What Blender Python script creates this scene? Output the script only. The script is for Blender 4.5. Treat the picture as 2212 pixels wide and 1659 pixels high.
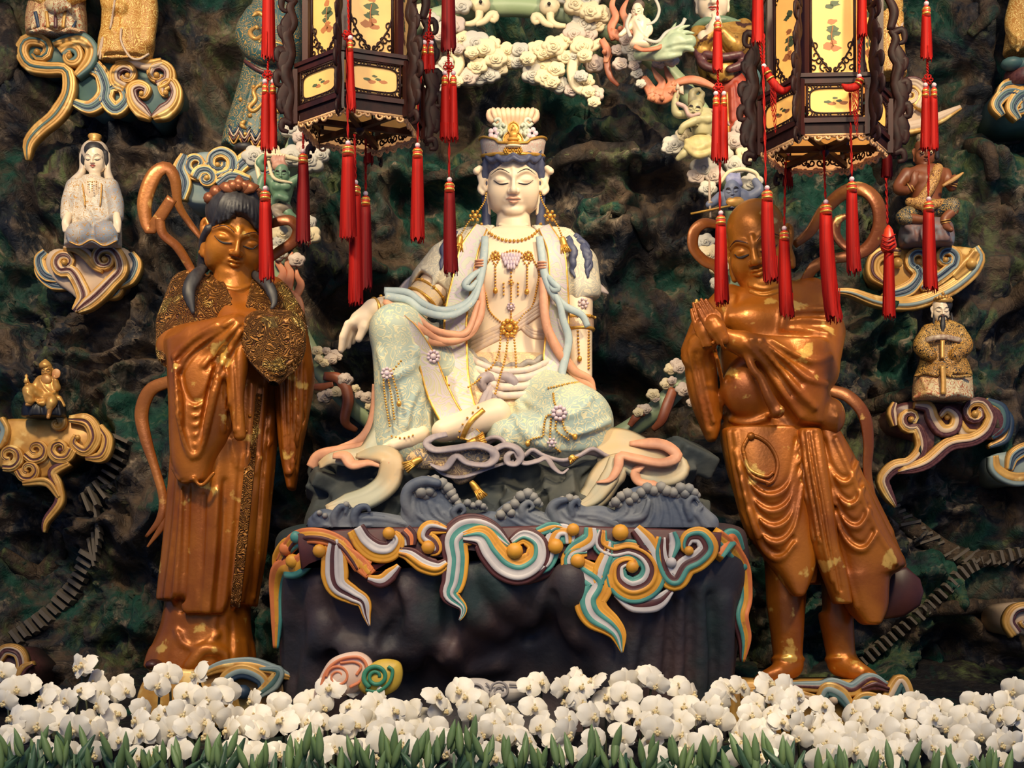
import bpy, math, random
import numpy as np
R = math.radians
for _o in list(bpy.data.objects): bpy.data.objects.remove(_o)
COL = bpy.context.scene.collection
SC = bpy.context.scene
# ---------------------------------------------------------------- camera
# lengths are first written in photo pixels of the plane of the big seated statue (1 px = 2.5 mm)
S = 0.0025; FOC = 3000.0; EYE = 1350.0; ZC = 1.025; CX = 1106.0
cam = bpy.data.cameras.new('camera'); camo = bpy.data.objects.new('camera', cam); COL.objects.link(camo)
camo.location = (0, -FOC*S, ZC); camo.rotation_euler = (R(90), 0, 0)
cam.sensor_width = 36; cam.lens = 36*FOC/2212; cam.shift_y = (EYE-829.5)/2212
cam.clip_end = 100
SC.camera = camo
# ---------------------------------------------------------------- world, hall spots and added fill lamps
SC.view_settings.view_transform = 'Standard'; SC.view_settings.look = 'None'
SC.view_settings.exposure = 0.0; SC.view_settings.gamma = 1.0
wd = bpy.data.worlds.new('hall_ambient'); SC.world = wd; wd.use_nodes = True
wd.node_tree.nodes['Background'].inputs[0].default_value = (0.17, 0.27, 0.56, 1)
wd.node_tree.nodes['Background'].inputs[1].default_value = 0.62
def lamp(kind, name, loc, target, power, color, size=0.3, spot=60, blend=0.6):
    L = bpy.data.lights.new(name, kind); L.energy = power; L.color = color
    o = bpy.data.objects.new(name, L); COL.objects.link(o); o.location = loc
    import mathutils
    d = mathutils.Vector(target)-mathutils.Vector(loc)
    o.rotation_euler = d.to_track_quat('-Z', 'Y').to_euler()
    if kind == 'SPOT': L.spot_size = R(spot); L.spot_blend = blend; L.shadow_soft_size = size
    elif kind == 'AREA': L.shape = 'DISK'; L.size = size
    else: L.shadow_soft_size = size
    return o
WARM = (1.0, 0.80, 0.52); WARM2 = (1.0, 0.84, 0.60)
lamp('SPOT', 'ceiling_spot_centre', (0.4, -4.4, 6.0), (0.0, 0.2, 2.9), 500, WARM2, 0.35, 46, 0.8)
lamp('SPOT', 'ceiling_spot_left', (-2.9, -4.0, 6.2), (-1.4, 0.6, 3.1), 1400, WARM, 0.30, 60, 0.9)
lamp('SPOT', 'ceiling_spot_right', (2.9, -4.0, 6.2), (1.5, 0.6, 3.1), 1400, WARM, 0.30, 60, 0.9)
lamp('SPOT', 'added_spot_monk', (-0.9, -4.4, 5.0), (1.40, -0.1, 2.95), 330, WARM, 0.2, 24, 0.8)  # added lamp: brightens the monk's head, which the lantern would shade
lamp('AREA', 'added_soft_fill', (0.0, -6.5, 5.4), (0.0, 0.3, 2.2), 170, (1.0, 0.86, 0.66), 3.0)  # added fill: large soft source in front that lifts the shadows
for _x in (-2.2, 0.0, 2.2): lamp('SPOT', 'flower_spot', (_x, -3.5, 4.4), (_x, -1.45, 0.3), 470, WARM2, 0.25, 40, 0.6)
# ---------------------------------------------------------------- colour and materials
def lin(c):
    c = [v/255.0 for v in c[:3]]
    return tuple(v/12.92 if v <= 0.04045 else ((v+0.055)/1.055)**2.4 for v in c)+(1.0,)
MATS = {}
def mat(name, c1, c2=None, rough=0.55, metal=0.0, scale=30.0, detail=4.0, lo=0.35, hi=0.65, bump=0.0, bscale=None,
        c3=None, s3=8.0, t3=0.6, w3=0.05, spec=0.5, emit=0.0, trans=0.0, sheen=0.0, sss=0.0, rough3=None, stretch=None):
    """two colours mixed by noise, a third in patches, optional fine relief"""
    if name in MATS: return MATS[name]
    m = bpy.data.materials.new(name); m.use_nodes = True; nt = m.node_tree; N = nt.nodes; L = nt.links
    b = N['Principled BSDF']
    b.inputs['Roughness'].default_value = rough; b.inputs['Metallic'].default_value = metal
    b.inputs['Specular IOR Level'].default_value = spec
    tc = N.new('ShaderNodeTexCoord'); co = tc.outputs['Object']
    if stretch:
        mp = N.new('ShaderNodeMapping'); mp.inputs['Scale'].default_value = stretch; L.new(co, mp.inputs[0]); co = mp.outputs[0]
    def noise(sc, det=4.0):
        n = N.new('ShaderNodeTexNoise'); n.inputs['Scale'].default_value = sc; n.inputs['Detail'].default_value = det
        L.new(co, n.inputs['Vector']); return n.outputs['Fac']
    def ramp(fac, a, c):
        r = N.new('ShaderNodeMapRange'); r.inputs[1].default_value = a; r.inputs[2].default_value = c; L.new(fac, r.inputs[0]); return r.outputs[0]
    def mix(fac, a, c):
        x = N.new('ShaderNodeMix'); x.data_type = 'RGBA'; L.new(fac, x.inputs[0])
        for i, v in ((6, a), (7, c)):
            if isinstance(v, tuple): x.inputs[i].default_value = v
            else: L.new(v, x.inputs[i])
        return x.outputs[2]
    cur = lin(c1)
    if c2 is not None: cur = mix(ramp(noise(scale, detail), lo, hi), cur, lin(c2))
    if c3 is not None:
        f3 = ramp(noise(s3, 6.0), t3, t3+w3); cur = mix(f3, cur, lin(c3))
        if rough3 is not None:
            mr = N.new('ShaderNodeMapRange'); L.new(f3, mr.inputs[0]); mr.inputs[3].default_value = rough; mr.inputs[4].default_value = rough3
            L.new(mr.outputs[0], b.inputs['Roughness'])
    if isinstance(cur, tuple): b.inputs['Base Color'].default_value = cur
    else: L.new(cur, b.inputs['Base Color'])
    if bump:
        bn = N.new('ShaderNodeBump'); bn.inputs['Strength'].default_value = bump; bn.inputs['Distance'].default_value = 0.01
        L.new(noise(bscale or scale*2, 6.0), bn.inputs['Height']); L.new(bn.outputs[0], b.inputs['Normal'])
    if emit:
        if isinstance(cur, tuple): b.inputs['Emission Color'].default_value = cur
        else: L.new(cur, b.inputs['Emission Color'])
        b.inputs['Emission Strength'].default_value = emit
    if sss:
        b.inputs['Subsurface Weight'].default_value = sss; b.inputs['Subsurface Radius'].default_value = (0.02, 0.012, 0.008); b.inputs['Subsurface Scale'].default_value = 1.0
    MATS[name] = m
    return m
def brocade(name, c1, c2, scale=60.0, w=0.05, rough=0.5, c3=None, curl=2.0, smooth=0.010):
    """cloth colour with woven scroll lines in a second colour"""
    if name in MATS: return MATS[name]
    m = bpy.data.materials.new(name); m.use_nodes = True; nt = m.node_tree; N = nt.nodes; L = nt.links
    b = N['Principled BSDF']; b.inputs['Roughness'].default_value = rough
    tc = N.new('ShaderNodeTexCoord')
    nz = N.new('ShaderNodeTexNoise'); nz.inputs['Scale'].default_value = scale*0.5; nz.inputs['Detail'].default_value = 0.5; nz.inputs['Distortion'].default_value = curl
    L.new(tc.outputs['Object'], nz.inputs['Vector'])
    mm = N.new('ShaderNodeMath'); mm.operation = 'PINGPONG'; mm.inputs[1].default_value = 0.09; L.new(nz.outputs['Fac'], mm.inputs[0])
    mr = N.new('ShaderNodeMapRange'); mr.inputs[1].default_value = w*0.5; mr.inputs[2].default_value = w*0.5+smooth; L.new(mm.outputs[0], mr.inputs[0])
    x = N.new('ShaderNodeMix'); x.data_type = 'RGBA'; L.new(mr.outputs[0], x.inputs[0]); x.inputs[6].default_value = lin(c2)
    if c3 is not None:
        n3 = N.new('ShaderNodeTexNoise'); n3.inputs['Scale'].default_value = scale*0.12; L.new(tc.outputs['Object'], n3.inputs['Vector'])
        r3 = N.new('ShaderNodeMapRange'); r3.inputs[1].default_value = 0.42; r3.inputs[2].default_value = 0.6; L.new(n3.outputs['Fac'], r3.inputs[0])
        x3 = N.new('ShaderNodeMix'); x3.data_type = 'RGBA'; L.new(r3.outputs[0], x3.inputs[0]); x3.inputs[6].default_value = lin(c1); x3.inputs[7].default_value = lin(c3)
        L.new(x3.outputs[2], x.inputs[7])
    else: x.inputs[7].default_value = lin(c1)
    L.new(x.outputs[2], b.inputs['Base Color'])
    bn = N.new('ShaderNodeBump'); bn.inputs['Strength'].default_value = 0.35; bn.inputs['Distance'].default_value = 0.004; bn.invert = True
    L.new(mr.outputs[0], bn.inputs['Height']); L.new(bn.outputs[0], b.inputs['Normal'])
    MATS[name] = m
    return m
# ---------------------------------------------------------------- object helpers
class Frame:
    """a plane at depth d (px) with true scale; local x right, y down, z away from the viewer"""
    def __init__(s, d): s.d = d; s.s = (FOC+d)/FOC
    def w(s, p):
        p = np.asarray(p, float).reshape(-1, 3); o = np.empty_like(p)
        o[:, 0] = (p[:, 0]-CX)*s.s*S; o[:, 1] = (s.d+p[:, 2]*s.s)*S; o[:, 2] = ZC+(EYE-p[:, 1])*s.s*S
        return o
WARP = [True]
class raw:
    """inside: coordinates are plain local ones; outside: a point (x, y, z) is placed where the photo shows it at depth z"""
    def __enter__(s): s.o = WARP[0]; WARP[0] = False
    def __exit__(s, *a): WARP[0] = s.o
def wp(p):
    p = np.array(p, float)
    if not WARP[0]: return p
    f = 1+p[..., 2]/FOC; p[..., 0] = CX+(p[..., 0]-CX)*f; p[..., 1] = EYE+(p[..., 1]-EYE)*f
    return p
WLOC = {}
def link(o, parent=None):
    COL.objects.link(o)
    if parent is not None: o.parent = parent
def thing(name, label, cat, F, base, group=None, kind=None):
    o = bpy.data.objects.new(name, None); link(o); o.empty_display_size = 0.05
    o.location = F.w(wp(base))[0]; WLOC[o.name] = np.array(o.location)
    o['label'] = label; o['category'] = cat
    if group: o['group'] = group
    if kind: o['kind'] = kind
    return o
def tag(o, label, cat, group=None, kind=None):
    o['label'] = label; o['category'] = cat
    if group: o['group'] = group
    if kind: o['kind'] = kind
    return o
def mk(name, V, Fc, m, parent=None, smooth=True, midx=None):
    """V world coordinates"""
    V = np.asarray(V, float).reshape(-1, 3)
    off = WLOC[parent.name] if parent is not None else V.mean(0)*np.array([1, 1, 0])+np.array([0, 0, V[:, 2].min()])
    me = bpy.data.meshes.new(name)
    if isinstance(Fc, np.ndarray) and Fc.ndim == 2:
        n = len(Fc); k = Fc.shape[1]; W = V-off
        me.vertices.add(len(W)); me.vertices.foreach_set('co', W.astype(np.float32).ravel())
        me.loops.add(n*k); me.loops.foreach_set('vertex_index', Fc.astype(np.int32).ravel())
        me.polygons.add(n); me.polygons.foreach_set('loop_start', np.arange(0, n*k, k, dtype=np.int32))
        me.update(calc_edges=True)
    else:
        me.from_pydata((V-off).tolist(), [], [list(f) for f in Fc])
    ms = m if isinstance(m, (list, tuple)) else [m]
    for q in ms: me.materials.append(q)
    if midx is not None: me.polygons.foreach_set('material_index', np.asarray(midx, np.int32))
    if smooth: me.polygons.foreach_set('use_smooth', np.ones(len(me.polygons), bool))
    me.validate()
    o = bpy.data.objects.new(name, me); link(o, parent)
    o.location = off if parent is None else (0, 0, 0)
    WLOC[o.name] = off
    return o
def clone(o, parent=None, loc=None, rot=None, scale=None):
    c = o.copy(); link(c)
    c.parent = parent if parent is not None else None
    if loc is not None: c.location = loc
    if rot is not None: c.rotation_euler = rot
    if scale is not None: c.scale = (scale,)*3 if isinstance(scale, (int, float)) else scale
    for ch in o.children:
        d = clone(ch, c)
    return c
class MB:
    """collects pieces (local coordinates) into one mesh"""
    def __init__(s): s.V = []; s.F = []; s.M = []; s.n = 0
    def add(s, V, Fc, mi=0):
        V = np.asarray(V, float).reshape(-1, 3)
        s.V.append(V); s.F += [[i+s.n for i in f] for f in Fc]
        s.M += (list(mi) if hasattr(mi, '__len__') else [mi]*len(Fc)); s.n += len(V); return s
    def build(s, name, F, m, parent=None, smooth=True):
        return mk(name, F.w(np.vstack(s.V)), s.F, m, parent, smooth, s.M)
def each(name, pieces, F, m, parent, kind=None):
    """every piece becomes an object of its own"""
    for p in pieces:
        b = MB(); b.add(*p); o = b.build(name, F, m, parent)
        if kind: o['kind'] = kind
def cr(pts, n=40, closed=False):
    """Catmull-Rom through the points, n samples at even spacing"""
    p = np.asarray(pts, float)
    if len(p) < 3 and not closed:
        t = np.linspace(0, 1, n)[:, None]; return p[0]*(1-t)+p[-1]*t
    q = np.vstack([p[-1], p, p[0], p[1]]) if closed else np.vstack([2*p[0]-p[1], p, 2*p[-1]-p[-2]])
    out = []
    for i in range(len(q)-3):
        t = np.linspace(0, 1, 16, endpoint=False)[:, None]; a, b, c, d = q[i:i+4]
        out.append(0.5*((2*b)+(-a+c)*t+(2*a-5*b+4*c-d)*t*t+(-a+3*b-3*c+d)*t**3))
    out = np.vstack(out+[q[-2][None]])
    L = np.r_[0, np.cumsum(np.linalg.norm(np.diff(out[:, :3], axis=0), axis=1))]
    s_ = np.linspace(0, L[-1], n)
    return np.stack([np.interp(s_, L, out[:, k]) for k in range(out.shape[1])], 1)
def lerp1(v, n):
    v = np.atleast_1d(np.asarray(v, float)); return np.interp(np.linspace(0, 1, n), np.linspace(0, 1, len(v)), v)
def frames(p, up):
    t = np.gradient(p, axis=0); t /= np.linalg.norm(t, axis=1)[:, None]+1e-9
    if up is None:
        u = np.array([0, 0, -1.0]) if abs(t[0] @ np.array([0, 0, 1.0])) < 0.9 else np.array([0, 1.0, 0])
        ns = []
        for i in range(len(p)):
            u = u-t[i]*(u @ t[i]); u /= np.linalg.norm(u)+1e-9; ns.append(u)
        n = np.array(ns)
    else:
        up = np.asarray(up, float); n = np.tile(up, (len(p), 1)) if up.ndim == 1 else up
        n = n-t*np.sum(n*t, 1)[:, None]; n /= np.linalg.norm(n, axis=1)[:, None]+1e-9
    return t, n, np.cross(t, n)
def tube(pts, r, sides=8, flat=1.0, up=None, caps=True, ph=0.0):
    """round or flattened tube: r along the side direction, r*flat along the normal"""
    p = wp(pts); n = len(p); r = lerp1(r, n); t, nn, bb = frames(p, up)
    a = np.arange(sides)/sides*2*math.pi+ph
    ring = p[:, None, :]+r[:, None, None]*(np.cos(a)[None, :, None]*bb[:, None, :]+flat*np.sin(a)[None, :, None]*nn[:, None, :])
    V = ring.reshape(-1, 3); Fc = []
    for i in range(n-1):
        for j in range(sides):
            k = (j+1) % sides; Fc.append((i*sides+j, i*sides+k, (i+1)*sides+k, (i+1)*sides+j))
    if caps: Fc.append(tuple(range(sides))[::-1]); Fc.append(tuple((n-1)*sides+j for j in range(sides)))
    return V, Fc
def band(pts, w, prof, up=(0, 0, -1), mi=None, tilt=None):
    """strip swept along pts: prof is a list of (u, height) over the half widths w; closed at the back; mi is a material per strip"""
    p = wp(pts); n = len(p); w = lerp1(w, n); t, nn, bb = frames(p, up)
    if tilt is not None:
        a = lerp1(tilt, n)[:, None]; nn, bb = nn*np.cos(a)+bb*np.sin(a), bb*np.cos(a)-nn*np.sin(a)
    m = len(prof); V = []
    for u, h in prof: V.append(p+bb*(u*w)[:, None]+nn*np.asarray(h*np.minimum(1, w/(w.max()*0.5+1e-9)) if np.isscalar(h) else h)[:, None])
    V = np.stack(V, 1).reshape(-1, 3); Fc = []; M = []
    for i in range(n-1):
        for j in range(m):
            k = (j+1) % m
            Fc.append((i*m+j, (i+1)*m+j, (i+1)*m+k, i*m+k)); M.append(mi[j] if mi is not None and j < len(mi) else 0)
    Fc.append(tuple(range(m))); M.append(0); Fc.append(tuple((n-1)*m+j for j in range(m))[::-1]); M.append(0)
    return V, Fc, M
def ball(c, r, nu=8, nv=6, rx=1, ry=1, rz=1):
    V = [(0, 0, -1)]; Fc = []
    for i in range(1, nv):
        a = math.pi*i/nv
        for j in range(nu): V.append((math.sin(a)*math.cos(2*math.pi*j/nu), math.sin(a)*math.sin(2*math.pi*j/nu), -math.cos(a)))
    V.append((0, 0, 1))
    for j in range(nu): Fc.append((0, 1+(j+1) % nu, 1+j))
    for i in range(nv-2):
        for j in range(nu):
            a = 1+i*nu+j; b = 1+i*nu+(j+1) % nu; Fc.append((a, b, b+nu, a+nu))
    l = len(V)-1
    for j in range(nu): Fc.append((l, l-nu+j, l-nu+(j+1) % nu))
    return np.array(V)*np.array([r*rx, r*ry, r*rz])+wp(c), Fc
def box(c, h, rot=None):
    c = wp(c); V = np.array([(x, y, z) for x in (-1, 1) for y in (-1, 1) for z in (-1, 1)], float)*np.asarray(h, float)
    if rot is not None: V = V @ np.asarray(rot).T
    return V+c, [(0, 1, 3, 2), (4, 6, 7, 5), (0, 4, 5, 1), (2, 3, 7, 6), (0, 2, 6, 4), (1, 5, 7, 3)]
def lathe(c, prof, sides=12, axis='y'):
    """prof: list of (radius, height along y)"""
    a = np.arange(sides)/sides*2*math.pi; V = []; Fc = []
    for r, h in prof: V += [(r*math.cos(q), h, r*math.sin(q)) for q in a]
    n = len(prof)
    for i in range(n-1):
        for j in range(sides):
            k = (j+1) % sides; Fc.append((i*sides+j, (i+1)*sides+j, (i+1)*sides+k, i*sides+k))
    Fc.append(tuple(range(sides))); Fc.append(tuple((n-1)*sides+j for j in range(sides))[::-1])
    return np.array(V)+wp(c), Fc
def prism(outline, z0, z1, bevel=2.0, dome=0.0):
    """closed outline (x, y) given thickness from z0 (front) to z1 (back); bevelled front edge"""
    o = np.asarray(outline, float); n = len(o); o = wp(np.c_[o, np.full(n, z0)])[:, :2]; c = o.mean(0)
    d = np.roll(o, -1, 0)-np.roll(o, 1, 0); nr = np.stack([d[:, 1], -d[:, 0]], 1); nr /= np.linalg.norm(nr, axis=1)[:, None]+1e-9
    if np.sum((o-c)*nr) < 0: nr = -nr
    rows = [(o, z1), (o, z0+bevel), (o-nr*bevel*0.4, z0+bevel*0.4), (o-nr*bevel, z0)]
    V = np.vstack([np.c_[q, np.full(n, z)] for q, z in rows]+[np.r_[(o-nr*bevel).mean(0), z0-dome][None]])
    Fc = []
    for i in range(3):
        for j in range(n): k = (j+1) % n; Fc.append((i*n+j, i*n+k, (i+1)*n+k, (i+1)*n+j))
    for j in range(n): Fc.append((3*n+j, 3*n+(j+1) % n, 4*n))
    Fc.append(tuple(range(n))[::-1])
    return V, Fc
def beads(mb, pts, r, gap=2.05, mi=0, nu=6, nv=4):
    p = np.asarray(pts, float); L = np.linalg.norm(np.diff(p, axis=0), axis=1).sum(); n = max(2, int(L/(r*gap)))
    for q in cr(p, n): mb.add(*ball(q, r, nu, nv), mi)
# ---------------------------------------------------------------- noise
def perlin2(x, y, seed=0):
    rng = np.random.RandomState(seed); g = rng.rand(256)*2*math.pi; perm = rng.permutation(256)
    xi = np.floor(x).astype(int); yi = np.floor(y).astype(int); xf = x-xi; yf = y-yi
    def gr(i, j, dx, dy):
        a = g[perm[(perm[i & 255]+j) & 255]]; return np.cos(a)*dx+np.sin(a)*dy
    u = xf*xf*xf*(xf*(xf*6-15)+10); v = yf*yf*yf*(yf*(yf*6-15)+10)
    a = gr(xi, yi, xf, yf)*(1-u)+gr(xi+1, yi, xf-1, yf)*u
    b = gr(xi, yi+1, xf, yf-1)*(1-u)+gr(xi+1, yi+1, xf-1, yf-1)*u
    return (a*(1-v)+b*v)*1.5
def fbm(x, y, o=4, seed=0, ridge=False):
    r = 0; a = 1.0; t = 0
    for i in range(o):
        q = perlin2(x*2**i+i*7.3, y*2**i-i*3.1, seed+i); r = r+a*((1-2*np.abs(q)) if ridge else q); t += a; a *= 0.5
    return r/t
# ---------------------------------------------------------------- signed distance modelling
class SDF:
    def __init__(s, bx, by, bz, h):
        s.ax = [np.arange(b[0], b[1]+h, h, dtype=np.float32) for b in (bx, by, bz)]; s.h = h
        s.D = np.full([len(a) for a in s.ax], 60.0, np.float32)
    def _sl(s, lo, hi, m):
        out = []
        for a, l, h in zip(s.ax, lo, hi):
            i0 = int(min(len(a)-1, max(0, math.floor((l-m-a[0])/s.h)))); i1 = int(min(len(a), math.ceil((h+m-a[0])/s.h)+1)); out.append(slice(i0, max(i1, i0+1)))
        return tuple(out)
    def _pts(s, sl): return np.meshgrid(*[a[q] for a, q in zip(s.ax, sl)], indexing='ij', sparse=True)
    def _mix(s, sl, d, k, op):
        A = s.D[sl]
        if op == 'u':
            if k > 0: h = np.maximum(k-np.abs(A-d), 0)/k; s.D[sl] = np.minimum(A, d)-h*h*k*0.25
            else: s.D[sl] = np.minimum(A, d)
        elif op == 's':
            d = -d
            if k > 0: h = np.maximum(k-np.abs(A-d), 0)/k; s.D[sl] = np.maximum(A, d)+h*h*k*0.25
            else: s.D[sl] = np.maximum(A, d)
        elif op == 'i':
            s.D[sl] = np.maximum(A, d)
        return s
    def ell(s, c, r, k=0, op='u', rot=None):
        c = wp(c); r = np.asarray(r, float)*np.ones(3); M = r.max() if rot is not None else None
        e = np.full(3, M) if rot is not None else r
        sl = s._sl(c-e, c+e, k+3*s.h); X, Y, Z = s._pts(sl); X = X-c[0]; Y = Y-c[1]; Z = Z-c[2]
        if rot is not None:
            q = np.asarray(rot); X, Y, Z = (q[0, i]*X+q[1, i]*Y+q[2, i]*Z for i in range(3))
        k0 = np.sqrt((X/r[0])**2+(Y/r[1])**2+(Z/r[2])**2); k1 = np.sqrt((X/r[0]**2)**2+(Y/r[1]**2)**2+(Z/r[2]**2)**2)
        return s._mix(sl, (k0*(k0-1)/(k1+1e-6)).astype(np.float32), k, op)
    def cap(s, a, b, ra, rb=None, k=0, op='u'):
        a = wp(a); b = wp(b); rb = ra if rb is None else rb; m = max(ra, rb)
        sl = s._sl(np.minimum(a, b)-m, np.maximum(a, b)+m, k+3*s.h); X, Y, Z = s._pts(sl); ba = b-a
        X = X-a[0]; Y = Y-a[1]; Z = Z-a[2]
        t = np.clip((X*ba[0]+Y*ba[1]+Z*ba[2])/(ba @ ba+1e-9), 0, 1)
        d = np.sqrt((X-ba[0]*t)**2+(Y-ba[1]*t)**2+(Z-ba[2]*t)**2)-(ra+(rb-ra)*t)
        return s._mix(sl, d.astype(np.float32), k, op)
    def chain(s, pts, r, k=0, op='u', n=None):
        """rounded tube through points; built apart, then blended in at once"""
        p = np.asarray(pts, float)
        if n: p = cr(p, n)
        p = wp(p)
        r = lerp1(r, len(p)); lo = (p-r[:, None]).min(0); hi = (p+r[:, None]).max(0); sl = s._sl(lo, hi, k+3*s.h)
        T = SDF.__new__(SDF); T.h = s.h; T.ax = [a[q] for a, q in zip(s.ax, sl)]; T.D = np.full([len(a) for a in T.ax], 60.0, np.float32)
        with raw():
            for i in range(len(p)-1): T.cap(p[i], p[i+1], r[i], r[i+1])
        return s._mix(sl, T.D, k, op)
    def rbox(s, c, hs, rad=0, k=0, op='u', rot=None):
        c = wp(c); hs = np.asarray(hs, float); e = hs if rot is None else np.full(3, np.linalg.norm(hs))
        sl = s._sl(c-e, c+e, k+3*s.h); X, Y, Z = s._pts(sl); X = X-c[0]; Y = Y-c[1]; Z = Z-c[2]
        if rot is not None:
            q = np.asarray(rot); X, Y, Z = (q[0, i]*X+q[1, i]*Y+q[2, i]*Z for i in range(3))
        qx = np.abs(X)-hs[0]+rad; qy = np.abs(Y)-hs[1]+rad; qz = np.abs(Z)-hs[2]+rad
        d = np.sqrt(np.maximum(qx, 0)**2+np.maximum(qy, 0)**2+np.maximum(qz, 0)**2)+np.minimum(np.maximum(np.maximum(qx, qy), qz), 0)-rad
        return s._mix(sl, d.astype(np.float32), k, op)
    def loft(s, rows, k=0, op='u', p=2.0, fold=None, capr=6.0, sub=None):
        """rows (y, xl, xr, zf, zb): stack of super-elliptic sections; fold(theta, y) displaces outwards"""
        rw = np.array(rows, float); cz = (rw[:, 3]+rw[:, 4])/2; yo = rw[:, 0].copy()
        for i in (1, 2): q = wp(np.c_[rw[:, i], yo, cz]); rw[:, i] = q[:, 0]; rw[:, 0] = q[:, 1]
        y = rw[:, 0]
        lo = np.array([rw[:, 1].min(), y[0], rw[:, 3].min()]); hi = np.array([rw[:, 2].max(), y[-1], rw[:, 4].max()])
        sl = s._sl(lo, hi, k+3*s.h+(8 if fold else 0)); X, Y, Z = s._pts(sl)
        dense = cr(np.c_[y*0, y, rw[:, 1:]][:, [1, 0, 2, 3, 4, 5]], 200); dy = dense[:, 0]; o = np.argsort(dy)
        yy = np.clip(Y, y[0], y[-1]).ravel(); g = [np.interp(yy, dy[o], dense[o, i]).reshape(Y.shape) for i in (2, 3, 4, 5)]
        cx = (g[0]+g[1])/2; rx = (g[1]-g[0])/2; cz = (g[2]+g[3])/2; rz = (g[3]-g[2])/2
        u = (X-cx)/rx; v = (Z-cz)/rz; q = (np.abs(u)**p+np.abs(v)**p)**(1/p)
        d = (q-1)*np.minimum(rx, rz)
        if fold is not None: d = d-fold(np.arctan2(u, -v), Y+0*X)
        dc = np.maximum(y[0]-Y, Y-y[-1])+capr
        d = np.minimum(np.maximum(d+capr, dc), 0)+np.sqrt(np.maximum(d+capr, 0)**2+np.maximum(dc, 0)**2)-capr
        return s._mix(sl, d.astype(np.float32), k, op)
    def front(s, x, y):
        """depth of the surface nearest the viewer where the photo shows (x, y)"""
        x = np.atleast_1d(np.asarray(x, float)); y = np.atleast_1d(np.asarray(y, float)); z = s._front(x, y)
        if WARP[0]:
            for _ in range(3): q = wp(np.c_[x, y, z]); z = s._front(q[:, 0], q[:, 1])
        return z
    def _front(s, x, y):
        out = []
        for a, b in zip(np.atleast_1d(x), np.atleast_1d(y)):
            i = int(np.clip(round((a-s.ax[0][0])/s.h), 0, len(s.ax[0])-1)); j = int(np.clip(round((b-s.ax[1][0])/s.h), 0, len(s.ax[1])-1))
            c = s.D[i, j]; n = np.nonzero(c < 0)[0]
            if len(n) == 0: out.append(np.nan); continue
            n = n[0]
            if n == 0: out.append(s.ax[2][0]); continue
            out.append(s.ax[2][n]-s.h*(-c[n])/(c[n-1]-c[n]+1e-9))
        o = np.array(out); bad = np.isnan(o)
        if bad.any():
            if bad.all(): o[:] = 0.0
            else: o[bad] = np.interp(np.nonzero(bad)[0], np.nonzero(~bad)[0], o[~bad])
        return o
    def on(s, pts, n=30, off=0.0):
        """points of a drawn line laid onto the surface"""
        p = cr(np.asarray(pts, float)[:, :2], n); z = s.front(p[:, 0], p[:, 1])
        if n > 4: z = np.convolve(np.r_[z[0], z, z[-1]], [0.25, 0.5, 0.25], 'valid')
        return np.c_[p, z+off]
    def stroke(s, pts, r, k=4, op='u', off=0.0, n=24):
        return s.chain(s.on(pts, n, off), r, k, op)
    def mesh(s, smooth=1):
        D = s.D; n0, n1, n2 = D.shape; I = D < 0
        c = np.zeros((n0-1, n1-1, n2-1), np.int8)
        for a in (0, 1):
            for b in (0, 1):
                for d in (0, 1): c += I[a:n0-1+a, b:n1-1+b, d:n2-1+d]
        i, j, k = np.nonzero((c > 0) & (c < 8)); nv = len(i)
        idx = np.full((n0-1, n1-1, n2-1), -1, np.int32); idx[i, j, k] = np.arange(nv)
        P = np.zeros((nv, 3)); W = np.zeros(nv)
        cs = [(a, b, d) for a in (0, 1) for b in (0, 1) for d in (0, 1)]
        val = {q: D[i+q[0], j+q[1], k+q[2]] for q in cs}
        for q in cs:
            for ax in range(3):
                if q[ax]: continue
                e = list(q); e[ax] = 1; e = tuple(e); da = val[q]; db = val[e]; m = (da < 0) != (db < 0)
                t = np.where(m, da/(da-db+1e-12), 0); pos = np.array(q, float)[None]+0*t[:, None]; pos[:, ax] += t
                P[m] += pos[m]; W[m] += 1
        P /= W[:, None]; P += np.c_[i, j, k]
        Q = []
        for ax in range(3):
            A = np.take(I, range(D.shape[ax]-1), ax); B = np.take(I, range(1, D.shape[ax]), ax)
            e = np.nonzero(A != B); e = list(e); o1, o2 = [(1, 2), (2, 0), (0, 1)][ax]
            ok = (e[o1] > 0) & (e[o2] > 0) & (e[o1] < D.shape[o1]-1) & (e[o2] < D.shape[o2]-1); e = [q[ok] for q in e]
            ins = A[tuple(e)]
            def cell(d1, d2):
                q = list(e); q[o1] = q[o1]-d1; q[o2] = q[o2]-d2; return idx[tuple(q)]
            q = np.stack([cell(1, 1), cell(0, 1), cell(0, 0), cell(1, 0)], 1); q[~ins] = q[~ins][:, ::-1]; Q.append(q)
        Q = np.vstack(Q)
        for _ in range(smooth):
            acc = np.zeros_like(P); cnt = np.zeros(nv)
            for a in range(4):
                for b in ((a+1) % 4, (a-1) % 4):
                    for d in range(3): acc[:, d] += np.bincount(Q[:, a], P[Q[:, b], d], nv)
                    cnt += np.bincount(Q[:, a], minlength=nv)
            P = 0.5*P+0.5*acc/np.maximum(cnt, 1)[:, None]
        P = P*s.h+np.array([a[0] for a in s.ax])
        return P, Q
    def build(s, name, F, m, parent=None, smooth=1):
        P, Q = s.mesh(smooth); return mk(name, F.w(P), Q, m, parent)
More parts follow.
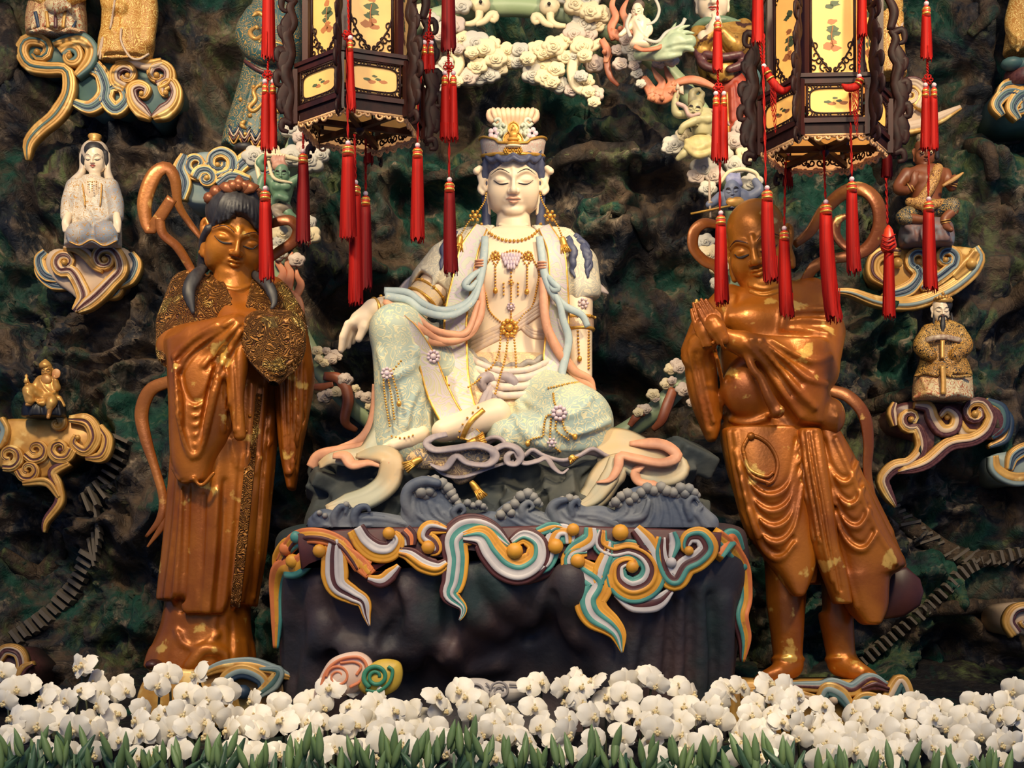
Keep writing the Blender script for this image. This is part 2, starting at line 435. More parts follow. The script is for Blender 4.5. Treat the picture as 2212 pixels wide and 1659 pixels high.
def rotm(yaw=0, pitch=0, roll=0):
    """columns u (right), v (down), w (towards viewer, i.e. -z) of a turned head; degrees"""
    y, p, r = R(yaw), R(pitch), R(roll)
    Ry = np.array([[math.cos(y), 0, math.sin(y)], [0, 1, 0], [-math.sin(y), 0, math.cos(y)]])
    Rx = np.array([[1, 0, 0], [0, math.cos(p), math.sin(p)], [0, -math.sin(p), math.cos(p)]])
    Rz = np.array([[math.cos(r), -math.sin(r), 0], [math.sin(r), math.cos(r), 0], [0, 0, 1]])
    M = Rz @ Ry @ Rx
    return np.diag([1, 1, -1]) @ M
# ================================================================ the cave wall and ground
def rock_mat(name, green=0.5, dark=(22, 29, 40), scale=1.0, brown=(96, 78, 60), pale=(156, 138, 116), greens=((18, 66, 54), (92, 104, 64)), brightness=1.0, bump=1.0):
    if name in MATS: return MATS[name]
    m = bpy.data.materials.new(name); m.use_nodes = True; nt = m.node_tree; N = nt.nodes; L = nt.links
    b = N['Principled BSDF']; b.inputs['Roughness'].default_value = 0.62; b.inputs['Specular IOR Level'].default_value = 0.35
    tc = N.new('ShaderNodeTexCoord'); geo = N.new('ShaderNodeNewGeometry')
    def noise(sc, det=6.0, dist=0.6, off=0.0, st=(1, 1, 1)):
        mp = N.new('ShaderNodeMapping'); mp.inputs['Location'].default_value = (off, off*1.7, off*0.6); mp.inputs['Scale'].default_value = st; L.new(tc.outputs['Object'], mp.inputs[0])
        n = N.new('ShaderNodeTexNoise'); n.inputs['Scale'].default_value = sc*scale; n.inputs['Detail'].default_value = det; n.inputs['Distortion'].default_value = dist; n.inputs['Roughness'].default_value = 0.62
        L.new(mp.outputs[0], n.inputs['Vector']); return n.outputs['Fac']
    def rng(f, a, c):
        r = N.new('ShaderNodeMapRange'); r.inputs[1].default_value = a; r.inputs[2].default_value = c; L.new(f, r.inputs[0]); return r.outputs[0]
    def mul(a, c):
        x = N.new('ShaderNodeMath'); x.operation = 'MULTIPLY'; L.new(a, x.inputs[0]); L.new(c, x.inputs[1]); return x.outputs[0]
    def mix(f, a, c):
        x = N.new('ShaderNodeMix'); x.data_type = 'RGBA'; L.new(f, x.inputs[0])
        for i, v in ((6, a), (7, c)):
            if isinstance(v, tuple): x.inputs[i].default_value = v
            else: L.new(v, x.inputs[i])
        return x.outputs[2]
    cur = mix(rng(noise(2.6), 0.42, 0.62), lin(dark), lin(brown))
    cur = mix(rng(noise(1.7, 5, 0.6, 3.0), 0.58-0.16*green, 0.66-0.12*green), cur, lin(greens[0]))
    cur = mix(mul(rng(noise(2.0, 6, 0.8, 9.0), 0.52, 0.62), rng(noise(14, 4, 0.3, 5.0, (1, 1, 0.5)), 0.42, 0.62)), cur, lin(greens[1]))
    cur = mix(mul(rng(noise(3.4, 6, 1.2, 6.0), 0.56, 0.66), rng(noise(16, 5, 0.5, 1.0), 0.40, 0.66)), cur, lin(pale))
    cur = mix(rng(noise(5.0, 6, 1.0, 12.0), 0.58, 0.72), cur, lin(dark))
    L.new(cur, b.inputs['Base Color'])
    bn = N.new('ShaderNodeBump'); bn.inputs['Strength'].default_value = 0.9*bump; bn.inputs['Distance'].default_value = 0.03
    L.new(noise(13, 8, 1.5), bn.inputs['Height']); L.new(bn.outputs[0], b.inputs['Normal'])
    MATS[name] = m
    return m
def wall_depth(x, y):
    """local depth of the rock face"""
    wx = x+90*fbm(x/240, y/240, 3, 5); wy = y+90*fbm(x/240+9, y/240, 3, 6)
    z = -150*fbm(wx/420, wy/420, 3, 11)
    cell = fbm(wx/150, wy/190, 3, 21, True); z = z-95*np.clip(cell-0.15, -0.6, 1)                 # rounded crags between dark clefts
    z = z-60*np.clip(fbm(wx/95, wy/60, 3, 71, True), -0.4, 1)*np.clip(fbm(wx/400+3, wy/400, 2, 72)*2+0.5, 0, 1)
    z = z-34*fbm(wx/55, wy/75, 4, 31)-12*fbm(wx/17, wy/22, 3, 41, True)
    def bump(cx, cy, rx, ry, h):
        nonlocal z
        z = z-h*np.exp(-(((x-cx)/rx)**2+((y-cy)/ry)**2))
    bump(1130, 390, 230, 22, 60); bump(1290, 385, 90, 30, 60); bump(940, 395, 90, 18, 40)   # the ledge behind the crown
    bump(1340, 520, 120, 45, 60); bump(1300, 690, 90, 60, 40); bump(800, 600, 110, 26, 70); bump(860, 760, 60, 30, 50)
    bump(1130, 210, 190, 100, -110); bump(760, 820, 90, 120, -120); bump(1400, 900, 110, 150, -130); bump(620, 1250, 120, 260, -120); bump(1620, 1300, 70, 240, -120)
    bump(80, 1130, 110, 120, -120); bump(2050, 1120, 130, 90, -110); bump(2080, 1400, 200, 120, -110); bump(180, 1330, 130, 90, -60)
    bump(2130, 360, 45, 60, 110); bump(2080, 90, 60, 60, 80); bump(60, 170, 70, 160, 70); bump(300, 230, 60, 120, 40)
    return z
def build_wall():
    F = Frame(470); step = 8.0
    x = np.arange(-330, 2560, step); y = np.arange(-420, 1800, step); X, Y = np.meshgrid(x, y, indexing='ij')
    Z = wall_depth(X, Y)
    V = F.w(np.c_[X.ravel(), Y.ravel(), Z.ravel()]); nx, ny = X.shape
    i, j = np.meshgrid(np.arange(nx-1), np.arange(ny-1), indexing='ij'); a = (i*ny+j).ravel()
    w = mk('wall_back', V, np.c_[a, a+1, a+ny+1, a+ny], rock_mat('cave_rock'), None)
    w['kind'] = 'structure'; w['label'] = 'dark green and brown painted rock face of the grotto behind the statues'
    return w, F
WALL, FW = build_wall()
def on_wall(pts, n=40, off=0.0):
    p = cr(np.asarray(pts, float)[:, :2], n); z = wall_depth(p[:, 0], p[:, 1]); z = np.convolve(np.r_[z[0], z[0], z, z[-1], z[-1]], np.ones(5)/5, 'valid')
    return np.c_[p, z+off]
def build_ground():
    m = rock_mat('ground_rock', 0.2, (14, 17, 24), 1.0, (40, 34, 32), (70, 64, 58))
    x = np.linspace(-4.5, 4.5, 90); y = np.linspace(-4.2, 1.9, 70); X, Y = np.meshgrid(x, y, indexing='ij')
    Z = np.where(Y > -0.95, 0.45+0.1*fbm(X*2, Y*2, 3, 3)+0.35*np.clip((Y-0.5)/1.0, 0, 1), 0.0)
    Z = np.where(Y <= -0.95, -0.02+0.02*fbm(X*2, Y*2, 3, 3), Z)
    nx, ny = X.shape; i, j = np.meshgrid(np.arange(nx-1), np.arange(ny-1), indexing='ij'); a = (i*ny+j).ravel()
    f = mk('floor', np.c_[X.ravel(), Y.ravel(), Z.ravel()], np.c_[a, a+ny, a+ny+1, a+1], m, None)
    f['kind'] = 'structure'; f['label'] = 'dark rocky ground under the statues and the orchids'
build_ground()
def build_steps():
    with raw(): _build_steps()
def _build_steps():
    """roots and little carved stairways on the rock face"""
    m = mat('step_stone', (116, 104, 88), (78, 72, 66), 0.8, scale=20, bump=0.5); mr = rock_mat('root_rock', 0.1, (44, 38, 34), 1.6, (92, 74, 56), (120, 100, 78))
    proto = None
    def flight(pts, n, w, hgt, tilt=0.0, fan=0.0):
        nonlocal proto
        p = on_wall(pts, n, -14); t = np.gradient(p, axis=0)
        for i in range(n):
            if proto is None:
                V, Fc = box((0, 0, 0), (1, 1, 1)); V = V*np.array([1, 0.24, 0.7]); V[V[:, 2] < 0, 0] *= 0.8; V[V[:, 2] < 0, 1] *= 0.6; V = V*0.0025
                me = bpy.data.meshes.new('rock_step'); me.from_pydata(np.c_[V[:, 0], V[:, 2], -V[:, 1]].tolist(), [], Fc); me.materials.append(m)
                proto = me
            o = bpy.data.objects.new('rock_step', proto); link(o, WALL)
            q = FW.w(p[i])[0]-WLOC[WALL.name]; o.location = q
            a = math.atan2(t[i, 1], t[i, 0])+math.pi/2+R(tilt+fan*(i/n-0.5)); o.rotation_euler = (0, a, 0)
            k = FW.s*(0.85+0.3*random.random()); o.scale = (w*k, 16*k, hgt*k)
    random.seed(4)
    flight([(285, 960), (262, 1010), (238, 1060), (205, 1090)], 9, 24, 22, 10, 20)
    flight([(222, 1100), (225, 1150), (205, 1195)], 8, 34, 18, 70, -50)
    flight([(195, 1200), (150, 1270), (100, 1330), (45, 1375)], 14, 20, 30, 0)
    flight([(2190, 1195), (2100, 1225), (2020, 1300), (1950, 1370), (1870, 1440)], 26, 15, 22, 0)
    flight([(1905, 1090), (1960, 1120), (2010, 1160), (2070, 1190), (2150, 1205), (2240, 1200)], 20, 26, 20, 40)
    mb = MB()
    for pts, r in (([(890, 410), (990, 400), (1040, 392)], (10, 18)), ([(1170, 400), (1260, 380), (1345, 385), (1360, 420)], (12, 22, 14)),
                   ([(1290, 490), (1350, 500), (1400, 560)], (10, 20, 8)), ([(2212, 290), (2120, 300), (2090, 340), (2110, 420)], (10, 14, 24, 18)),
                   ([(2240, 620), (2140, 680), (2100, 760)], (30, 20, 8)), ([(1240, 1310), (2000, 1315)], (4, 4)),
                   ([(2000, 1318), (2100, 1310), (2230, 1305)], (16, 18, 14)), ([(0, 1190), (60, 1240), (110, 1200), (130, 1150)], (12, 24, 20, 10)),
                   ([(700, 640), (790, 605), (840, 600)], (10, 18, 8)), ([(1850, 880), (1920, 870), (1960, 850)], (12, 20, 10)),
                   ([(1880, 1090), (1940, 1110), (2040, 1175), (2120, 1205), (2230, 1190)], (16, 22, 24, 20, 14)),
                   ([(100, 1045), (60, 1040)], (14, 10)), ([(30, 250), (60, 170), (40, 60)], (10, 30, 20)), ([(2080, 20), (2095, 80), (2060, 120)], (10, 22, 10))):
        if r == (4, 4): continue
        mb.add(*tube(on_wall(pts, 24, -8), r, 10, 0.8))
    o = mb.build('rock_root', FW, mr, WALL); o['kind'] = 'stuff'
build_steps()
# ================================================================ heads
def hc(x, y, zc, a):
    """head centre for a face whose front shows its eye line at (x, y)"""
    p = wp((x, y, zc-0.8*a)); p[2] = zc; return p
def head(s, c, a, M, fat=1.0, ears=True, lobes=1.0, lids=True, k=1.0, nose=1.0):
    """carve a calm round face into field s: c = point between the eyes inside the head, a = half face width"""
    with raw(): return _head(s, np.asarray(c, float), a, M, fat, ears, lobes, lids, k, nose)
def _head(s, c, a, M, fat, ears, lobes, lids, k, nose):
    T = lambda u, v, w: c+a*(M @ np.array([u, v, w], float))
    E = lambda p, r, kk=0.1, op='u': s.ell(T(*p), np.array(r)*a, kk*a, op, M)
    E((0, -0.45, -0.45), (1.02, 1.08, 1.12)); E((0, 0.22, -0.12), (0.97*fat, 1.14, 0.93), 0.2)
    for q in (-1, 1):
        E((0.50*q, 0.52, 0.30), (0.46*fat, 0.50, 0.40), 0.3)
        E((0.60*q, 0.95, -0.05), (0.32*fat, 0.36, 0.5), 0.3)
    E((0, 1.20, 0.50), (0.42, 0.28, 0.36), 0.22); E((0, 0.78, 0.62), (0.36, 0.24, 0.22), 0.15)
    for q in (-1, 1):
        E((0.50*q, -0.03, 1.00), (0.27, 0.12, 0.15), 0.2, 's')
        s.chain([T(0.13*q, -0.18, 0.80), T(0.34*q, -0.30, 0.75), T(0.58*q, -0.33, 0.62), T(0.88*q, -0.15, 0.37)], np.array([0.05, 0.06, 0.05, 0.03])*a, 0.2*a, n=12)
        if lids: E((0.46*q, 0.03, 0.54), (0.31, 0.18, 0.245), 0.05)
        s.chain([T(0.18*q, 0.10, 0.78), T(0.46*q, 0.21, 0.74), T(0.76*q, 0.09, 0.55)], np.array([0.02, 0.035, 0.02])*a, 0.06*a, n=10)
    s.chain([T(0, -0.40, 0.72), T(0, 0.0, 0.86), T(0, 0.34, 1.00)], np.array([0.07, 0.08, 0.11])*a*nose, 0.12*a)
    E((0, 0.42, 0.98), (0.15*nose, 0.13, 0.16), 0.06)
    for q in (-1, 1): E((0.15*q*nose, 0.46, 0.88), (0.11, 0.10, 0.12), 0.05)
    s.chain([T(-0.31, 0.76, 0.74), T(-0.12, 0.705, 0.87), T(0, 0.73, 0.88), T(0.12, 0.705, 0.87), T(0.31, 0.76, 0.74)], np.array([0.03, 0.06, 0.055, 0.06, 0.03])*a, 0.03*a, n=14)
    s.chain([T(-0.22, 0.83, 0.77), T(0, 0.875, 0.87), T(0.22, 0.83, 0.77)], np.array([0.035, 0.075, 0.035])*a, 0.03*a, n=10)
    for q in (-1, 1): E((0.37*q, 0.77, 0.82), (0.045, 0.045, 0.06), 0.1, 's')
    if ears:
        for q in (-1, 1):
            s.chain([T(1.02*q, 0.42, -0.20), T(1.16*q, 0.08, -0.28), T(1.20*q, -0.22, -0.36), T(1.10*q, -0.38, -0.34), T(1.02*q, -0.2, -0.18)], np.array([0.07, 0.09, 0.09, 0.08, 0.06])*a, 0.05*a, n=14)
            E((1.06*q, 0.05, -0.28), (0.07, 0.34, 0.16), 0.05)
            s.chain([T(1.02*q, 0.3, -0.18), T(1.06*q, 0.3+0.5*lobes, -0.16), T(1.02*q, 0.3+0.75*lobes, -0.12)], np.array([0.10, 0.11, 0.12])*a, 0.05*a)
    return T
def face_paint(s, T, F, parent, a, m_dark, m_lip=None, m_brow=None, lidline=0.055, browr=0.028, iris=False):
    """brows, lash lines and lips laid onto the carved face"""
    with raw(): _face_paint(s, T, F, parent, a, m_dark, m_lip, m_brow, lidline, browr)
def _face_paint(s, T, F, parent, a, m_dark, m_lip, m_brow, lidline, browr):
    d = MB(); b = MB()
    for q in (-1, 1):
        p = [T(u*q, v, w)[:2] for u, v, w in ((0.16, -0.22, 0.8), (0.34, -0.34, 0.8), (0.58, -0.38, 0.66), (0.90, -0.17, 0.4))]
        P = s.on(p, 18, -0.004*a); b.add(*tube(P, np.array([0.01, browr, browr, 0.006])*a, 6, 0.5, (0, 0, -1)))
        p = [T(u*q, v, w)[:2] for u, v, w in ((0.20, 0.145, 0.8), (0.45, 0.195, 0.75), (0.62, 0.165, 0.66), (0.80, 0.05, 0.5))]
        P = s.on(p, 16, -0.005*a); d.add(*tube(P, np.array([0.02, lidline, lidline*0.8, 0.008])*a, 6, 0.4, (0, 0, -1)))
    d.build('lash_line', F, m_dark, parent); b.build('eyebrow', F, m_brow or m_dark, parent)
    if m_lip is not None:
        l = MB()
        up = [T(u, v, w)[:2] for u, v, w in ((-0.30, 0.765, 0.75), (-0.12, 0.715, 0.87), (0, 0.735, 0.88), (0.12, 0.715, 0.87), (0.30, 0.765, 0.75))]
        l.add(*tube(s.on(up, 16, 0.005*a), np.array([0.012, 0.055, 0.05, 0.055, 0.012])*a, 6, 0.55, (0, 0, -1)))
        lo = [T(u, v, w)[:2] for u, v, w in ((-0.22, 0.83, 0.77), (0, 0.88, 0.87), (0.22, 0.83, 0.77))]
        l.add(*tube(s.on(lo, 12, 0.005*a), np.array([0.012, 0.062, 0.012])*a, 6, 0.55, (0, 0, -1)))
        l.build('lips', F, m_lip, parent)
def hand(s, wrist, palm, tips, knuckles, thumb, rw, rp, rf, k=5):
    """palm block plus separate bent fingers; all in local coordinates"""
    s.cap(wrist, palm, rw, rp, k)
    for t, kn in zip(tips, knuckles):
        for a, b in zip([palm]+kn, kn+[t]):
            s.cap(a, b, rf*(1.15 if a is palm else 1.0), rf*(0.8 if b is t else 1.0), k if a is palm else 1.0)
    for a, b in zip(thumb[:-1], thumb[1:]): s.cap(a, b, rf*1.15, rf*0.95, k)
# ================================================================ the seated statue
FG = Frame(-80)
M_SKIN = mat('ivory_skin', (244, 216, 178), (247, 222, 188), 0.42, scale=6, spec=0.4)
M_GOLD = mat('gilt', (214, 152, 54), (240, 188, 92), 0.34, 0.55, scale=40)
M_HAIR = mat('slate_hair', (64, 68, 92), (84, 88, 110), 0.5, scale=60, stretch=(1, 1, 0.25))
M_LINE = mat('ink_line', (40, 32, 30), rough=0.6)
M_LIP = mat('soft_lip', (224, 166, 136), rough=0.4)
M_MINT = brocade('mint_brocade', (184, 192, 168), (216, 208, 166), 26, 0.05, c3=(162, 180, 168))
M_CREAM = brocade('cream_brocade', (216, 198, 162), (232, 218, 184), 22, 0.06, c3=(198, 192, 172))
M_PEACHB = brocade('peach_brocade', (226, 188, 146), (240, 212, 156), 34, 0.05)
M_LAPEL = brocade('lapel_brocade', (204, 194, 154), (206, 190, 190), 15, 0.08, c3=(200, 204, 186), curl=3.0)
M_NAVYB = brocade('hem_brocade', (112, 104, 98), (214, 180, 124), 36, 0.05, c3=(160, 130, 104))
M_PEACH = mat('salmon_scarf', (222, 160, 120), (210, 148, 112), 0.5, scale=30)
M_BLUE = mat('powder_blue', (168, 184, 182), (180, 192, 186), 0.5, scale=40, c3=(214, 206, 170), s3=45, t3=0.66, w3=0.04)
M_GREY = mat('mauve_grey', (168, 152, 148), (150, 138, 140), 0.5, scale=40, stretch=(1, 1, 0.3))
M_TRAIN = mat('train_cloth', (166, 164, 138), (202, 172, 126), 0.45, scale=5, c3=(150, 156, 140), s3=9, t3=0.6, w3=0.15)
M_PINK = mat('shell_pink', (222, 196, 190), (204, 184, 196), 0.5, scale=50)
def build_guanyin():
    F = FG
    G = thing('seated_statue', 'ivory seated goddess statue in crown and pale robes, one knee raised, at the centre', 'statue', F, (1085, 1000, 60))
    # --- body: one skin
    h = 2.7
    B = SDF((725, 1300), (470, 985), (-150, 190), h)
    B.loft([(470, 1071, 1147, 62, 132), (497, 1060, 1158, 56, 140), (512, 1015, 1202, 40, 150), (560, 992, 1225, 22, 158), (610, 996, 1222, 18, 158), (680, 1012, 1206, 34, 152), (740, 1010, 1200, 42, 150), (800, 1005, 1205, 36, 156), (840, 1000, 1210, 40, 160)], capr=10, p=2.3)
    for x in (1055, 1163): B.ell((x, 588, 44), (52, 40, 28), 30)
    B.stroke([(1062, 508), (1106, 522), (1150, 508)], 3, 6, off=2)
    B.chain([(1000, 545, 90), (945, 612, 70), (893, 672, 30)], (44, 38, 30), 12)          # raised arm
    B.chain([(893, 672, 30), (850, 662, 0), (806, 668, -22)], (31, 27, 21), 10)
    B.chain([(1222, 545, 90), (1246, 640, 84), (1250, 740, 66), (1256, 850, 60)], (42, 36, 30, 24), 12)
    # hand over the knee
    hand(B, (806, 668, -22), (776, 692, -30), [(737, 756, -40), (741, 752, -28), (752, 748, -20), (762, 738, -12)],
         [[(752, 700, -46), (741, 728, -46)], [(756, 704, -34), (744, 730, -34)], [(763, 708, -24), (753, 730, -25)], [(770, 712, -14), (763, 726, -16)]],
         [(792, 690, -36), (786, 708, -42), (775, 732, -44)], 20, 20, 8.6, 7)
    # feet
    B.chain([(1070, 895, -60), (1010, 915, -78), (960, 930, -84)], (34, 30, 24), 10)
    B.ell((958, 930, -86), (24, 20, 16), 8)
    B.chain([(905, 938, -58), (880, 950, -74), (850, 962, -88)], (24, 22, 13), 8)
    for i in range(5): B.chain([(846-i*2, 958+i*2.5, -90+i*7), (828-i*2, 966+i*2, -92+i*7)], (8.5, 5.5), 3)
    body = None
    # --- head
    A = 55.0; M = rotm(0, 17, 0); c = hc(1109, 374, 92, A)
    Hd = SDF((1015, 1203), (300, 520), (10, 190), 1.7)
    T = head(Hd, c, A, M, 1.06, lobes=1.35)
    Hd.chain([(1109, 450, 122), (1109, 512, 112)], (35, 42), 5); Hd.stroke([(1078, 486), (1109, 494), (1140, 486)], 2.5, 5)
    for q in (-1, 1):                                                               # curling ear tops
        Hd.chain([(1109+q*60, 410, 100), (1109+q*68, 395, 102), (1109+q*74, 372, 100), (1109+q*72, 364, 96), (1109+q*80, 370, 92)], (5, 7, 7, 7, 8), 3, n=14)
        Hd.chain([(1109+q*62, 388, 100), (1109+q*72, 408, 104), (1109+q*66, 418, 100)], (6, 7, 5), 3, n=10)
    P1, Q1 = B.mesh(2); P2, Q2 = Hd.mesh(1)
    body = mk('body', F.w(np.vstack([P1, P2])), np.vstack([Q1, Q2+len(P1)]), M_SKIN, G)
    face_paint(Hd, T, F, body, A, M_LINE, M_LIP, M_LINE, 0.03, 0.022)
    # --- hair
    Ha = SDF((1020, 1198), (290, 520), (20, 200), 2.1)
    Ha.ell((1109, 362, 122), (66, 62, 82))
    for q in (-1, 1):
        Ha.chain([(1109+q*57, 350, 92), (1109+q*62, 385, 104), (1109+q*60, 430, 116), (1109+q*58, 480, 124), (1109+q*60, 515, 130)], (9, 10, 9, 10, 14), 6, n=14)
        for i in range(4): Ha.chain([(1109+q*(52+i*2), 338+i*13, 78+i*8), (1109+q*(64+i), 340+i*14, 100+i*6), (1109+q*62, 352+i*14, 120)], 4.5, 3, n=8)
    Ha.ell((1109, 405, 52), (53, 60, 60), 4, 's')
    for x0, x1, y0, dy in ((1109, 1073, 345, 9), (1076, 1052, 344, 10), (1109, 1145, 345, 9), (1142, 1166, 344, 10)):
        for j in range(3):
            t = np.linspace(0, 1, 7); px = x0+(x1-x0)*t; py = y0-j*6+dy*np.sin(t*math.pi)
            dz = 40+48*((px-1109)/60)**2+j*6-6
            Ha.chain(np.c_[px, py-6, dz], 5.2, 2)
    Ha.build('hair', F, M_HAIR, G)
    sh = MB()                                                                        # locks on the shoulders
    for pts in ([(985, 500), (962, 530), (958, 560), (950, 582)], [(1225, 512), (1238, 545), (1236, 575), (1240, 600)], [(1240, 508), (1262, 530), (1268, 560), (1270, 592)], [(1255, 520), (1272, 560), (1268, 600)]):
        p = cr([(x, y, 40+0.0*y) for x, y in pts], 20); p[:, 0] += 2*np.sin(np.arange(20)*1.1)
        sh.pts = getattr(sh, 'pts', [])+[p]
    # --- crown
    cr_ = build_crown(F, G)
    # --- jacket
    J = SDF((850, 1330), (470, 780), (-40, 210), 3.1)
    J.loft([(480, 1045, 1170, 70, 165), (500, 1005, 1212, 46, 175), (530, 975, 1240, 36, 182), (600, 968, 1246, 24, 180), (700, 985, 1232, 44, 178), (760, 990, 1225, 60, 175)], capr=14, p=2.5)
    J.chain([(1010, 528, 95), (968, 570, 80), (935, 612, 70)], (40, 50, 50), 14); J.chain([(1208, 526, 95), (1246, 575, 88), (1254, 625, 86)], (40, 48, 46), 14)
    J.chain([(932, 612, 80), (915, 620, 90)], (40, 34), 10)
    J.rbox((900, 668, 60), (70, 40, 120), 0, 3, 's', np.array([[math.cos(R(-52)), -math.sin(R(-52)), 0], [math.sin(R(-52)), math.cos(R(-52)), 0], [0, 0, 1]]))
    J.rbox((1262, 700, 80), (70, 52, 120), 0, 3, 's', np.array([[math.cos(R(-10)), -math.sin(R(-10)), 0], [math.sin(R(-10)), math.cos(R(-10)), 0], [0, 0, 1]]))
    # open front
    J.loft([(468, 1078, 1140, -20, 110), (500, 1058, 1160, -60, 120), (540, 1040, 1176, -70, 100), (640, 1034, 1182, -70, 90), (790, 1030, 1190, -70, 90)], 4, 's', p=4)
    for pts in ([(1000, 520), (975, 570), (970, 640)], [(985, 530), (950, 580), (930, 630)], [(1222, 520), (1240, 560), (1246, 640)], [(1205, 520), (1215, 580), (1216, 650)]): J.stroke(pts, 5, 8, off=1)
    jk = J.build('jacket', F, M_CREAM, G, 2)
    mb = MB()
    for p in sh.pts:
        z = J.front(p[:, 0], p[:, 1]); p[:, 2] = z-2; each('hair_lock', [tube(p, (7, 10, 9, 7, 2), 8, 0.5, (0, 0, -1))], F, M_HAIR, jk)
    fl = MB()
    V, Fc, Mi = band(cr([(1262, 595, 110), (1290, 618, 120), (1314, 634, 125)], 10), (26, 22, 4), [(-1, 0), (-0.5, 5), (0, -3), (0.5, 4), (1, 0), (0, -8)], (0.2, -0.6, -0.6)); fl.add(V, Fc)
    V, Fc, Mi = band(cr([(940, 600, 120), (905, 600, 120), (878, 622, 110), (880, 650, 96)], 10), (10, 22, 26, 20), [(-1, 0), (-0.5, 5), (0, -3), (0.5, 4), (1, 0), (0, -8)], (-0.5, -0.4, -0.7)); fl.add(V, Fc)
    fl.build('sleeve_flap', F, mat('sleeve_lining', (196, 180, 168), (180, 164, 158), 0.5), jk)
    # --- skirt over both legs
    K = SDF((655, 1400), (640, 1012), (-190, 200), 3.3)
    K.chain([(1040, 870, 90), (950, 800, 40), (880, 730, -20), (858, 716, -40)], (80, 78, 62, 56), 0, n=10)
    K.chain([(858, 716, -40), (866, 800, -36), (872, 880, -30), (870, 960, -20)], (57, 58, 62, 70), 16, n=10)
    K.chain([(1140, 860, 90), (1200, 890, 20), (1243, 915, -24)], (88, 84, 78), 14, n=8)
    K.chain([(1243, 915, -24), (1170, 940, -50), (1090, 945, -60)], (76, 58, 40), 20, n=8)
    K.loft([(820, 960, 1250, -10, 175), (900, 900, 1300, -20, 185), (960, 830, 1330, -40, 190), (1000, 820, 1340, -50, 190)], 14, p=2.2, capr=8)
    K.rbox((1000, 975, -60), (80, 22, 80), 10, 6, 's')
    for pts, r in (([(945, 700), (900, 760), (935, 770)], 5), ([(942, 765), (880, 800), (830, 830)], 6), ([(950, 800), (905, 850), (880, 920)], 5), ([(935, 850), (925, 900), (930, 960)], 5),
                   ([(820, 760), (835, 830), (845, 900)], 5), ([(1075, 900), (1062, 950), (1045, 965)], 5), ([(1120, 880), (1100, 930), (1095, 960)], 6),
                   ([(1120, 870), (1140, 915), (1200, 945), (1270, 935), (1315, 910)], 7), ([(1110, 900), (1150, 950), (1220, 970), (1300, 960)], 7),
                   ([(1130, 860), (1180, 890), (1240, 895), (1275, 860)], 5), ([(1090, 880), (1085, 920), (1075, 950)], 5)):
        K.stroke(pts, r, 12, off=1)
    for pts, r in (([(955, 730), (905, 790), (925, 800)], 5), ([(920, 830), (895, 890), (890, 950)], 5), ([(1130, 895), (1170, 935), (1240, 950), (1310, 930)], 6), ([(1108, 905), (1092, 945)], 5)):
        K.stroke(pts, r, 10, 's')
    sk = K.build('skirt', F, M_MINT, G, 2)
    # hem ruffle over the rock
    hm = MB()
    hem = cr([(1040, 955, -92), (1065, 945, -104), (1085, 950, -110), (1100, 972, -116), (1130, 985, -120), (1150, 972, -122), (1175, 985, -124), (1215, 995, -122), (1250, 985, -118), (1280, 970, -112), (1310, 985, -100), (1335, 990, -84)], 60)
    hm.add(*tube(hem, 5, 6)); low = hem+np.c_[np.zeros(60), 8+5*np.sin(np.arange(60)*0.55), 8*np.ones(60)]
    V = wp(np.vstack([hem, low, low+np.array([0, 2, 12.0])])); hm.add(V, [(i+r*60, i+1+r*60, i+61+r*60, i+60+r*60) for r in (0, 1) for i in range(59)])
    hm.build('skirt_hem', F, M_GREY, sk)
    # --- inner skirt, belly band
    I = SDF((930, 1215), (740, 970), (-80, 170), 3.4)
    I.loft([(770, 985, 1215, 34, 160), (810, 960, 1215, 6, 165), (860, 945, 1190, -14, 165), (930, 950, 1150, -40, 160), (960, 980, 1120, -44, 150)], p=2.4, capr=10)
    for pts in ([(1000, 800), (1030, 850), (1080, 880)], [(990, 830), (1020, 890), (1070, 910)], [(1190, 810), (1150, 850), (1100, 870)], [(975, 850), (1000, 910), (1050, 935)]): I.stroke(pts, 5, 10, off=1)
    inner = I.build('inner_skirt', F, M_PEACHB, G, 2)
    # waist sash, ruffle and knot
    w = MB(); wt = MB()
    for y0, dy, r in ((786, 14, 7), (800, 16, 9), (816, 18, 9), (832, 20, 8)):
        p = cr([(1006, y0-22, 30), (1030, y0-4, 6), (1075, y0+dy, -10-(y0-786)*0.3), (1109, y0+dy+2, -14-(y0-786)*0.3), (1150, y0+dy-4, -8-(y0-786)*0.2), (1200, y0-14, 20)], 30); w.add(*tube(p, r, 8, 0.6, (0, 0, -1)))
    w.build('waist_sash', F, mat('sash_lilac', (226, 204, 178), (206, 190, 180), 0.5, scale=40), G)
    p = cr([(1003, 748, 40), (1025, 770, 22), (1055, 786, 14), (1100, 792, 12), (1150, 782, 16), (1200, 762, 36)], 40); p[:, 1] += 3*np.sin(np.arange(40)*1.1); wt.add(*tube(p, 7, 8, 0.6, (0, 0, -1)))
    wt.build('waist_ruffle', F, mat('ruffle_grey', (142, 136, 130), (166, 154, 138), 0.5), G)
    kn = MB()
    for pts, r in (([(1072, 826, -4), (1052, 815, -14), (1040, 826, -18), (1048, 842, -14), (1060, 836, -10)], (9, 12, 13, 9, 4)), ([(1072, 826, -4), (1092, 815, -14), (1110, 828, -18), (1108, 848, -14), (1096, 846, -10)], (9, 12, 13, 9, 4))):
        kn.add(*tube(cr(pts, 20), r, 10))
    for dx in (-20, -8, 4, 16):
        kn.add(*tube(cr([(1074+dx*0.5, 826, -12), (1066+dx, 860, -24), (1052+dx*1.1, 900, -40), (1040+dx*1.2, 930, -70)], 18), (8, 8, 9, 8), 8, 0.5, (0, 0, -1)))
    kn.build('sash_knot', F, M_GREY, G)
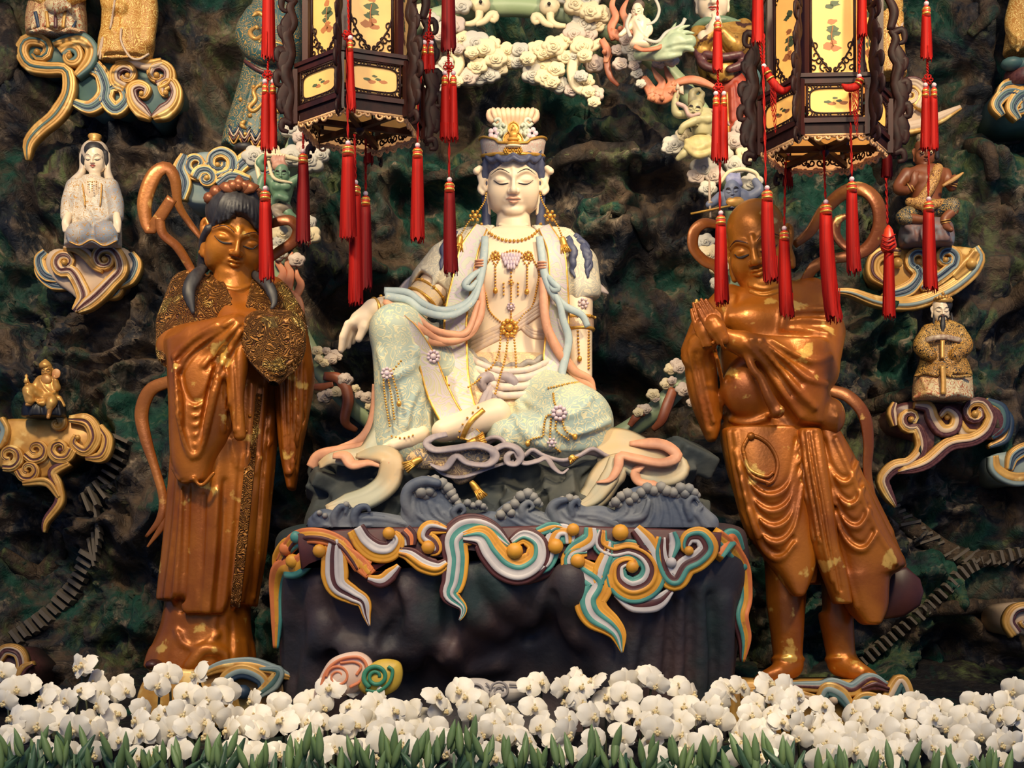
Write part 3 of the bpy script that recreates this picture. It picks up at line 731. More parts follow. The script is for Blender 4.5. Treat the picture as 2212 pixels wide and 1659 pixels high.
    # --- lapels and front bands
    prof = [(-1, 0), (-1, 3), (-0.9, 4.5), (-0.82, 3), (0, 5), (0.82, 3), (0.9, 4.5), (1, 3), (1, 0)]
    mi = [1, 1, 1, 0, 0, 1, 1, 1, 0]
    lp = []
    for pts, wd in (([(1040, 490, 44), (1014, 540, 20), (1000, 600, 8), (985, 680, 2), (985, 760, -14), (990, 830, -26), (1006, 890, -50), (1035, 935, -84)], (14, 22, 24, 26, 26, 26, 26, 12)),
                    ([(1176, 490, 44), (1200, 540, 20), (1206, 600, 14), (1206, 680, 20), (1196, 770, 14), (1186, 840, -10)], (14, 20, 22, 26, 24, 10))):
        lp.append(band(cr(pts, 50), wd, prof, (0, 0, -1), mi))
    lp.append(band(cr([(868, 686, -92), (892, 715, -86), (920, 770, -72), (948, 850, -70), (984, 912, -80), (1030, 946, -98)], 50), (8, 16, 22, 26, 26, 14), prof, (0, 0, -1), mi))
    each('front_band', lp, F, [M_LAPEL, M_GOLD], G)
    # crossed chest scarf
    cs = MB()
    for q in range(4):
        cs.add(*tube(B.on([(1182, 640+q*8), (1150, 662+q*8), (1110, 690+q*8), (1060, 715+q*8), (1014, 738+q*9)], 26, -1), 6, 8, 0.5, (0, 0, -1)))
    for q in range(3): cs.add(*tube(B.on([(1120, 690+q*4), (1150, 712+q*7), (1190, 712+q*6), (1206, 690+q*4)], 16, -1), 5, 8, 0.5, (0, 0, -1)))
    cs.build('chest_scarf', F, mat('chest_scarf', (222, 192, 158), (206, 180, 160), 0.5, scale=40), G)
    # --- scarves
    def scarf(name, m, runs, fl=0.55):
        each(name, [tube(cr(pts, 44), r, 10, fl, (0, 0, -1)) for pts, r in runs], F, m, G)
    scarf('peach_scarf', M_PEACH, [
        ([(1030, 580, 4), (1040, 640, -6), (1034, 690, -14), (1000, 728, -30), (960, 738, -44), (920, 732, -60), (885, 700, -84), (855, 668, -64), (830, 650, -50)], (8, 9, 9, 10, 10, 10, 10, 11, 6)),
        ([(1038, 600, 0), (1040, 660, -10), (1022, 715, -20), (985, 735, -40), (945, 732, -52), (905, 705, -74), (868, 668, -66)], (5, 7, 8, 8, 8, 7, 6)),
        ([(1034, 650, -12), (1010, 715, -32), (975, 722, -44), (930, 708, -62), (890, 672, -60)], (5, 7, 8, 7, 5)),
        ([(1172, 600, 2), (1178, 690, -6), (1196, 740, 0), (1222, 780, 10), (1254, 820, 20), (1278, 838, 24), (1268, 868, 20)], (8, 10, 10, 11, 12, 12, 8)),
        ([(1180, 700, -8), (1206, 760, -2), (1240, 800, 10), (1274, 820, 20), (1282, 846, 24)], (6, 9, 9, 9, 6)),
        ([(848, 930, -60), (800, 965, -50), (740, 975, -34), (690, 985, -20), (672, 1010, -16)], (10, 16, 14, 14, 12)),
        ([(812, 830, -30), (808, 900, -24), (780, 950, -26), (720, 975, -26)], (8, 12, 12, 8))])
    scarf('blue_scarf', M_BLUE, [
        ([(1048, 512, 22), (1046, 545, 6), (1040, 590, 0), (1024, 640, -12), (990, 665, -28), (950, 670, -40), (912, 655, -44), (880, 632, -44), (830, 628, -46)], (8, 9, 9, 9, 9, 8, 8, 8, 8)),
        ([(1040, 600, -2), (1022, 650, -18), (985, 678, -36), (950, 682, -46), (910, 670, -52), (880, 648, -52), (832, 640, -50)], (6, 7, 8, 8, 8, 8, 9)),
        ([(1038, 582, 0), (1016, 600, -12), (1004, 616, -16), (1016, 622, -14), (1030, 606, -8)], (4, 7, 8, 7, 4)),
        ([(1165, 512, 22), (1170, 545, 6), (1176, 590, 0), (1192, 630, -4), (1218, 660, 0), (1256, 680, 10), (1270, 706, 16)], (8, 9, 9, 9, 9, 8, 7)),
        ([(1186, 615, -4), (1208, 655, -6), (1216, 690, -4), (1228, 730, 0), (1222, 770, 0), (1214, 810, -4), (1224, 832, -6)], (6, 7, 8, 9, 9, 9, 8)),
        ([(1178, 590, 0), (1194, 610, -10), (1206, 622, -12), (1196, 626, -10), (1184, 612, -4)], (4, 6, 7, 6, 4))])
    tie = MB()
    for x, y in ((1036, 564), (1171, 568)):
        for q in range(3): tie.add(*lathe((x, y+q*6, 4), [(6, -3), (11, -1.5), (11, 1.5), (6, 3)], 10))
    tie.build('scarf_tie', F, M_PEACH, G)
    # --- trains lying over the rock
    tprof = [(-1, 0), (-0.7, 7), (-0.2, 4), (0.2, 5), (0.7, 7), (1, 0), (0.6, -6), (-0.6, -6)]
    tr = []
    for pts, wd in (([(860, 900, -50), (830, 950, -60), (790, 985, -72), (720, 990, -70), (690, 1006, -60)], (50, 40, 30, 20, 10)),
                    ([(770, 985, -86), (820, 980, -110), (845, 995, -122), (838, 1040, -128), (800, 1072, -132), (745, 1090, -136), (705, 1100, -136)], (6, 22, 26, 28, 28, 26, 10)),
                    ([(1290, 965, -70), (1350, 960, -80), (1420, 985, -90), (1460, 1000, -86), (1440, 1020, -84)], (50, 40, 30, 22, 10)),
                    ([(1460, 985, -90), (1470, 1010, -92), (1440, 1030, -100), (1390, 1022, -104), (1345, 1000, -112), (1310, 1030, -122), (1285, 1070, -128), (1250, 1092, -130), (1215, 1062, -128), (1210, 1056, -126)], (10, 26, 26, 22, 24, 36, 34, 30, 14, 4)),
                    ([(1330, 990, -116), (1318, 1030, -130), (1285, 1075, -138), (1252, 1096, -140)], (14, 20, 18, 10))):
        tr.append(band(cr(pts, 44), wd, tprof, (0, -0.45, -0.9))[:2])
    each('robe_train', tr, F, M_TRAIN, G)
    ps = []
    for pts, r in (([(1360, 958, -86), (1430, 960, -96), (1462, 985, -104), (1430, 1000, -114), (1370, 990, -124), (1340, 985, -130), (1335, 1010, -136), (1318, 1036, -140), (1288, 1042, -140)], (6, 14, 14, 13, 11, 12, 11, 9, 2)),
                   ([(1390, 1005, -118), (1372, 1020, -118), (1382, 1042, -118), (1420, 1048, -116), (1436, 1056, -112)], (6, 11, 11, 11, 2)),
                   ([(720, 985, -86), (745, 985, -92), (762, 1004, -100), (800, 1000, -112), (830, 1006, -124), (840, 998, -128)], (8, 13, 13, 9, 8, 2))):
        ps.append(tube(cr(pts, 40), r, 10, 0.5, (0, -0.5, -0.8)))
    each('train_lining', ps, F, M_PEACH, G)
    # patterned hem cloth and mauve ribbon on the rock front
    hp = MB()
    V, Fc = prism(cr([(876, 990), (905, 968), (960, 972), (1020, 970), (1085, 962), (1112, 975), (1098, 990), (1066, 1000), (1040, 1012), (1020, 1034), (990, 1046), (972, 1030), (950, 1014), (925, 1012), (900, 1010)], 60, True)[:-1], -132, -110, 5, 3); V[:, 2] += 4*np.sin(V[:, 0]*0.11); hp.add(V, Fc)
    hp.build('hem_cloth', F, M_NAVYB, G)
    rb = []
    for pts, r in (([(965, 938, -128), (935, 945, -136), (922, 958, -140), (940, 972, -142), (985, 968, -142), (1030, 962, -146), (1062, 972, -146), (1068, 990, -146), (1050, 1004, -146), (1010, 1000, -144), (985, 985, -144), (960, 1012, -144), (930, 1004, -140)], (8, 9, 10, 10, 10, 11, 11, 11, 8, 8, 9, 9, 3)),
                   ([(1060, 975, -138), (1090, 962, -140), (1115, 968, -142), (1125, 985, -142), (1115, 1002, -142), (1098, 1000, -142), (1096, 984, -142), (1112, 976, -140), (1130, 1000, -138), (1160, 996, -138), (1180, 990, -138), (1198, 1012, -136), (1214, 1022, -134), (1228, 1012, -132)], (8, 9, 9, 9, 8, 8, 7, 7, 7, 7, 7, 7, 5, 2)),
                   ([(930, 1000, -132), (960, 1025, -134), (1000, 1030, -136), (1060, 1010, -134), (1110, 995, -132)], (4, 5, 6, 5, 4))):
        rb.append(tube(cr(pts, 90), r, 10, 0.45, (0, -0.7, -0.7)))
    each('mauve_ribbon', rb, F, M_GREY, G)
    # --- jewellery
    def string(name, runs, src=B, r=3.2, off=-2.5, m=M_GOLD):
        q = MB()
        for pts in runs: beads(q, src.on(pts, 40, off) if len(pts[0]) == 2 else cr(pts, 40), r)
        o = q.build(name, F, m, G); o['kind'] = 'stuff'
    string('necklace', [[(1040, 484), (1056, 502), (1082, 516), (1109, 520), (1136, 516), (1158, 502), (1168, 484)]], r=4.0)
    string('chest_beads', [[(1058, 560), (1046, 580), (1042, 610), (1050, 640), (1056, 668), (1070, 686), (1098, 708)], [(1152, 560), (1164, 588), (1160, 620), (1150, 660), (1130, 680), (1112, 706)],
                           [(1062, 556), (1070, 572), (1078, 560)], [(1070, 575), (1070, 622)], [(1128, 556), (1138, 572), (1150, 556)], [(1139, 575), (1138, 625)],
                           [(1085, 550), (1100, 542), (1118, 542), (1132, 550)], [(1104, 580), (1104, 605)], [(1104, 615), (1104, 690)], [(1088, 612), (1088, 636)], [(1119, 612), (1119, 636)]], r=2.7)
    string('hanging_beads', [[(1082, 715, 10), (1078, 760, 0), (1064, 790, -10), (1050, 800, -14)], [(1098, 722, 8), (1092, 770, -4), (1078, 820, -26), (1070, 850, -34)],
                             [(1110, 722, 8), (1114, 770, -4), (1116, 800, -6), (1124, 832, -16), (1140, 846, -20)], [(1060, 870, -44), (1040, 900, -70), (1020, 925, -100)],
                             [(923, 745, -70), (936, 775, -70), (942, 800, -66), (960, 825, -60), (970, 832, -58)], [(1012, 836, -50), (1030, 824, -36), (1046, 808, -20)]], r=2.9)
    string('knee_beads', [[(866, 780, -112), (850, 798, -112), (838, 805, -108)], [(846, 806, -110), (856, 840, -108), (862, 868, -104)], [(838, 815, -108), (846, 860, -104), (852, 905, -100)], [(828, 815, -104), (832, 860, -100), (842, 920, -98)]], r=2.7)
    lapb = [[(1185, 838), (1230, 828), (1250, 826)], [(1195, 850), (1198, 870), (1206, 885)], [(1196, 896), (1180, 900), (1174, 930), (1172, 942), (1150, 948), (1140, 956)], [(1190, 905), (1188, 950)], [(1202, 905), (1202, 930), (1228, 950)], [(1214, 905), (1222, 930), (1240, 942)], [(1196, 965), (1218, 982), (1232, 990)]]
    string('lap_beads', lapb, K, 2.7, -4)
    string('sleeve_beads', [[(1248, 715), (1251, 770)], [(1272, 716), (1272, 795)]], B, 3.0, -3)
    string('ear_chain', [[(1050, 418, 80), (1046, 436, 70), (1030, 460, 50), (1012, 480, 38), (1000, 500, 30), (994, 510, 22)], [(1167, 418, 80), (1172, 436, 70), (1186, 460, 50), (1200, 480, 40), (1210, 500, 32), (1214, 512, 24)]], r=2.6)
    orn = MB()
    def rosette(x, y, z, r, n=8, mi=0):
        for i in range(n): a = i*2*math.pi/n; orn.add(*ball((x+r*math.cos(a), y+r*math.sin(a), z), r*0.42, 6, 4), mi)
        orn.add(*ball((x, y, z-2), r*0.62, 8, 5, 1, 1, 0.7), mi)
    zf = lambda s, x, y: float(s.front(x, y)[0])
    for x, y in ((1070, 552), (1141, 552)): rosette(x, y, zf(B, x, y)-4, 8)
    rosette(1100, 708, zf(B, 1100, 708)-6, 15, 10); rosette(1104, 662, zf(B, 1104, 662)-3, 7, 8, 1); rosette(1104, 610, zf(B, 1104, 610)-3, 5, 5)
    rosette(936, 770, -76, 11, 9, 1); rosette(836, 806, -110, 10, 8, 1); rosette(1208, 892, zf(K, 1208, 892)-5, 13, 9, 1); rosette(1192, 956, zf(K, 1192, 956)-8, 8, 6, 1)
    rosette(1026, 466, 40, 10, 6); rosette(1188, 466, 44, 10, 6); rosette(1260, 655, 44, 9, 7, 1)
    for x, y, z in ((1070, 628, zf(B, 1070, 628)-5), (1138, 630, zf(B, 1138, 630)-5), (1252, 775, zf(B, 1252, 775)-5), (862, 872, -106), (1140, 958, -112), (1242, 944, -112), (1236, 992, -124)):
        orn.add(*ball((x, y, z), 5.5, 8, 6, 1, 1.3, 1))
    orn.add(*tube(cr([(1060, 868, -46), (1066, 862, -48), (1072, 868, -48), (1066, 874, -46), (1060, 868, -46)], 14), 3, 6))
    orn.build('jewelled_rosette', F, [M_GOLD, M_PINK], G)['kind'] = 'stuff'
    lot = MB(); zl = zf(B, 1104, 565)-6                                              # lotus pendant
    for r_, n, yy in ((0, 7, 552), (1, 6, 560), (2, 5, 568), (3, 3, 576)):
        for i in range(n):
            u = (i-(n-1)/2); lot.add(*ball((1104+u*6.2, yy, zl-r_*1.5+abs(u)*0.8), 5, 6, 4, 0.8, 1.5, 0.6))
    lot.build('lotus_pendant', F, M_PINK, G)
    def bracelet(name, c, ax, r, w_, m):
        q = MB(); ax = np.asarray(ax, float); ax /= np.linalg.norm(ax); u = np.cross(ax, [0, 0, 1.0]); u /= np.linalg.norm(u); v = np.cross(ax, u)
        a = np.linspace(0, 2*math.pi, 25)
        for o, rr, mi in ((-1, 4, 0), (1, 4, 0)):
            q.add(*tube(np.asarray(c)+o*w_*ax+r*(np.cos(a)[:, None]*u+np.sin(a)[:, None]*v), rr, 6), mi)
        ring = [np.asarray(c)+o*w_*ax+(r+1)*(np.cos(a)[:, None]*u+np.sin(a)[:, None]*v) for o in (-1, -0.3, 0.3, 1)]
        V = wp(np.vstack(ring)); q.add(V, [(i+k*25, i+1+k*25, i+26+k*25, i+25+k*25) for k in range(3) for i in range(24)], 1)
        for i in range(0, 24, 3): q.add(*ball(np.asarray(c)-w_*ax+(r+4)*(math.cos(a[i])*u+math.sin(a[i])*v), 4, 6, 4), 0)
        return q.build(name, F, [M_GOLD, m], G)
    gl = brocade('bangle_relief', (216, 190, 160), (236, 204, 140), 60, 0.06)
    bracelet('armlet', (920, 640, 52), (-52, 62, -30), 38, 13, gl); bracelet('bracelet', (818, 667, -16), (-40, 5, -20), 23, 9, gl); bracelet('armlet', (1249, 700, 74), (2, 60, -10), 33, 13, mat('bangle_mauve', (170, 140, 130), (200, 164, 120), 0.45, scale=90))
    an = MB()
    p = [(1045, 885), (1022, 905), (1008, 925), (998, 950)]
    an.add(*band(B.on(p, 20, -1), 5.5, [(-1, 0), (-0.9, 3), (0, 1.5), (0.9, 3), (1, 0)], (0, 0, -1))[:2]); beads(an, B.on([(1033, 880), (1010, 902), (995, 925), (990, 945)], 20, -4), 2.6, 5)
    beads(an, B.on([(846, 942), (870, 946), (892, 940)], 16, -3), 2.4, 3.2)
    an.build('anklet', F, M_GOLD, G)['kind'] = 'stuff'
    # gold tassels
    for (x, y, z, rot, L) in ((992, 525, 20, 8, 34), (1218, 528, 20, -14, 34), (893, 1000, -142, 60, 42), (1030, 1058, -148, -35, 44), (1028, 952, -132, -110, 40), (1236, 990, -126, -40, 14)):
        t = MB(); a = R(rot); d = np.array([-math.sin(a), math.cos(a), 0.0]); n = np.array([d[1], -d[0], 0])
        c0 = np.array([x, y, z], float)-d*L/2
        V, Fc, _ = band(np.array([c0+d*L*t_ for t_ in np.linspace(0, 1, 8)]), (5, 7, 8, 8, 9, 11, 14), [(-1, 0), (-0.6, 5), (0, 7), (0.6, 5), (1, 0), (0, -4)], (0, 0, -1)); t.add(V, Fc)
        for q in (-0.7, -0.35, 0, 0.35, 0.7): t.add(*tube(np.array([c0+d*L*0.5+n*q*8+np.array([0, 0, -6]), c0+d*L*1.04+n*q*15+np.array([0, 0, -6])]), 1.8, 5))
        t.add(*ball(c0+d*L*0.7+np.array([0, 0, -7]), 3.2, 6, 4)); t.build('gold_tassel', F, M_GOLD, G)
    return G
def build_crown(F, G):
    root = None
    m_b = brocade('crown_relief', (206, 172, 156), (206, 204, 186), 50, 0.06); m_fan = mat('crown_fan', (232, 196, 160), (222, 180, 146), 0.5, scale=20)
    m_sage = mat('sage', (184, 194, 172), (206, 206, 180), 0.5, scale=60)
    b = MB(); n = 40; a = np.linspace(-math.pi*0.62, math.pi*0.62, n)                # open band with raised lobes
    X = 1108+66*np.sin(a); Z = 118-76*np.cos(a); low = 336-6*np.cos(a)+0*a; top = 302+14*np.cos(a*2.0)*0+np.where(np.abs(a) < 0.5, 6, -6*np.abs(np.sin((np.abs(a)-0.5)*3)))
    V = []
    rows = [(low, 1.0), ((low+top)/2, 1.04), (top, 1.09), (top, 1.02), (low, 0.93)]
    for y, k in rows: V.append(wp(np.c_[1108+(X-1108)*k, y, 118+(Z-118)*k]))
    b.add(np.vstack(V), [(r*n+i, r*n+i+1, (r+1)*n+i+1, (r+1)*n+i) for r in range(4) for i in range(n-1)])
    root = b.build('crown', F, m_b, G)
    g = MB()
    g.add(*tube(np.c_[1108+(X-1108)*1.01, low+2, 118+(Z-118)*1.01], 4.2, 8)); g.add(*tube(np.c_[1108+(X-1108)*1.09, top, 118+(Z-118)*1.09], 3.0, 6))
    for x in (1094, 1108, 1122):
        for i in range(6): q = i*math.pi/3; g.add(*ball((x+5*math.cos(q), 325+5*math.sin(q), 38), 3, 6, 4))
        g.add(*ball((x, 325, 36), 3.4, 6, 4))
    g.build('crown_rim', F, M_GOLD, root)
    f = MB()                                                                         # upright fan of scrolled tubes
    for i in range(9):
        x = 1068+i*10; f.add(*tube(cr([(1108+(x-1108)*0.55, 296, 96), (1108+(x-1108)*0.85, 265, 88), (x, 246, 80), (x+(x-1108)*0.08, 238, 90), (x+(x-1108)*0.1, 250, 104)], 14), 6.2, 8))
    for q in (-1, 1): f.add(*tube(cr([(1108+q*40, 262, 90), (1108+q*49, 254, 92), (1108+q*50, 242, 94), (1108+q*44, 240, 92)], 10), (9, 9, 8, 6), 8))
    f.build('crown_fan', F, m_fan, root)
    s = MB()
    for q in (-1, 1):
        for pts, r in (([(28, 300, 62), (34, 290, 60), (30, 282, 58), (24, 288, 56), (29, 292, 54)], 4.5), ([(22, 282, 64), (28, 274, 62), (22, 268, 60), (18, 274, 58)], 4), ([(40, 262, 70), (32, 256, 68), (26, 264, 68), (36, 272, 72), (42, 266, 72)], 4), ([(36, 312, 62), (28, 306, 60), (34, 298, 58)], 5), ([(20, 300, 56), (26, 310, 56), (20, 316, 54)], 4)):
            s.add(*tube(cr([(1108+q*x, y, z) for x, y, z in pts], 12), r, 7))
        s.add(*ball((1108+q*20, 294, 72), 22, 10, 8, 1, 1.2, 0.5))
    s.build('crown_scroll', F, m_sage, root)
    fl = MB()
    for q in (-1, 1):
        for i in range(5): a_ = i*2*math.pi/5; fl.add(*ball((1108+q*41+8*math.cos(a_), 288+8*math.sin(a_), 58), 6.4, 8, 5, 1, 1, 0.5))
    fl.build('crown_flower', F, M_PINK, root)
    md = MB()
    V, Fc = prism([(1108+23*math.sin(t)*(1), 302-21*math.cos(t)) for t in np.linspace(0, 2*math.pi, 24, endpoint=False)], 44, 60, 3); md.add(V, Fc)
    V, Fc = prism([(1109+13*math.sin(t), 277-14*math.cos(t)-(5 if i == 0 else 0)) for i, t in enumerate(np.linspace(0, 2*math.pi, 20, endpoint=False))], 40, 56, 3); md.add(V, Fc)
    md.add(*tube(cr([(1109+12*math.sin(t), 277-13*math.cos(t), 39) for t in np.linspace(0, 2*math.pi, 20)], 30), 1.6, 5))
    md.add(*tube(cr([(1108+21*math.sin(t), 302-19*math.cos(t), 43) for t in np.linspace(0, 2*math.pi, 20)], 30), 1.6, 5))
    for c_, r_ in (((1109, 279, 36), (5.5, 6.5, 5)), ((1109, 271, 37), (2.5, 2.5, 2.5)), ((1109, 291, 36), (10, 9, 6)), ((1109, 301, 32), (14, 5, 7)), ((1109, 309, 33), (16, 4, 8))): md.add(*ball(c_, 1, 10, 8, *r_))
    md.build('crown_medallion', F, mat('medallion_gold', (232, 176, 84), (222, 160, 66), 0.38, 0.3, scale=30), root)
    lt = MB(); lt.add(*ball((1109, 316, 36), 1, 12, 6, 18, 4, 10)); lt.build('crown_lotus', F, mat('lotus_cream', (240, 224, 184), rough=0.5), root)
    return root
build_guanyin()
# ================================================================ rock seat with waves, pedestal with painted clouds
M_SEAT = mat('seat_rock', (44, 52, 54), (84, 84, 74), 0.75, scale=3, detail=5, lo=0.42, hi=0.68, bump=0.5, bscale=14)
M_WAVE = mat('wave_slate', (78, 88, 104), (116, 120, 124), 0.6, scale=5, lo=0.4, hi=0.65, bump=0.25, bscale=30)
M_FOAM = mat('wave_foam', (132, 132, 128), (158, 152, 140), 0.6, scale=9, bump=0.15, bscale=30)
M_YEL = mat('paint_yellow', (226, 160, 46), (206, 138, 40), 0.5, scale=10, c3=(190, 120, 50), s3=16, t3=0.62, w3=0.08)
M_WHT = mat('paint_white', (206, 198, 192), (188, 180, 178), 0.5, scale=12)
M_TEAL = mat('paint_teal', (84, 150, 136), (66, 130, 122), 0.5, scale=12)
M_MAR = mat('paint_maroon', (92, 44, 40), (70, 34, 36), 0.5, scale=12)
M_ORG = mat('paint_orange', (226, 128, 66), (206, 112, 60), 0.5, scale=12)
M_PROCK = mat('pedestal_rock', (44, 42, 48), (78, 58, 56), 0.6, scale=2.2, detail=5, lo=0.4, hi=0.66, c3=(32, 48, 48), s3=1.8, t3=0.54, w3=0.12, bump=0.25, bscale=40)
FP = Frame(-80)
def painted_band(pts, w, cols, n=60, relief=6.0, up=(0, 0, -1), thick=14.0, gap=0.0):
    """ribbon whose colour strips run along it; cols = materials index from one edge to the other"""
    m = len(cols); prof = []; mi = []
    for i in range(m):
        u0 = -1+2*i/m; u1 = -1+2*(i+1)/m; hgt = relief*(1-((u0+u1)/2)**2*0.55)-(1.5 if i % 2 else 0)
        prof += [(u0+0.02, hgt-1.2), ((u0+u1)/2, hgt), (u1-0.02, hgt-1.2)]; mi += [cols[i], cols[i], cols[min(i+1, m-1)]]
    prof += [(1, -thick), (-1, -thick)]; mi[-1] = cols[-1]; mi += [cols[-1], cols[0]]
    return band(cr(pts, n), w, prof, up, mi)
def spiral(cx, cy, r0, r1, a0, turns, n=20, z=0.0, dz=0.0, sq=1.0):
    t = np.linspace(0, 1, n); a = R(a0)+t*turns*2*math.pi; r = r0+(r1-r0)*t
    return [(cx+r_*math.cos(q), cy+sq*r_*math.sin(q), z+dz*k) for r_, q, k in zip(r, a, t)]
def build_seat():
    F = FP
    G = thing('rock_seat', 'dark carved rock seat edged with grey waves under the seated goddess', 'rock seat', F, (1090, 1150, 40))
    s = SDF((640, 1570), (940, 1160), (-200, 260), 4.6)
    s.loft([(985, 740, 1420, -60, 230), (1010, 700, 1470, -90, 240), (1040, 690, 1500, -80, 245), (1080, 680, 1490, -110, 245), (1120, 665, 1520, -140, 250), (1150, 660, 1540, -140, 250)], p=3.2, capr=10)
    rng = np.random.RandomState(7)
    for i in range(60):                                                               # facets and hollows
        x = rng.uniform(690, 1510); y = rng.uniform(995, 1120); r = rng.uniform(18, 52)
        z = float(s.front(x, y)[0]); rot = rotm(rng.uniform(-40, 40), rng.uniform(-30, 40), rng.uniform(0, 90))
        if i % 2: s.rbox((x, y, z+r*0.5), (r, r*0.7, r*0.7), 3, 6, 'u', rot)
        else: s.ell((x, y, z-r*0.1), (r, r*0.8, r*0.7), 8, 's', rot)
    for x, y, r in ((1490, 985, 44), (1440, 1000, 40), (700, 1030, 30), (1000, 1060, 46), (1180, 1060, 40)): s.rbox((x, y, 0), (r, r*0.6, 60), 6, 8, 'u', rotm(20, 15, 20))
    s.build('rock', F, M_SEAT, G, 1)
    base = MB()                                                                       # plinth strip below the waves
    V, Fc = prism([(665, 1118), (1500, 1108), (1548, 1128), (1552, 1146), (690, 1146), (660, 1136)], -172, 120, 5); base.add(V, Fc); base.build('plinth', F, mat('plinth_slate', (46, 50, 60), (60, 64, 72), 0.6, scale=8), G, False)
    # waves: crests with ribbed bodies, curled lips and foam beads
    def wave(body, ribs, curls, foam, z=-172):
        w = SDF((min(p[0] for p in body)-30, max(p[0] for p in body)+30), (min(p[1] for p in body)-30, 1152), (z-40, z+70), 2.7)
        b = cr(body, 30)
        for i in range(len(b)-1):
            w.cap((b[i][0], b[i][1], z+6), (b[i][0], max(b[i][1], 1135), z+6), 15, 15, 6)
        for pts, r in ribs: w.stroke(pts, r, 3, 'u', n=14)
        for c in curls: w.chain(cr(c[0], 18), c[1], 3)
        o = w.build('wave', F, M_WAVE, G, 1)
        fb = MB()
        foam = [(x, y, r*1.2) for x, y, r in foam]
        for x, y, r in foam: fb.add(*ball((x, y, z-12), r, 8, 6))
        for x, y, r in foam: fb.add(*ball((x+r*0.7, y+r*0.6, z-6), r*0.75, 8, 6)); fb.add(*ball((x-r*0.7, y+r*0.5, z-4), r*0.7, 8, 6))
        f = fb.build('foam', F, M_FOAM, o); f['kind'] = 'stuff'
    z = -172
    wave([(680, 1130, 0), (700, 1115, 0), (725, 1122, 0), (745, 1105, 0), (770, 1128, 0), (800, 1122, 0), (850, 1128, 0), (900, 1140, 0)],
         [([(770, 1112), (820, 1112), (880, 1130)], 3), ([(720, 1128), (735, 1100), (748, 1095)], 4), ([(700, 1135), (740, 1140), (800, 1135)], 3), ([(775, 1120), (830, 1122), (890, 1138)], 2.5)],
         [([(768, 1140, z-8), (765, 1115, z-12), (775, 1098, z-14), (792, 1094, z-14), (798, 1104, z-14)], (8, 9, 9, 7, 4)), ([(725, 1138, z-8), (722, 1115, z-12), (735, 1095, z-14), (748, 1096, z-12), (746, 1108, z-12)], (7, 8, 8, 6, 4)), ([(688, 1128, z-6), (680, 1116, z-8), (690, 1106, z-8), (698, 1114, z-8)], (6, 6, 5, 3))],
         [(690, 1108, 5), (702, 1114, 5), (748, 1090, 6)])
    wave([(885, 1135, 0), (885, 1080, 0), (905, 1055, 0), (940, 1065, 0), (975, 1105, 0), (1010, 1128, 0), (1060, 1120, 0), (1090, 1130, 0)],
         [([(892, 1070), (900, 1110), (950, 1140)], 4), ([(908, 1080), (920, 1115), (970, 1142)], 3), ([(925, 1085), (940, 1115), (985, 1138)], 3), ([(945, 1095), (960, 1118), (1000, 1140)], 3), ([(960, 1108), (980, 1125), (1020, 1142)], 3), ([(1000, 1128), (1050, 1118), (1085, 1130)], 3), ([(1020, 1138), (1060, 1128), (1085, 1138)], 2.5)],
         [([(890, 1120, z-6), (876, 1085, z-12), (884, 1055, z-16), (915, 1040, z-20), (945, 1044, z-22)], (9, 11, 12, 12, 9)), ([(985, 1122, z-10), (980, 1105, z-14), (995, 1092, z-16), (1004, 1104, z-16), (996, 1112, z-16)], (7, 7, 7, 5, 3))],
         [(888, 1056, 10), (905, 1046, 12), (925, 1042, 12), (940, 1036, 9), (956, 1044, 10), (968, 1054, 10), (975, 1066, 9), (982, 1076, 8), (910, 1062, 12), (928, 1060, 10), (990, 1088, 7), (1010, 1086, 7), (1022, 1092, 6), (1034, 1088, 7), (1044, 1094, 6)])
    wave([(1075, 1130, 0), (1090, 1110, 0), (1120, 1095, 0), (1150, 1115, 0), (1185, 1128, 0), (1215, 1130, 0)],
         [([(1130, 1100), (1150, 1120), (1200, 1138)], 3), ([(1115, 1112), (1140, 1128), (1185, 1142)], 3), ([(1100, 1120), (1125, 1134), (1160, 1144)], 3), ([(1150, 1108), (1180, 1122), (1215, 1132)], 2.5)],
         [([(1130, 1118, z-8), (1128, 1098, z-12), (1142, 1084, z-14), (1152, 1094, z-14), (1144, 1102, z-14)], (8, 8, 7, 5, 3))],
         [(1082, 1112, 9), (1096, 1098, 9), (1112, 1088, 9), (1125, 1072, 10), (1140, 1066, 10), (1152, 1074, 9), (1160, 1084, 8), (1104, 1108, 8)])
    wave([(1190, 1130, 0), (1200, 1095, 0), (1230, 1095, 0), (1260, 1112, 0), (1300, 1110, 0), (1340, 1128, 0)],
         [([(1196, 1105), (1215, 1128), (1270, 1142)], 4), ([(1215, 1105), (1235, 1122), (1300, 1140)], 3), ([(1250, 1112), (1290, 1115), (1340, 1132)], 3), ([(1270, 1120), (1300, 1124), (1340, 1140)], 2.5), ([(1280, 1106), (1310, 1108), (1345, 1124)], 2.5)],
         [([(1200, 1125, z-8), (1192, 1100, z-12), (1205, 1084, z-16), (1222, 1080, z-16)], (9, 10, 9, 6)), ([(1236, 1112, z-10), (1234, 1092, z-14), (1248, 1080, z-16), (1252, 1094, z-16)], (7, 7, 6, 3))],
         [(1215, 1080, 7), (1230, 1076, 8), (1244, 1078, 7)])
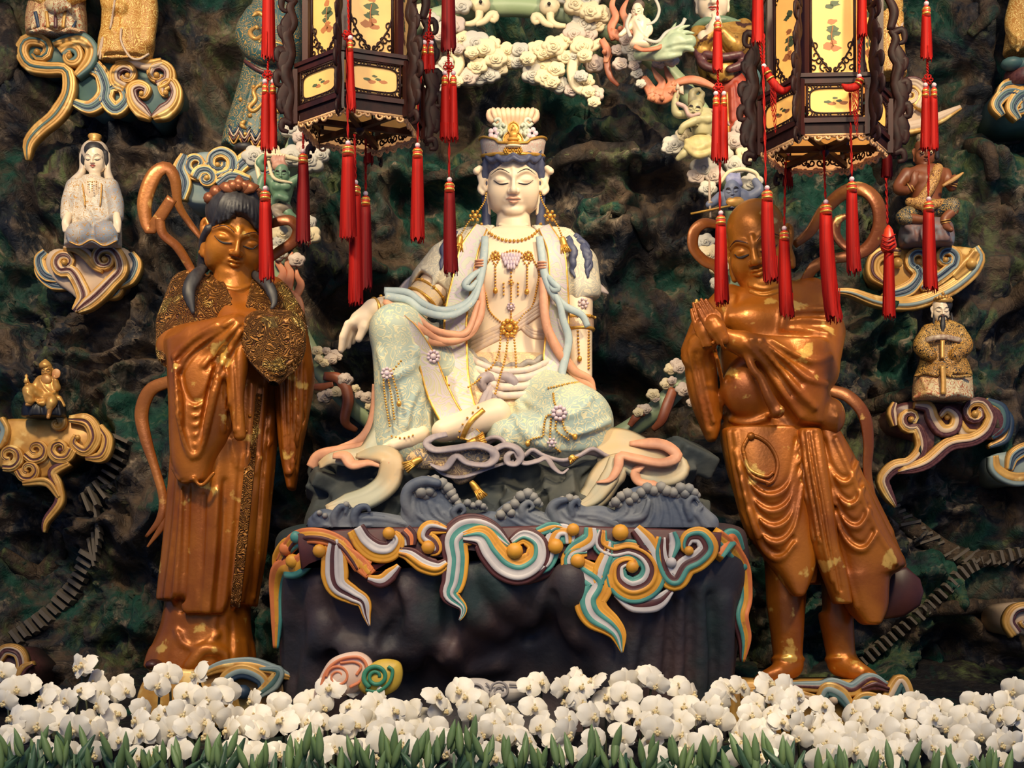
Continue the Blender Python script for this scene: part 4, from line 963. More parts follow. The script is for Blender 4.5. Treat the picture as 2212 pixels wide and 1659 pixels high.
    wave([(1310, 1130, 0), (1345, 1110, 0), (1350, 1080, 0), (1390, 1065, 0), (1430, 1068, 0), (1470, 1070, 0), (1495, 1090, 0), (1515, 1110, 0), (1545, 1135, 0)],
         [([(1350, 1080), (1350, 1110), (1300, 1135)], 4), ([(1400, 1070), (1395, 1110), (1370, 1138)], 3), ([(1412, 1072), (1412, 1110), (1395, 1140)], 3), ([(1425, 1070), (1430, 1110), (1420, 1142)], 3), ([(1440, 1075), (1450, 1112), (1450, 1142)], 3), ([(1455, 1078), (1472, 1112), (1480, 1142)], 3), ([(1475, 1078), (1500, 1110), (1530, 1140)], 4), ([(1372, 1085), (1368, 1108), (1340, 1130)], 3), ([(1490, 1085), (1515, 1115), (1545, 1140)], 3)],
         [([(1340, 1125, z-8), (1385, 1118, z-12), (1398, 1096, z-16), (1402, 1082, z-16)], (7, 8, 7, 5)), ([(1490, 1120, z-8), (1484, 1090, z-12), (1498, 1072, z-14), (1510, 1084, z-14)], (8, 8, 6, 3)), ([(1520, 1135, z-8), (1508, 1108, z-10), (1518, 1094, z-12)], (7, 6, 3))],
         [(1330, 1084, 9), (1342, 1072, 9), (1355, 1066, 10), (1370, 1074, 9), (1385, 1064, 9), (1398, 1054, 10), (1412, 1060, 9), (1428, 1052, 10), (1440, 1060, 10), (1455, 1064, 9), (1470, 1054, 10), (1488, 1056, 10), (1500, 1064, 8), (1360, 1082, 8), (1480, 1066, 9)])
    return G
build_seat()
def build_pedestal():
    F = FP
    G = thing('cloud_pedestal', 'dark rock pedestal hung with yellow, teal and white painted cloud scrolls below the waves', 'pedestal', F, (1106, 1740, 60))
    s = SDF((560, 1660), (1130, 1790), (-260, 330), 6.5)
    s.loft([(1140, 640, 1590, -160, 290), (1170, 610, 1600, -190, 300), (1240, 612, 1605, -196, 300), (1330, 628, 1590, -180, 295), (1450, 640, 1575, -160, 290), (1600, 650, 1560, -150, 290), (1770, 640, 1570, -150, 290)], p=4.2, capr=16)
    # sagging folds and the dark hollow in the middle
    for x, y, rx, ry, d in ((1140, 1430, 130, 120, 0.9), (1090, 1520, 200, 110, 0.9), (880, 1500, 60, 120, 0.5)):
        z = float(s.front(x, y)[0]); s.ell((x, y, z-20), (rx, ry, 90), 40, 's')
    for pts, r, o in (([(690, 1260), (700, 1350), (740, 1390), (850, 1400), (900, 1380)], 30, 6), ([(870, 1280), (900, 1360), (880, 1420)], 32, 8), ([(990, 1250), (1020, 1320), (1080, 1350)], 34, 8), ([(1060, 1240), (1100, 1300), (1150, 1320), (1220, 1260)], 34, 4),
                      ([(1230, 1250), (1240, 1330), (1260, 1370)], 36, 8), ([(700, 1350), (680, 1450), (670, 1560)], 30, 10), ([(760, 1410), (800, 1470), (790, 1600)], 30, 10), ([(640, 1250), (630, 1380), (640, 1500)], 26, 10),
                      ([(1390, 1330), (1360, 1440), (1350, 1600)], 26, 12), ([(1430, 1300), (1410, 1450), (1400, 1620)], 20, 8), ([(1470, 1290), (1465, 1450), (1450, 1620)], 18, 6), ([(1510, 1270), (1510, 1440), (1500, 1620)], 20, 8), ([(1560, 1300), (1560, 1440), (1540, 1620)], 22, 8), ([(960, 1400), (1000, 1440), (1080, 1430)], 26, 10), ([(1300, 1380), (1320, 1460), (1300, 1560)], 26, 10)):
        s.stroke(pts, r, 16, 'u', o*0.5+r*0.3)
    for pts, r in (([(840, 1270), (860, 1330), (830, 1390)], 12), ([(960, 1270), (970, 1350), (940, 1420)], 14), ([(1190, 1290), (1180, 1350), (1140, 1380)], 12), ([(1450, 1300), (1440, 1460), (1425, 1640)], 8), ([(1490, 1290), (1488, 1460), (1475, 1640)], 8), ([(1535, 1290), (1540, 1460), (1520, 1640)], 9), ([(720, 1420), (730, 1500), (720, 1600)], 14), ([(1410, 1310), (1385, 1450), (1378, 1600)], 8)):
        s.stroke(pts, r*1.2, 12, 's')
    s.build('rock', F, M_PROCK, G, 2)
    Y, W, T, M_, O = 0, 1, 2, 3, 4; ms = [M_YEL, M_WHT, M_TEAL, M_MAR, M_ORG]
    # backing valance the scrolls sit on
    top = [(640, 1152), (760, 1142), (900, 1138), (1060, 1138), (1200, 1134), (1330, 1138), (1450, 1142), (1560, 1150)]
    bot = [(1556, 1190), (1520, 1225), (1470, 1250), (1400, 1285), (1350, 1240), (1300, 1220), (1250, 1215), (1180, 1250), (1120, 1262), (1050, 1215), (1000, 1190), (960, 1220), (900, 1210), (840, 1220), (800, 1240), (720, 1210), (650, 1230)]
    v = MB(); V, Fc = prism(cr(top, 20).tolist()+cr(bot, 50).tolist(), -206, -150, 5); v.add(V, Fc); v.build('valance', F, M_MAR, G, True)
    Z = -212
    def rib(name, pts, w, cols, n=60, z=Z, th=14):
        p = [(q[0], q[1], q[2] if len(q) > 2 else z) for q in pts]
        V, Fc, Mi = painted_band(p, np.asarray(w)*1.18, cols, int(n*0.7), 7, (0, 0, -1), th); b = MB(); b.add(V, Fc, Mi); return b.build(name, F, ms, G)
    def knob(x, y, r, m=0, z=Z-6):
        b = MB(); b.add(*ball((x, y, z), r, 12, 8, 1, 1, 0.75)); return b.build('cloud_knob', F, ms[m], G)
    # from left to right (photo positions)
    rib('cloud_ribbon', [(605, 1215, -150), (640, 1165, -190), (690, 1158), (735, 1175), (760, 1205), (775, 1230)], (8, 14, 14, 13, 8), [O, Y, M_, O])
    rib('cloud_ribbon', [(725, 1165), (722, 1215), (728, 1262), (760, 1285), (785, 1300), (792, 1330), (798, 1352)], (16, 22, 24, 20, 15, 10, 2), [Y, W, W, M_, W, Y])
    rib('cloud_ribbon', [(740, 1180), (775, 1215), (800, 1240), (790, 1225), (800, 1210)], (6, 12, 14, 10, 4), [O, Y, O])
    rib('cloud_ribbon', [(795, 1250), (825, 1255), (850, 1235), (862, 1222)], (6, 12, 12, 5), [Y, W, M_])
    rib('cloud_ribbon', [(768, 1142), (785, 1170), (812, 1190), (842, 1190), (858, 1168), (848, 1152)], (16, 18, 20, 19, 16, 8), [M_, W, W, Y, Y])
    knob(840, 1152, 13)
    rib('cloud_ribbon', [(862, 1192), (885, 1198), (915, 1218), (945, 1226), (965, 1215)], (8, 14, 16, 15, 8), [M_, W, Y, Y])
    rib('cloud_panel', [(872, 1146), (884, 1160), (886, 1178)], (14, 14, 10), [M_, O, M_, W])
    rib('cloud_ribbon', [(965, 1145), (930, 1140), (918, 1158), (935, 1172), (942, 1188), (928, 1194)], (6, 12, 14, 14, 12, 6), [Y, M_, W, Y])
    knob(925, 1182, 14)
    rib('cloud_ribbon', [(1100, 1178), (1060, 1148), (1015, 1142), (982, 1165), (985, 1210), (980, 1255), (972, 1285), (998, 1310), (1000, 1325), (992, 1340)], (6, 16, 24, 28, 24, 22, 22, 18, 9, 2), [M_, W, T, W, T, Y][::-1], 90)
    rib('cloud_ribbon', [(1000, 1160, -216), (1040, 1160, -216), (1062, 1192, -216), (1090, 1222, -216), (1125, 1232, -216), (1158, 1210, -216), (1160, 1175, -216), (1132, 1158, -216), (1106, 1172, -216)], (8, 20, 24, 26, 26, 24, 20, 16, 10), [M_, W, W, T, Y, Y][::-1], 90, -216)
    knob(1112, 1190, 17, 0, -220)
    rib('cloud_ribbon', [(1150, 1236), (1180, 1215), (1192, 1180), (1205, 1152), (1225, 1152), (1228, 1175)], (8, 14, 16, 16, 14, 10), [W, Y, W, T])
    knob(1200, 1180, 16); knob(1238, 1144, 13)
    rib('cloud_ribbon', [(1160, 1150), (1195, 1138), (1215, 1140)], (8, 10, 4), [T, Y, T])
    rib('cloud_ribbon', [(1275, 1140), (1272, 1165), (1240, 1185), (1222, 1200)], (10, 14, 13, 6), [W, Y, T])
    rib('cloud_ribbon', [(1268, 1192), (1240, 1195), (1232, 1215), (1262, 1238), (1290, 1262), (1275, 1295), (1285, 1325), (1318, 1350), (1336, 1372), (1344, 1410)], (8, 14, 20, 26, 28, 28, 26, 20, 13, 2), [Y, Y, T, W, T, Y], 90)
    rib('cloud_ribbon', [(1318, 1170), (1312, 1195), (1298, 1230), (1292, 1262)], (6, 12, 14, 10), [T, W, Y])
    knob(1248, 1212, 15)
    rib('cloud_ribbon', [(1300, 1145), (1298, 1175), (1325, 1190), (1360, 1185), (1395, 1200), (1412, 1230), (1400, 1262), (1365, 1275), (1335, 1255), (1335, 1222), (1362, 1212), (1376, 1228)], (8, 16, 16, 16, 18, 22, 24, 24, 22, 18, 13, 7), [T, W, M_, Y, Y, T][::-1], 100)
    knob(1366, 1224, 13); knob(1340, 1150, 17)
    rib('cloud_ribbon', [(1330, 1282, -208), (1370, 1305, -208), (1420, 1300, -208), (1450, 1275, -208)], (6, 14, 16, 6), [W, M_, W])
    rib('cloud_ribbon', [(1372, 1142), (1392, 1165), (1412, 1195), (1420, 1230)], (10, 16, 14, 6), [Y, W, M_])
    rib('cloud_ribbon', [(1428, 1160), (1424, 1200), (1440, 1245), (1462, 1255), (1482, 1225), (1510, 1210), (1530, 1185), (1515, 1158), (1488, 1160), (1480, 1182), (1494, 1192)], (8, 13, 15, 16, 18, 18, 18, 18, 15, 11, 6), [W, M_, T, Y], 90)
    knob(1488, 1190, 10); knob(1450, 1215, 11, 1)
    rib('cloud_ribbon', [(1452, 1150), (1458, 1175), (1450, 1205)], (6, 10, 5), [T, W])
    # ribbons round the two ends
    rib('cloud_ribbon', [(1545, 1160, -190), (1575, 1190, -150), (1600, 1230, -110), (1606, 1290, -100), (1598, 1330, -110), (1608, 1380, -104), (1604, 1430, -100)], (16, 20, 18, 16, 16, 13, 4), [O, Y, T, M_])
    rib('cloud_ribbon', [(1552, 1200, -186), (1580, 1160, -150), (1600, 1190, -120)], (10, 16, 8), [T, O, T])
    knob(1604, 1222, 12, 2, -110)
    rib('cloud_ribbon', [(680, 1190, -200), (640, 1225, -186), (610, 1230, -150), (598, 1270, -120), (598, 1340, -110), (596, 1400, -106)], (14, 18, 18, 12, 10, 5), [T, Y, O])
    rib('cloud_ribbon', [(655, 1165, -200), (622, 1180, -170), (605, 1210, -140), (602, 1245, -130)], (8, 15, 15, 8), [T, O, Y])
    knob(640, 1160, 13, 2, -196); knob(618, 1185, 15, 4, -170); knob(632, 1212, 15, 0, -186); knob(690, 1190, 14, 0, -214); knob(602, 1225, 12, 4, -140)
    return G
build_pedestal()
# ================================================================ the two gilded attendants
def gilt_mat(name, base, mid, bright, dark, t=0.60, rough=0.36, relief=0.0):
    m = mat(name, base, mid, rough, 0.35, scale=3.2, detail=6, lo=0.38, hi=0.64, c3=bright, s3=7.0, t3=t, w3=0.04, rough3=0.28, bump=0.12, bscale=60)
    nt = m.node_tree; N = nt.nodes; L = nt.links; b = N['Principled BSDF']
    tc = N.new('ShaderNodeTexCoord')
    if relief:
        nz = N.new('ShaderNodeTexNoise'); nz.inputs['Scale'].default_value = 9; nz.inputs['Detail'].default_value = 0.5; nz.inputs['Distortion'].default_value = 3.0; L.new(tc.outputs['Object'], nz.inputs['Vector'])
        pp = N.new('ShaderNodeMath'); pp.operation = 'PINGPONG'; pp.inputs[1].default_value = 0.05; L.new(nz.outputs['Fac'], pp.inputs[0])
        bn = N.new('ShaderNodeBump'); bn.inputs['Strength'].default_value = relief; bn.inputs['Distance'].default_value = 0.35; L.new(pp.outputs[0], bn.inputs['Height']); L.new(bn.outputs[0], b.inputs['Normal'])
        mr = N.new('ShaderNodeMapRange'); mr.inputs[1].default_value = 0.008; mr.inputs[2].default_value = 0.018; L.new(pp.outputs[0], mr.inputs[0]); old = b.inputs['Base Color'].links[0].from_socket
        x = N.new('ShaderNodeMix'); x.data_type = 'RGBA'; L.new(mr.outputs[0], x.inputs[0]); x.inputs[6].default_value = lin((92, 50, 24)); L.new(old, x.inputs[7]); L.new(x.outputs[2], b.inputs['Base Color'])
    return m
M_BR = gilt_mat('worn_gilt', (146, 76, 18), (182, 106, 26), (226, 176, 84), (70, 34, 20), 0.63)
M_BR2 = gilt_mat('worn_gilt_bright', (166, 96, 24), (200, 126, 34), (236, 196, 104), (70, 34, 20), 0.64)
M_BRR = gilt_mat('gilt_relief', (164, 108, 46), (188, 130, 62), (230, 186, 100), (70, 34, 20), 0.58, 0.42, 1.0)
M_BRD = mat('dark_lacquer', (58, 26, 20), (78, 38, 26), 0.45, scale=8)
M_BLK = mat('black_hair', (34, 32, 34), (56, 54, 54), 0.5, scale=50, stretch=(1, 1, 0.3))
M_BRL = gilt_mat('gilt_scarf', (128, 66, 28), (168, 104, 44), (222, 170, 90), (70, 34, 20), 0.64, 0.34)
def ribbon(name, runs, F, m, G, fl=0.35, n=50):
    for pts, r in runs: each(name, [tube(cr(pts, n), r, 12, fl, (0.25, -0.2, -0.9))], F, m, G)
def build_attendant():
    F = Frame(-60)
    G = thing('gilded_attendant', 'gilded standing attendant statue with black hair and sleeve-covered joined hands, on the left', 'statue', F, (440, 1445, 40))
    s = SDF((300, 700), (580, 1455), (-130, 170), 3.8)
    wob = lambda th, y: 2.2*np.sin(th*9+y*0.004)+1.6*np.sin(th*17+1.0)
    s.loft([(1290, 362, 540, -54, 130), (1350, 350, 540, -56, 132), (1410, 325, 550, -66, 135), (1442, 316, 548, -70, 136)], p=2.4, capr=6, fold=wob)     # under skirt
    s.loft([(622, 440, 566, -6, 120), (645, 400, 606, -40, 130), (700, 388, 618, -66, 132), (800, 384, 610, -70, 134), (900, 378, 600, -74, 134), (1000, 372, 592, -76, 134), (1100, 364, 582, -76, 134), (1200, 354, 572, -76, 136), (1290, 344, 556, -78, 138), (1326, 346, 552, -78, 138)], 3, p=2.3, capr=5, fold=lambda th, y: 3.2*np.sin(th*9+0.6)+2.0*np.sin(th*16))
    s.rbox((350, 1345, -20), (60, 34, 160), 4, 8, 's', rotm(0, 0, -22)); s.rbox((545, 1350, -20), (60, 34, 160), 4, 8, 's', rotm(0, 0, 24))
    s.rbox((372, 1317, 30), (42, 20, 100), 6, 4, 's')
    s.loft([(1285, 362, 540, -52, 126), (1350, 350, 540, -54, 130), (1410, 325, 548, -62, 132), (1444, 316, 546, -66, 134)], 2, p=2.4, capr=6)
    # upper arms, forearms meeting under the cloth
    s.ell((520, 705, -50), (56, 40, 40), 20)
    s.chain([(420, 625, 20), (392, 690, 10), (386, 750, -14)], (42, 44, 44), 16); s.chain([(586, 632, 30), (612, 690, 14), (622, 740, -10)], (36, 40, 42), 16)
    s.chain([(386, 756, -10), (440, 750, -60), (510, 722, -96)], (46, 44, 40), 14); s.chain([(622, 745, -10), (612, 730, -60), (586, 712, -90)], (40, 40, 40), 12)
    # skirt folds
    for pts, r, op in (([(545, 830), (535, 1000), (520, 1180), (505, 1310)], 7, 'u'), ([(566, 840), (558, 1000), (545, 1180), (530, 1300)], 5, 'u'), ([(580, 930), (566, 1010), (560, 1150), (548, 1290)], 6, 'u'), ([(585, 950), (560, 990), (552, 1020)], 5, 'u'),
                       ([(392, 1060), (386, 1180), (376, 1300)], 6, 'u'), ([(384, 1060), (374, 1180), (362, 1290)], 5, 's'), ([(405, 1050), (400, 1200), (392, 1318)], 7, 's'), ([(470, 1060), (462, 1200), (450, 1320)], 6, 'u'), ([(440, 1070), (436, 1200), (428, 1320)], 5, 's'), ([(486, 1040), (480, 1180), (470, 1320)], 5, 's'), ([(575, 900), (560, 1080), (552, 1280)], 6, 's'),
                       ([(500, 950), (508, 990), (520, 1010), (535, 985)], 5, 'u'), ([(380, 1360), (395, 1390), (430, 1400), (470, 1370)], 5, 'u'), ([(410, 1440), (440, 1405), (480, 1410), (500, 1440)], 14, 'u'), ([(500, 1340), (500, 1440)], 4, 's'), ([(520, 1000), (512, 1120), (498, 1300)], 4, 's')):
        s.stroke(pts, r, 8, op)
    body = s.build('body', F, M_BR, G, 2)
    v = SDF((345, 560), (690, 1066), (-150, 60), 2.9)                                     # hanging sleeve on the left
    v.chain([(386, 752, -6), (430, 742, -70), (510, 716, -104)], (48, 46, 36), 0); v.chain([(510, 716, -104), (516, 760, -106), (510, 850, -112), (518, 940, -108)], (24, 22, 16, 13), 10, n=14)
    v.loft([(735, 362, 520, -104, 30), (800, 364, 522, -116, 16), (880, 367, 514, -118, 10), (950, 369, 498, -116, 8), (1005, 374, 470, -114, 4), (1044, 390, 456, -110, -20)], 12, p=2.6, capr=8)
    v.stroke([(372, 1010), (392, 1040), (418, 1036)], 4, 5); v.stroke([(418, 1034), (436, 1048), (462, 1022)], 4, 5)
    for k in range(6):
        o = k*24; y0 = 775+o; s_ = 1-k*0.03
        v.stroke([(380+k, y0), (390+k*2, 850+o*0.9), (420, 884+o*0.86), (456-k*3, 850+o*0.8), (492-k*6, 750+o*0.8)], 6.5, 7, off=1); v.stroke([(386+k, y0), (398+k*2, 842+o*0.9), (421, 868+o*0.86), (450-k*3, 838+o*0.8), (482-k*6, 745+o*0.8)], 5.5, 5, 's', off=-1)
    for dx in (0, 13, 26): v.stroke([(478+dx*0.7, 735), (486+dx*0.7, 840), (484+dx*0.9, 930)], 4.5, 5); v.stroke([(485+dx*0.7, 745), (493+dx*0.7, 840), (490+dx*0.9, 920)], 3.6, 3, 's')
    for pts in ([(505, 690), (460, 720), (410, 760), (385, 800)], [(515, 700), (480, 740), (440, 790)], [(520, 715), (495, 760), (470, 800)], [(470, 700), (420, 730), (375, 770)]): v.stroke(pts, 5, 7, off=1); v.stroke([(x+6, y+9) for x, y in pts], 4, 5, 's')
    v.build('sleeve', F, M_BR, G, 1)
    v = SDF((565, 700), (690, 1075), (-80, 110), 3.1)                                     # and on the right
    v.loft([(715, 590, 664, -66, 60), (760, 586, 672, -60, 70), (820, 592, 678, -52, 74), (900, 598, 666, -44, 70), (980, 606, 650, -34, 62), (1060, 622, 638, -22, 40)], p=2.2, capr=6)
    for dx in (0, 16, 32, 46): v.stroke([(606+dx, 780), (612+dx*0.8, 900), (620+dx*0.4, 1020)], 5.5, 6); v.stroke([(613+dx, 790), (618+dx*0.8, 900), (625+dx*0.4, 1010)], 4, 4, 's')
    v.build('sleeve', F, M_BR, G, 1)
    # decorated shawl over shoulders and the cloth over the hands
    q = SDF((335, 690), (570, 850), (-160, 160), 3.2)
    q.loft([(600, 440, 560, 20, 110), (625, 400, 600, -30, 124), (660, 372, 628, -60, 134), (720, 362, 640, -70, 134), (770, 362, 620, -60, 130)], p=2.3, capr=8)
    q.chain([(410, 630, 20), (386, 700, 6), (384, 760, -12)], (46, 48, 46), 14); q.chain([(592, 640, 30), (620, 690, 14), (630, 720, 0)], (38, 40, 36), 14)
    q.rbox((470, 790, -70), (130, 46, 120), 0, 4, 's', rotm(0, 0, -16)); q.rbox((560, 800, 0), (130, 62, 200), 0, 4, 's')
    q.loft([(560, 470, 540, -90, 30), (620, 486, 536, -130, -10), (672, 502, 520, -140, -50)], 5, 's', p=3)                          # open neck
    for pts, r in (([(455, 590), (480, 640), (530, 690)], 5), ([(436, 592), (455, 650), (475, 712)], 6), ([(548, 596), (540, 640), (534, 684)], 5), ([(470, 588), (500, 650), (540, 684)], 5)): q.stroke(pts, r, 5)
    q.stroke([(362, 790), (420, 760), (470, 735), (500, 700), (540, 712)], 5, 5)
    q.build('shawl', F, M_BRR, G, 2)
    c = SDF((500, 680), (660, 850), (-190, -20), 2.8)
    c.loft([(674, 545, 640, -120, -60), (700, 522, 656, -146, -50), (750, 520, 660, -150, -50), (790, 545, 644, -148, -60), (820, 574, 612, -142, -80), (834, 586, 596, -136, -100)], p=2.3, capr=6)
    for pts in ([(530, 712), (538, 770), (590, 826)], [(655, 720), (645, 785), (598, 826)]): c.stroke(pts, 4, 4)
    for k in range(4): c.stroke([(545, 752+k*9), (575, 776+k*10), (610, 776+k*10), (642, 745+k*9)], 3.6, 4); c.stroke([(548, 756+k*9), (577, 781+k*10), (610, 781+k*10), (640, 750+k*9)], 2.2, 3, 's')
    c.build('hand_cloth', F, M_BRR, G, 2)
    b = MB(); b.add(*band(s.on([(556, 850), (545, 950), (535, 1050), (522, 1180), (508, 1310)], 40, -1), 11, [(-1, 0), (-0.9, 4), (-0.7, 2), (0.7, 2), (0.9, 4), (1, 0)], (0, 0, -1))[:2]); b.build('embroidered_band', F, M_BRR, G)
    bt = MB()
    for x, y in ((540, 898), (532, 932), (560, 860)): bt.add(*ball((x, y, float(s.front(x, y)[0])-1), 4, 8, 5))
    bt.build('studs', F, M_BR2, G)['kind'] = 'stuff'
    # head
    A = 60.0; M = rotm(20, 19, 8)
    H = SDF((415, 595), (405, 660), (-140, 100), 2.2)
    cc = hc(500, 500, -16, A); T = head(H, cc, A, M, 1.04, ears=True, lobes=0.7)
    H.chain([(505, 575, 6), (508, 640, 4)], (42, 50), 8); H.stroke([(470, 616), (508, 626), (545, 616)], 3, 5)
    P1, Q1 = H.mesh(1); hd = mk('head', F.w(P1), Q1, M_BR2, G)
    face_paint(H, T, F, hd, A, M_LINE, None, M_BRD, 0.035, 0.02)
    e = MB(); e.add(*ball((444, 548, -10), 8, 8, 6)); e.add(*ball((434, 545, -12), 6, 8, 6)); e.build('ear_stud', F, M_BR2, hd)
    h2 = SDF((395, 600), (380, 650), (-130, 140), 2.4)
    with raw():
        h2.ell(T(0, -0.80, -0.35), np.array((1.20, 1.0, 1.25))*A, 0, 'u', M); h2.ell(T(0, 0.36, 0.62), np.array((0.92, 1.12, 1.0))*A, 4, 's', M); h2.ell(T(0, -0.62, 0.95), np.array((0.42, 0.34, 0.4))*A, 6, 's', M)
        for u in np.linspace(-1, 1, 15):
            pts = [T(u*0.98, -0.74+0.62*u*u, 0.8-0.6*u*u)[:2], T(u*0.92, -1.05+0.42*u*u, 0.6)[:2], T(u*0.70, -1.40+0.2*u*u, 0.3)[:2], T(u*0.40, -1.66, 0.0)[:2]]
            h2.stroke(pts, 0.06*A, 0.05*A, 'u', 0.0, 14); h2.stroke([p+np.array([0.075*A, 0]) for p in pts], 0.03*A, 0.03*A, 's', 0, 14)
        for u in (-1, 1):
            h2.chain([T(1.0*u, -0.1, 0.1), T(1.05*u, 0.35, -0.25), T(0.95*u, 0.9, -0.45), T(0.9*u, 1.3, -0.5)], np.array((0.16, 0.18, 0.2, 0.24))*A, 0.1*A, n=10)
    h2.build('hair', F, M_BLK, G, 1)
    for k, (pts, r) in enumerate((([(440, 575, -20), (420, 600, -48), (408, 630, -64), (418, 678, -72)], (10, 16, 14, 3)), ([(545, 590, -10), (578, 615, -46), (592, 650, -60), (586, 668, -66)], (8, 12, 12, 3)))):
        each('hair_lock', [tube(cr(pts, 24), r, 10, 0.5, (0, 0, -1))], F, M_BLK, G)
    o = MB(); rng = random.Random(3)                                                       # leaf and bud ornament
    for x, y, r in ((452, 428, 13), (468, 416, 16), (488, 408, 15), (540, 406, 14), (556, 418, 13), (512, 410, 14)): o.add(*ball((x, y, -50), r, 10, 8, 1, 1, 0.9))
    for a in range(-2, 3):
        p = cr([(516, 415, -66), (516+a*13, 395+abs(a)*5, -76), (516+a*22, 378+abs(a)*12, -70)], 10); o.add(*tube(p, (4, 11, 12, 2), 8, 0.4, (0, 0, -1)))
    o.add(*ball((516, 404, -78), 8, 8, 6)); o.build('hair_ornament', F, gilt_mat('copper_gilt', (132, 74, 42), (160, 96, 56), (206, 150, 84), (0, 0, 0), 0.64), G)['kind'] = 'stuff'
    ribbon('celestial_scarf', [([(440, 520, 30), (408, 480, 20), (385, 440, 4), (378, 388, -8), (360, 362, -14), (332, 380, -18), (312, 440, -20), (322, 496, -18), (342, 474, -24), (372, 428, -30)], (6, 8, 9, 12, 15, 17, 16, 13, 13, 12)),
                               ([(345, 470, -26), (352, 505, -20), (384, 535, -6), (412, 580, 10), (425, 610, 10)], (10, 11, 11, 10, 8)),
                               ([(372, 822, -10), (326, 842, 0), (306, 890, 4), (314, 945, 4), (336, 1015, 6), (352, 1075, 6), (346, 1120, 2), (315, 1160, 0)], (14, 15, 15, 13, 10, 10, 9, 3)),
                               ([(352, 1075, 8), (352, 1130, 4), (318, 1182, 0)], (8, 8, 2)),
                               ([(560, 575, 40), (600, 545, 30), (634, 522, 24), (644, 496, 20), (626, 476, 16), (590, 482, 20), (560, 500, 30)], (8, 11, 12, 13, 13, 11, 6))], F, M_BRL, G)
    f = MB(); f.add(*ball((333, 1436, -70), 18, 10, 8, 1, 0.7, 1.4)); f.build('shoe', F, M_BRD, G)
    return G
build_attendant()
def build_monk():
    F = Frame(-60)
    G = thing('gilded_monk', 'gilded bald monk statue with palms pressed together, striding, on the right', 'statue', F, (1765, 1465, 40))
    s = SDF((1465, 2020), (590, 1475), (-150, 180), 3.8)
    # torso and belly
    s.loft([(608, 1612, 1700, 0, 100), (640, 1580, 1770, -30, 116), (690, 1562, 1786, -52, 120), (760, 1556, 1780, -62, 122), (840, 1558, 1772, -70, 122), (900, 1566, 1782, -66, 122), (925, 1562, 1796, -66, 124)], p=2.3, capr=10)
    s.ell((1618, 840, -46), (58, 64, 40), 20); s.ell((1625, 690, -30), (52, 34, 30), 20); s.ell((1690, 690, -24), (46, 34, 30), 20)
    # legs and feet
    for pts, r in (([(1700, 1180, 0), (1698, 1300, -14), (1700, 1360, -18), (1702, 1432, -16)], (50, 42, 36, 30)), ([(1800, 1150, 20), (1800, 1290, 10), (1808, 1350, 6), (1818, 1425, 8)], (52, 40, 36, 30))): s.chain(pts, r, 6)
    s.chain([(1704, 1438, -16), (1680, 1455, -46), (1644, 1466, -66)], (30, 22, 13), 10); s.chain([(1820, 1432, 4), (1846, 1448, -26), (1880, 1460, -44)], (32, 24, 14), 10)
    for i in range(5): s.chain([(1874-i*1, 1456+i*0.5, -56+i*8), (1893-i*2, 1461, -60+i*8)], (8, 6), 3); s.chain([(1650+i*2, 1462, -74+i*8), (1632+i*2, 1468, -78+i*8)], (8, 6), 3)
    for x, z in ((1702, -16), (1818, 8)):
        a = np.linspace(0, 2*math.pi, 20); s.chain(np.c_[x+33*np.cos(a), 1424+2*np.sin(a), z+33*np.sin(a)], 5, 3)
    # skirt
    s.loft([(915, 1556, 1800, -68, 126), (960, 1560, 1820, -76, 130), (1030, 1576, 1850, -84, 134), (1100, 1600, 1870, -74, 138), (1160, 1626, 1890, -74, 140), (1200, 1650, 1900, -70, 140), (1262, 1660, 1850, -50, 100)], 8, p=2.4, capr=5)
    s.chain([(1830, 1080, 20), (1890, 1160, 30), (1945, 1222, 40)], (60, 42, 14), 12)
    s.rbox((1778, 1250, -40), (14, 70, 120), 8, 10, 's')
    # arms: right one folded across, left one behind
    s.chain([(1745, 648, 30), (1772, 720, 10), (1760, 800, -34)], (50, 54, 50), 14); s.chain([(1758, 800, -34), (1680, 770, -80), (1590, 738, -104)], (50, 40, 24), 12)
    s.chain([(1590, 738, -104), (1560, 726, -112)], (22, 18), 4)
    s.chain([(1575, 650, 20), (1530, 700, -10), (1505, 760, -40)], (36, 36, 34), 12); s.chain([(1505, 770, -44), (1512, 745, -70), (1522, 725, -90)], (32, 26, 18), 8)
    # hands pressed together, fingers up to the left
    Hn = SDF((1465, 1600), (595, 770), (-165, -50), 1.7)
    def prayer(w0, d, z, nx):
        d = np.array(d)/np.linalg.norm(d); n = np.array([-d[1], d[0], 0.0])*nx; w0 = np.array([*w0, z], float); pm = w0+d*40
        Hn.cap(w0, w0+d*24, 16, 19, 6); Hn.cap(w0+d*24, pm, 19, 17, 4)
        for i, l in enumerate((40, 52, 56, 50)):
            o = n*(-14.5+i*9.4); k0 = pm+o-d*4; k1 = pm+d*l*0.52+o*0.96; k2 = pm+d*l+o*0.86; Hn.cap(k0, k1, 6.0, 5.4, 1.5); Hn.cap(k1, k2, 5.4, 3.8, 0.3)
        th = w0+d*24+n*17; Hn.cap(th-n*6, th+d*22+n*4, 7, 5.4, 3); Hn.cap(th+d*22+n*4, th+d*38+n*2, 5.4, 4, 0.5)
    prayer((1560, 732), (-0.50, -0.86, 0), -120, 1); prayer((1530, 742), (-0.30, -0.95, 0), -92, 1)
    a = np.linspace(0, 2*math.pi, 18); s.chain(np.c_[1566+8*np.cos(a), 732+22*np.sin(a), -110+22*np.cos(a)], 4.5, 2)
    # sleeves
    s.loft([(740, 1606, 1790, -104, 40), (800, 1620, 1792, -112, 40), (850, 1650, 1790, -112, 40), (890, 1680, 1786, -104, 36), (925, 1700, 1780, -92, 30)], 10, p=2.3, capr=8)
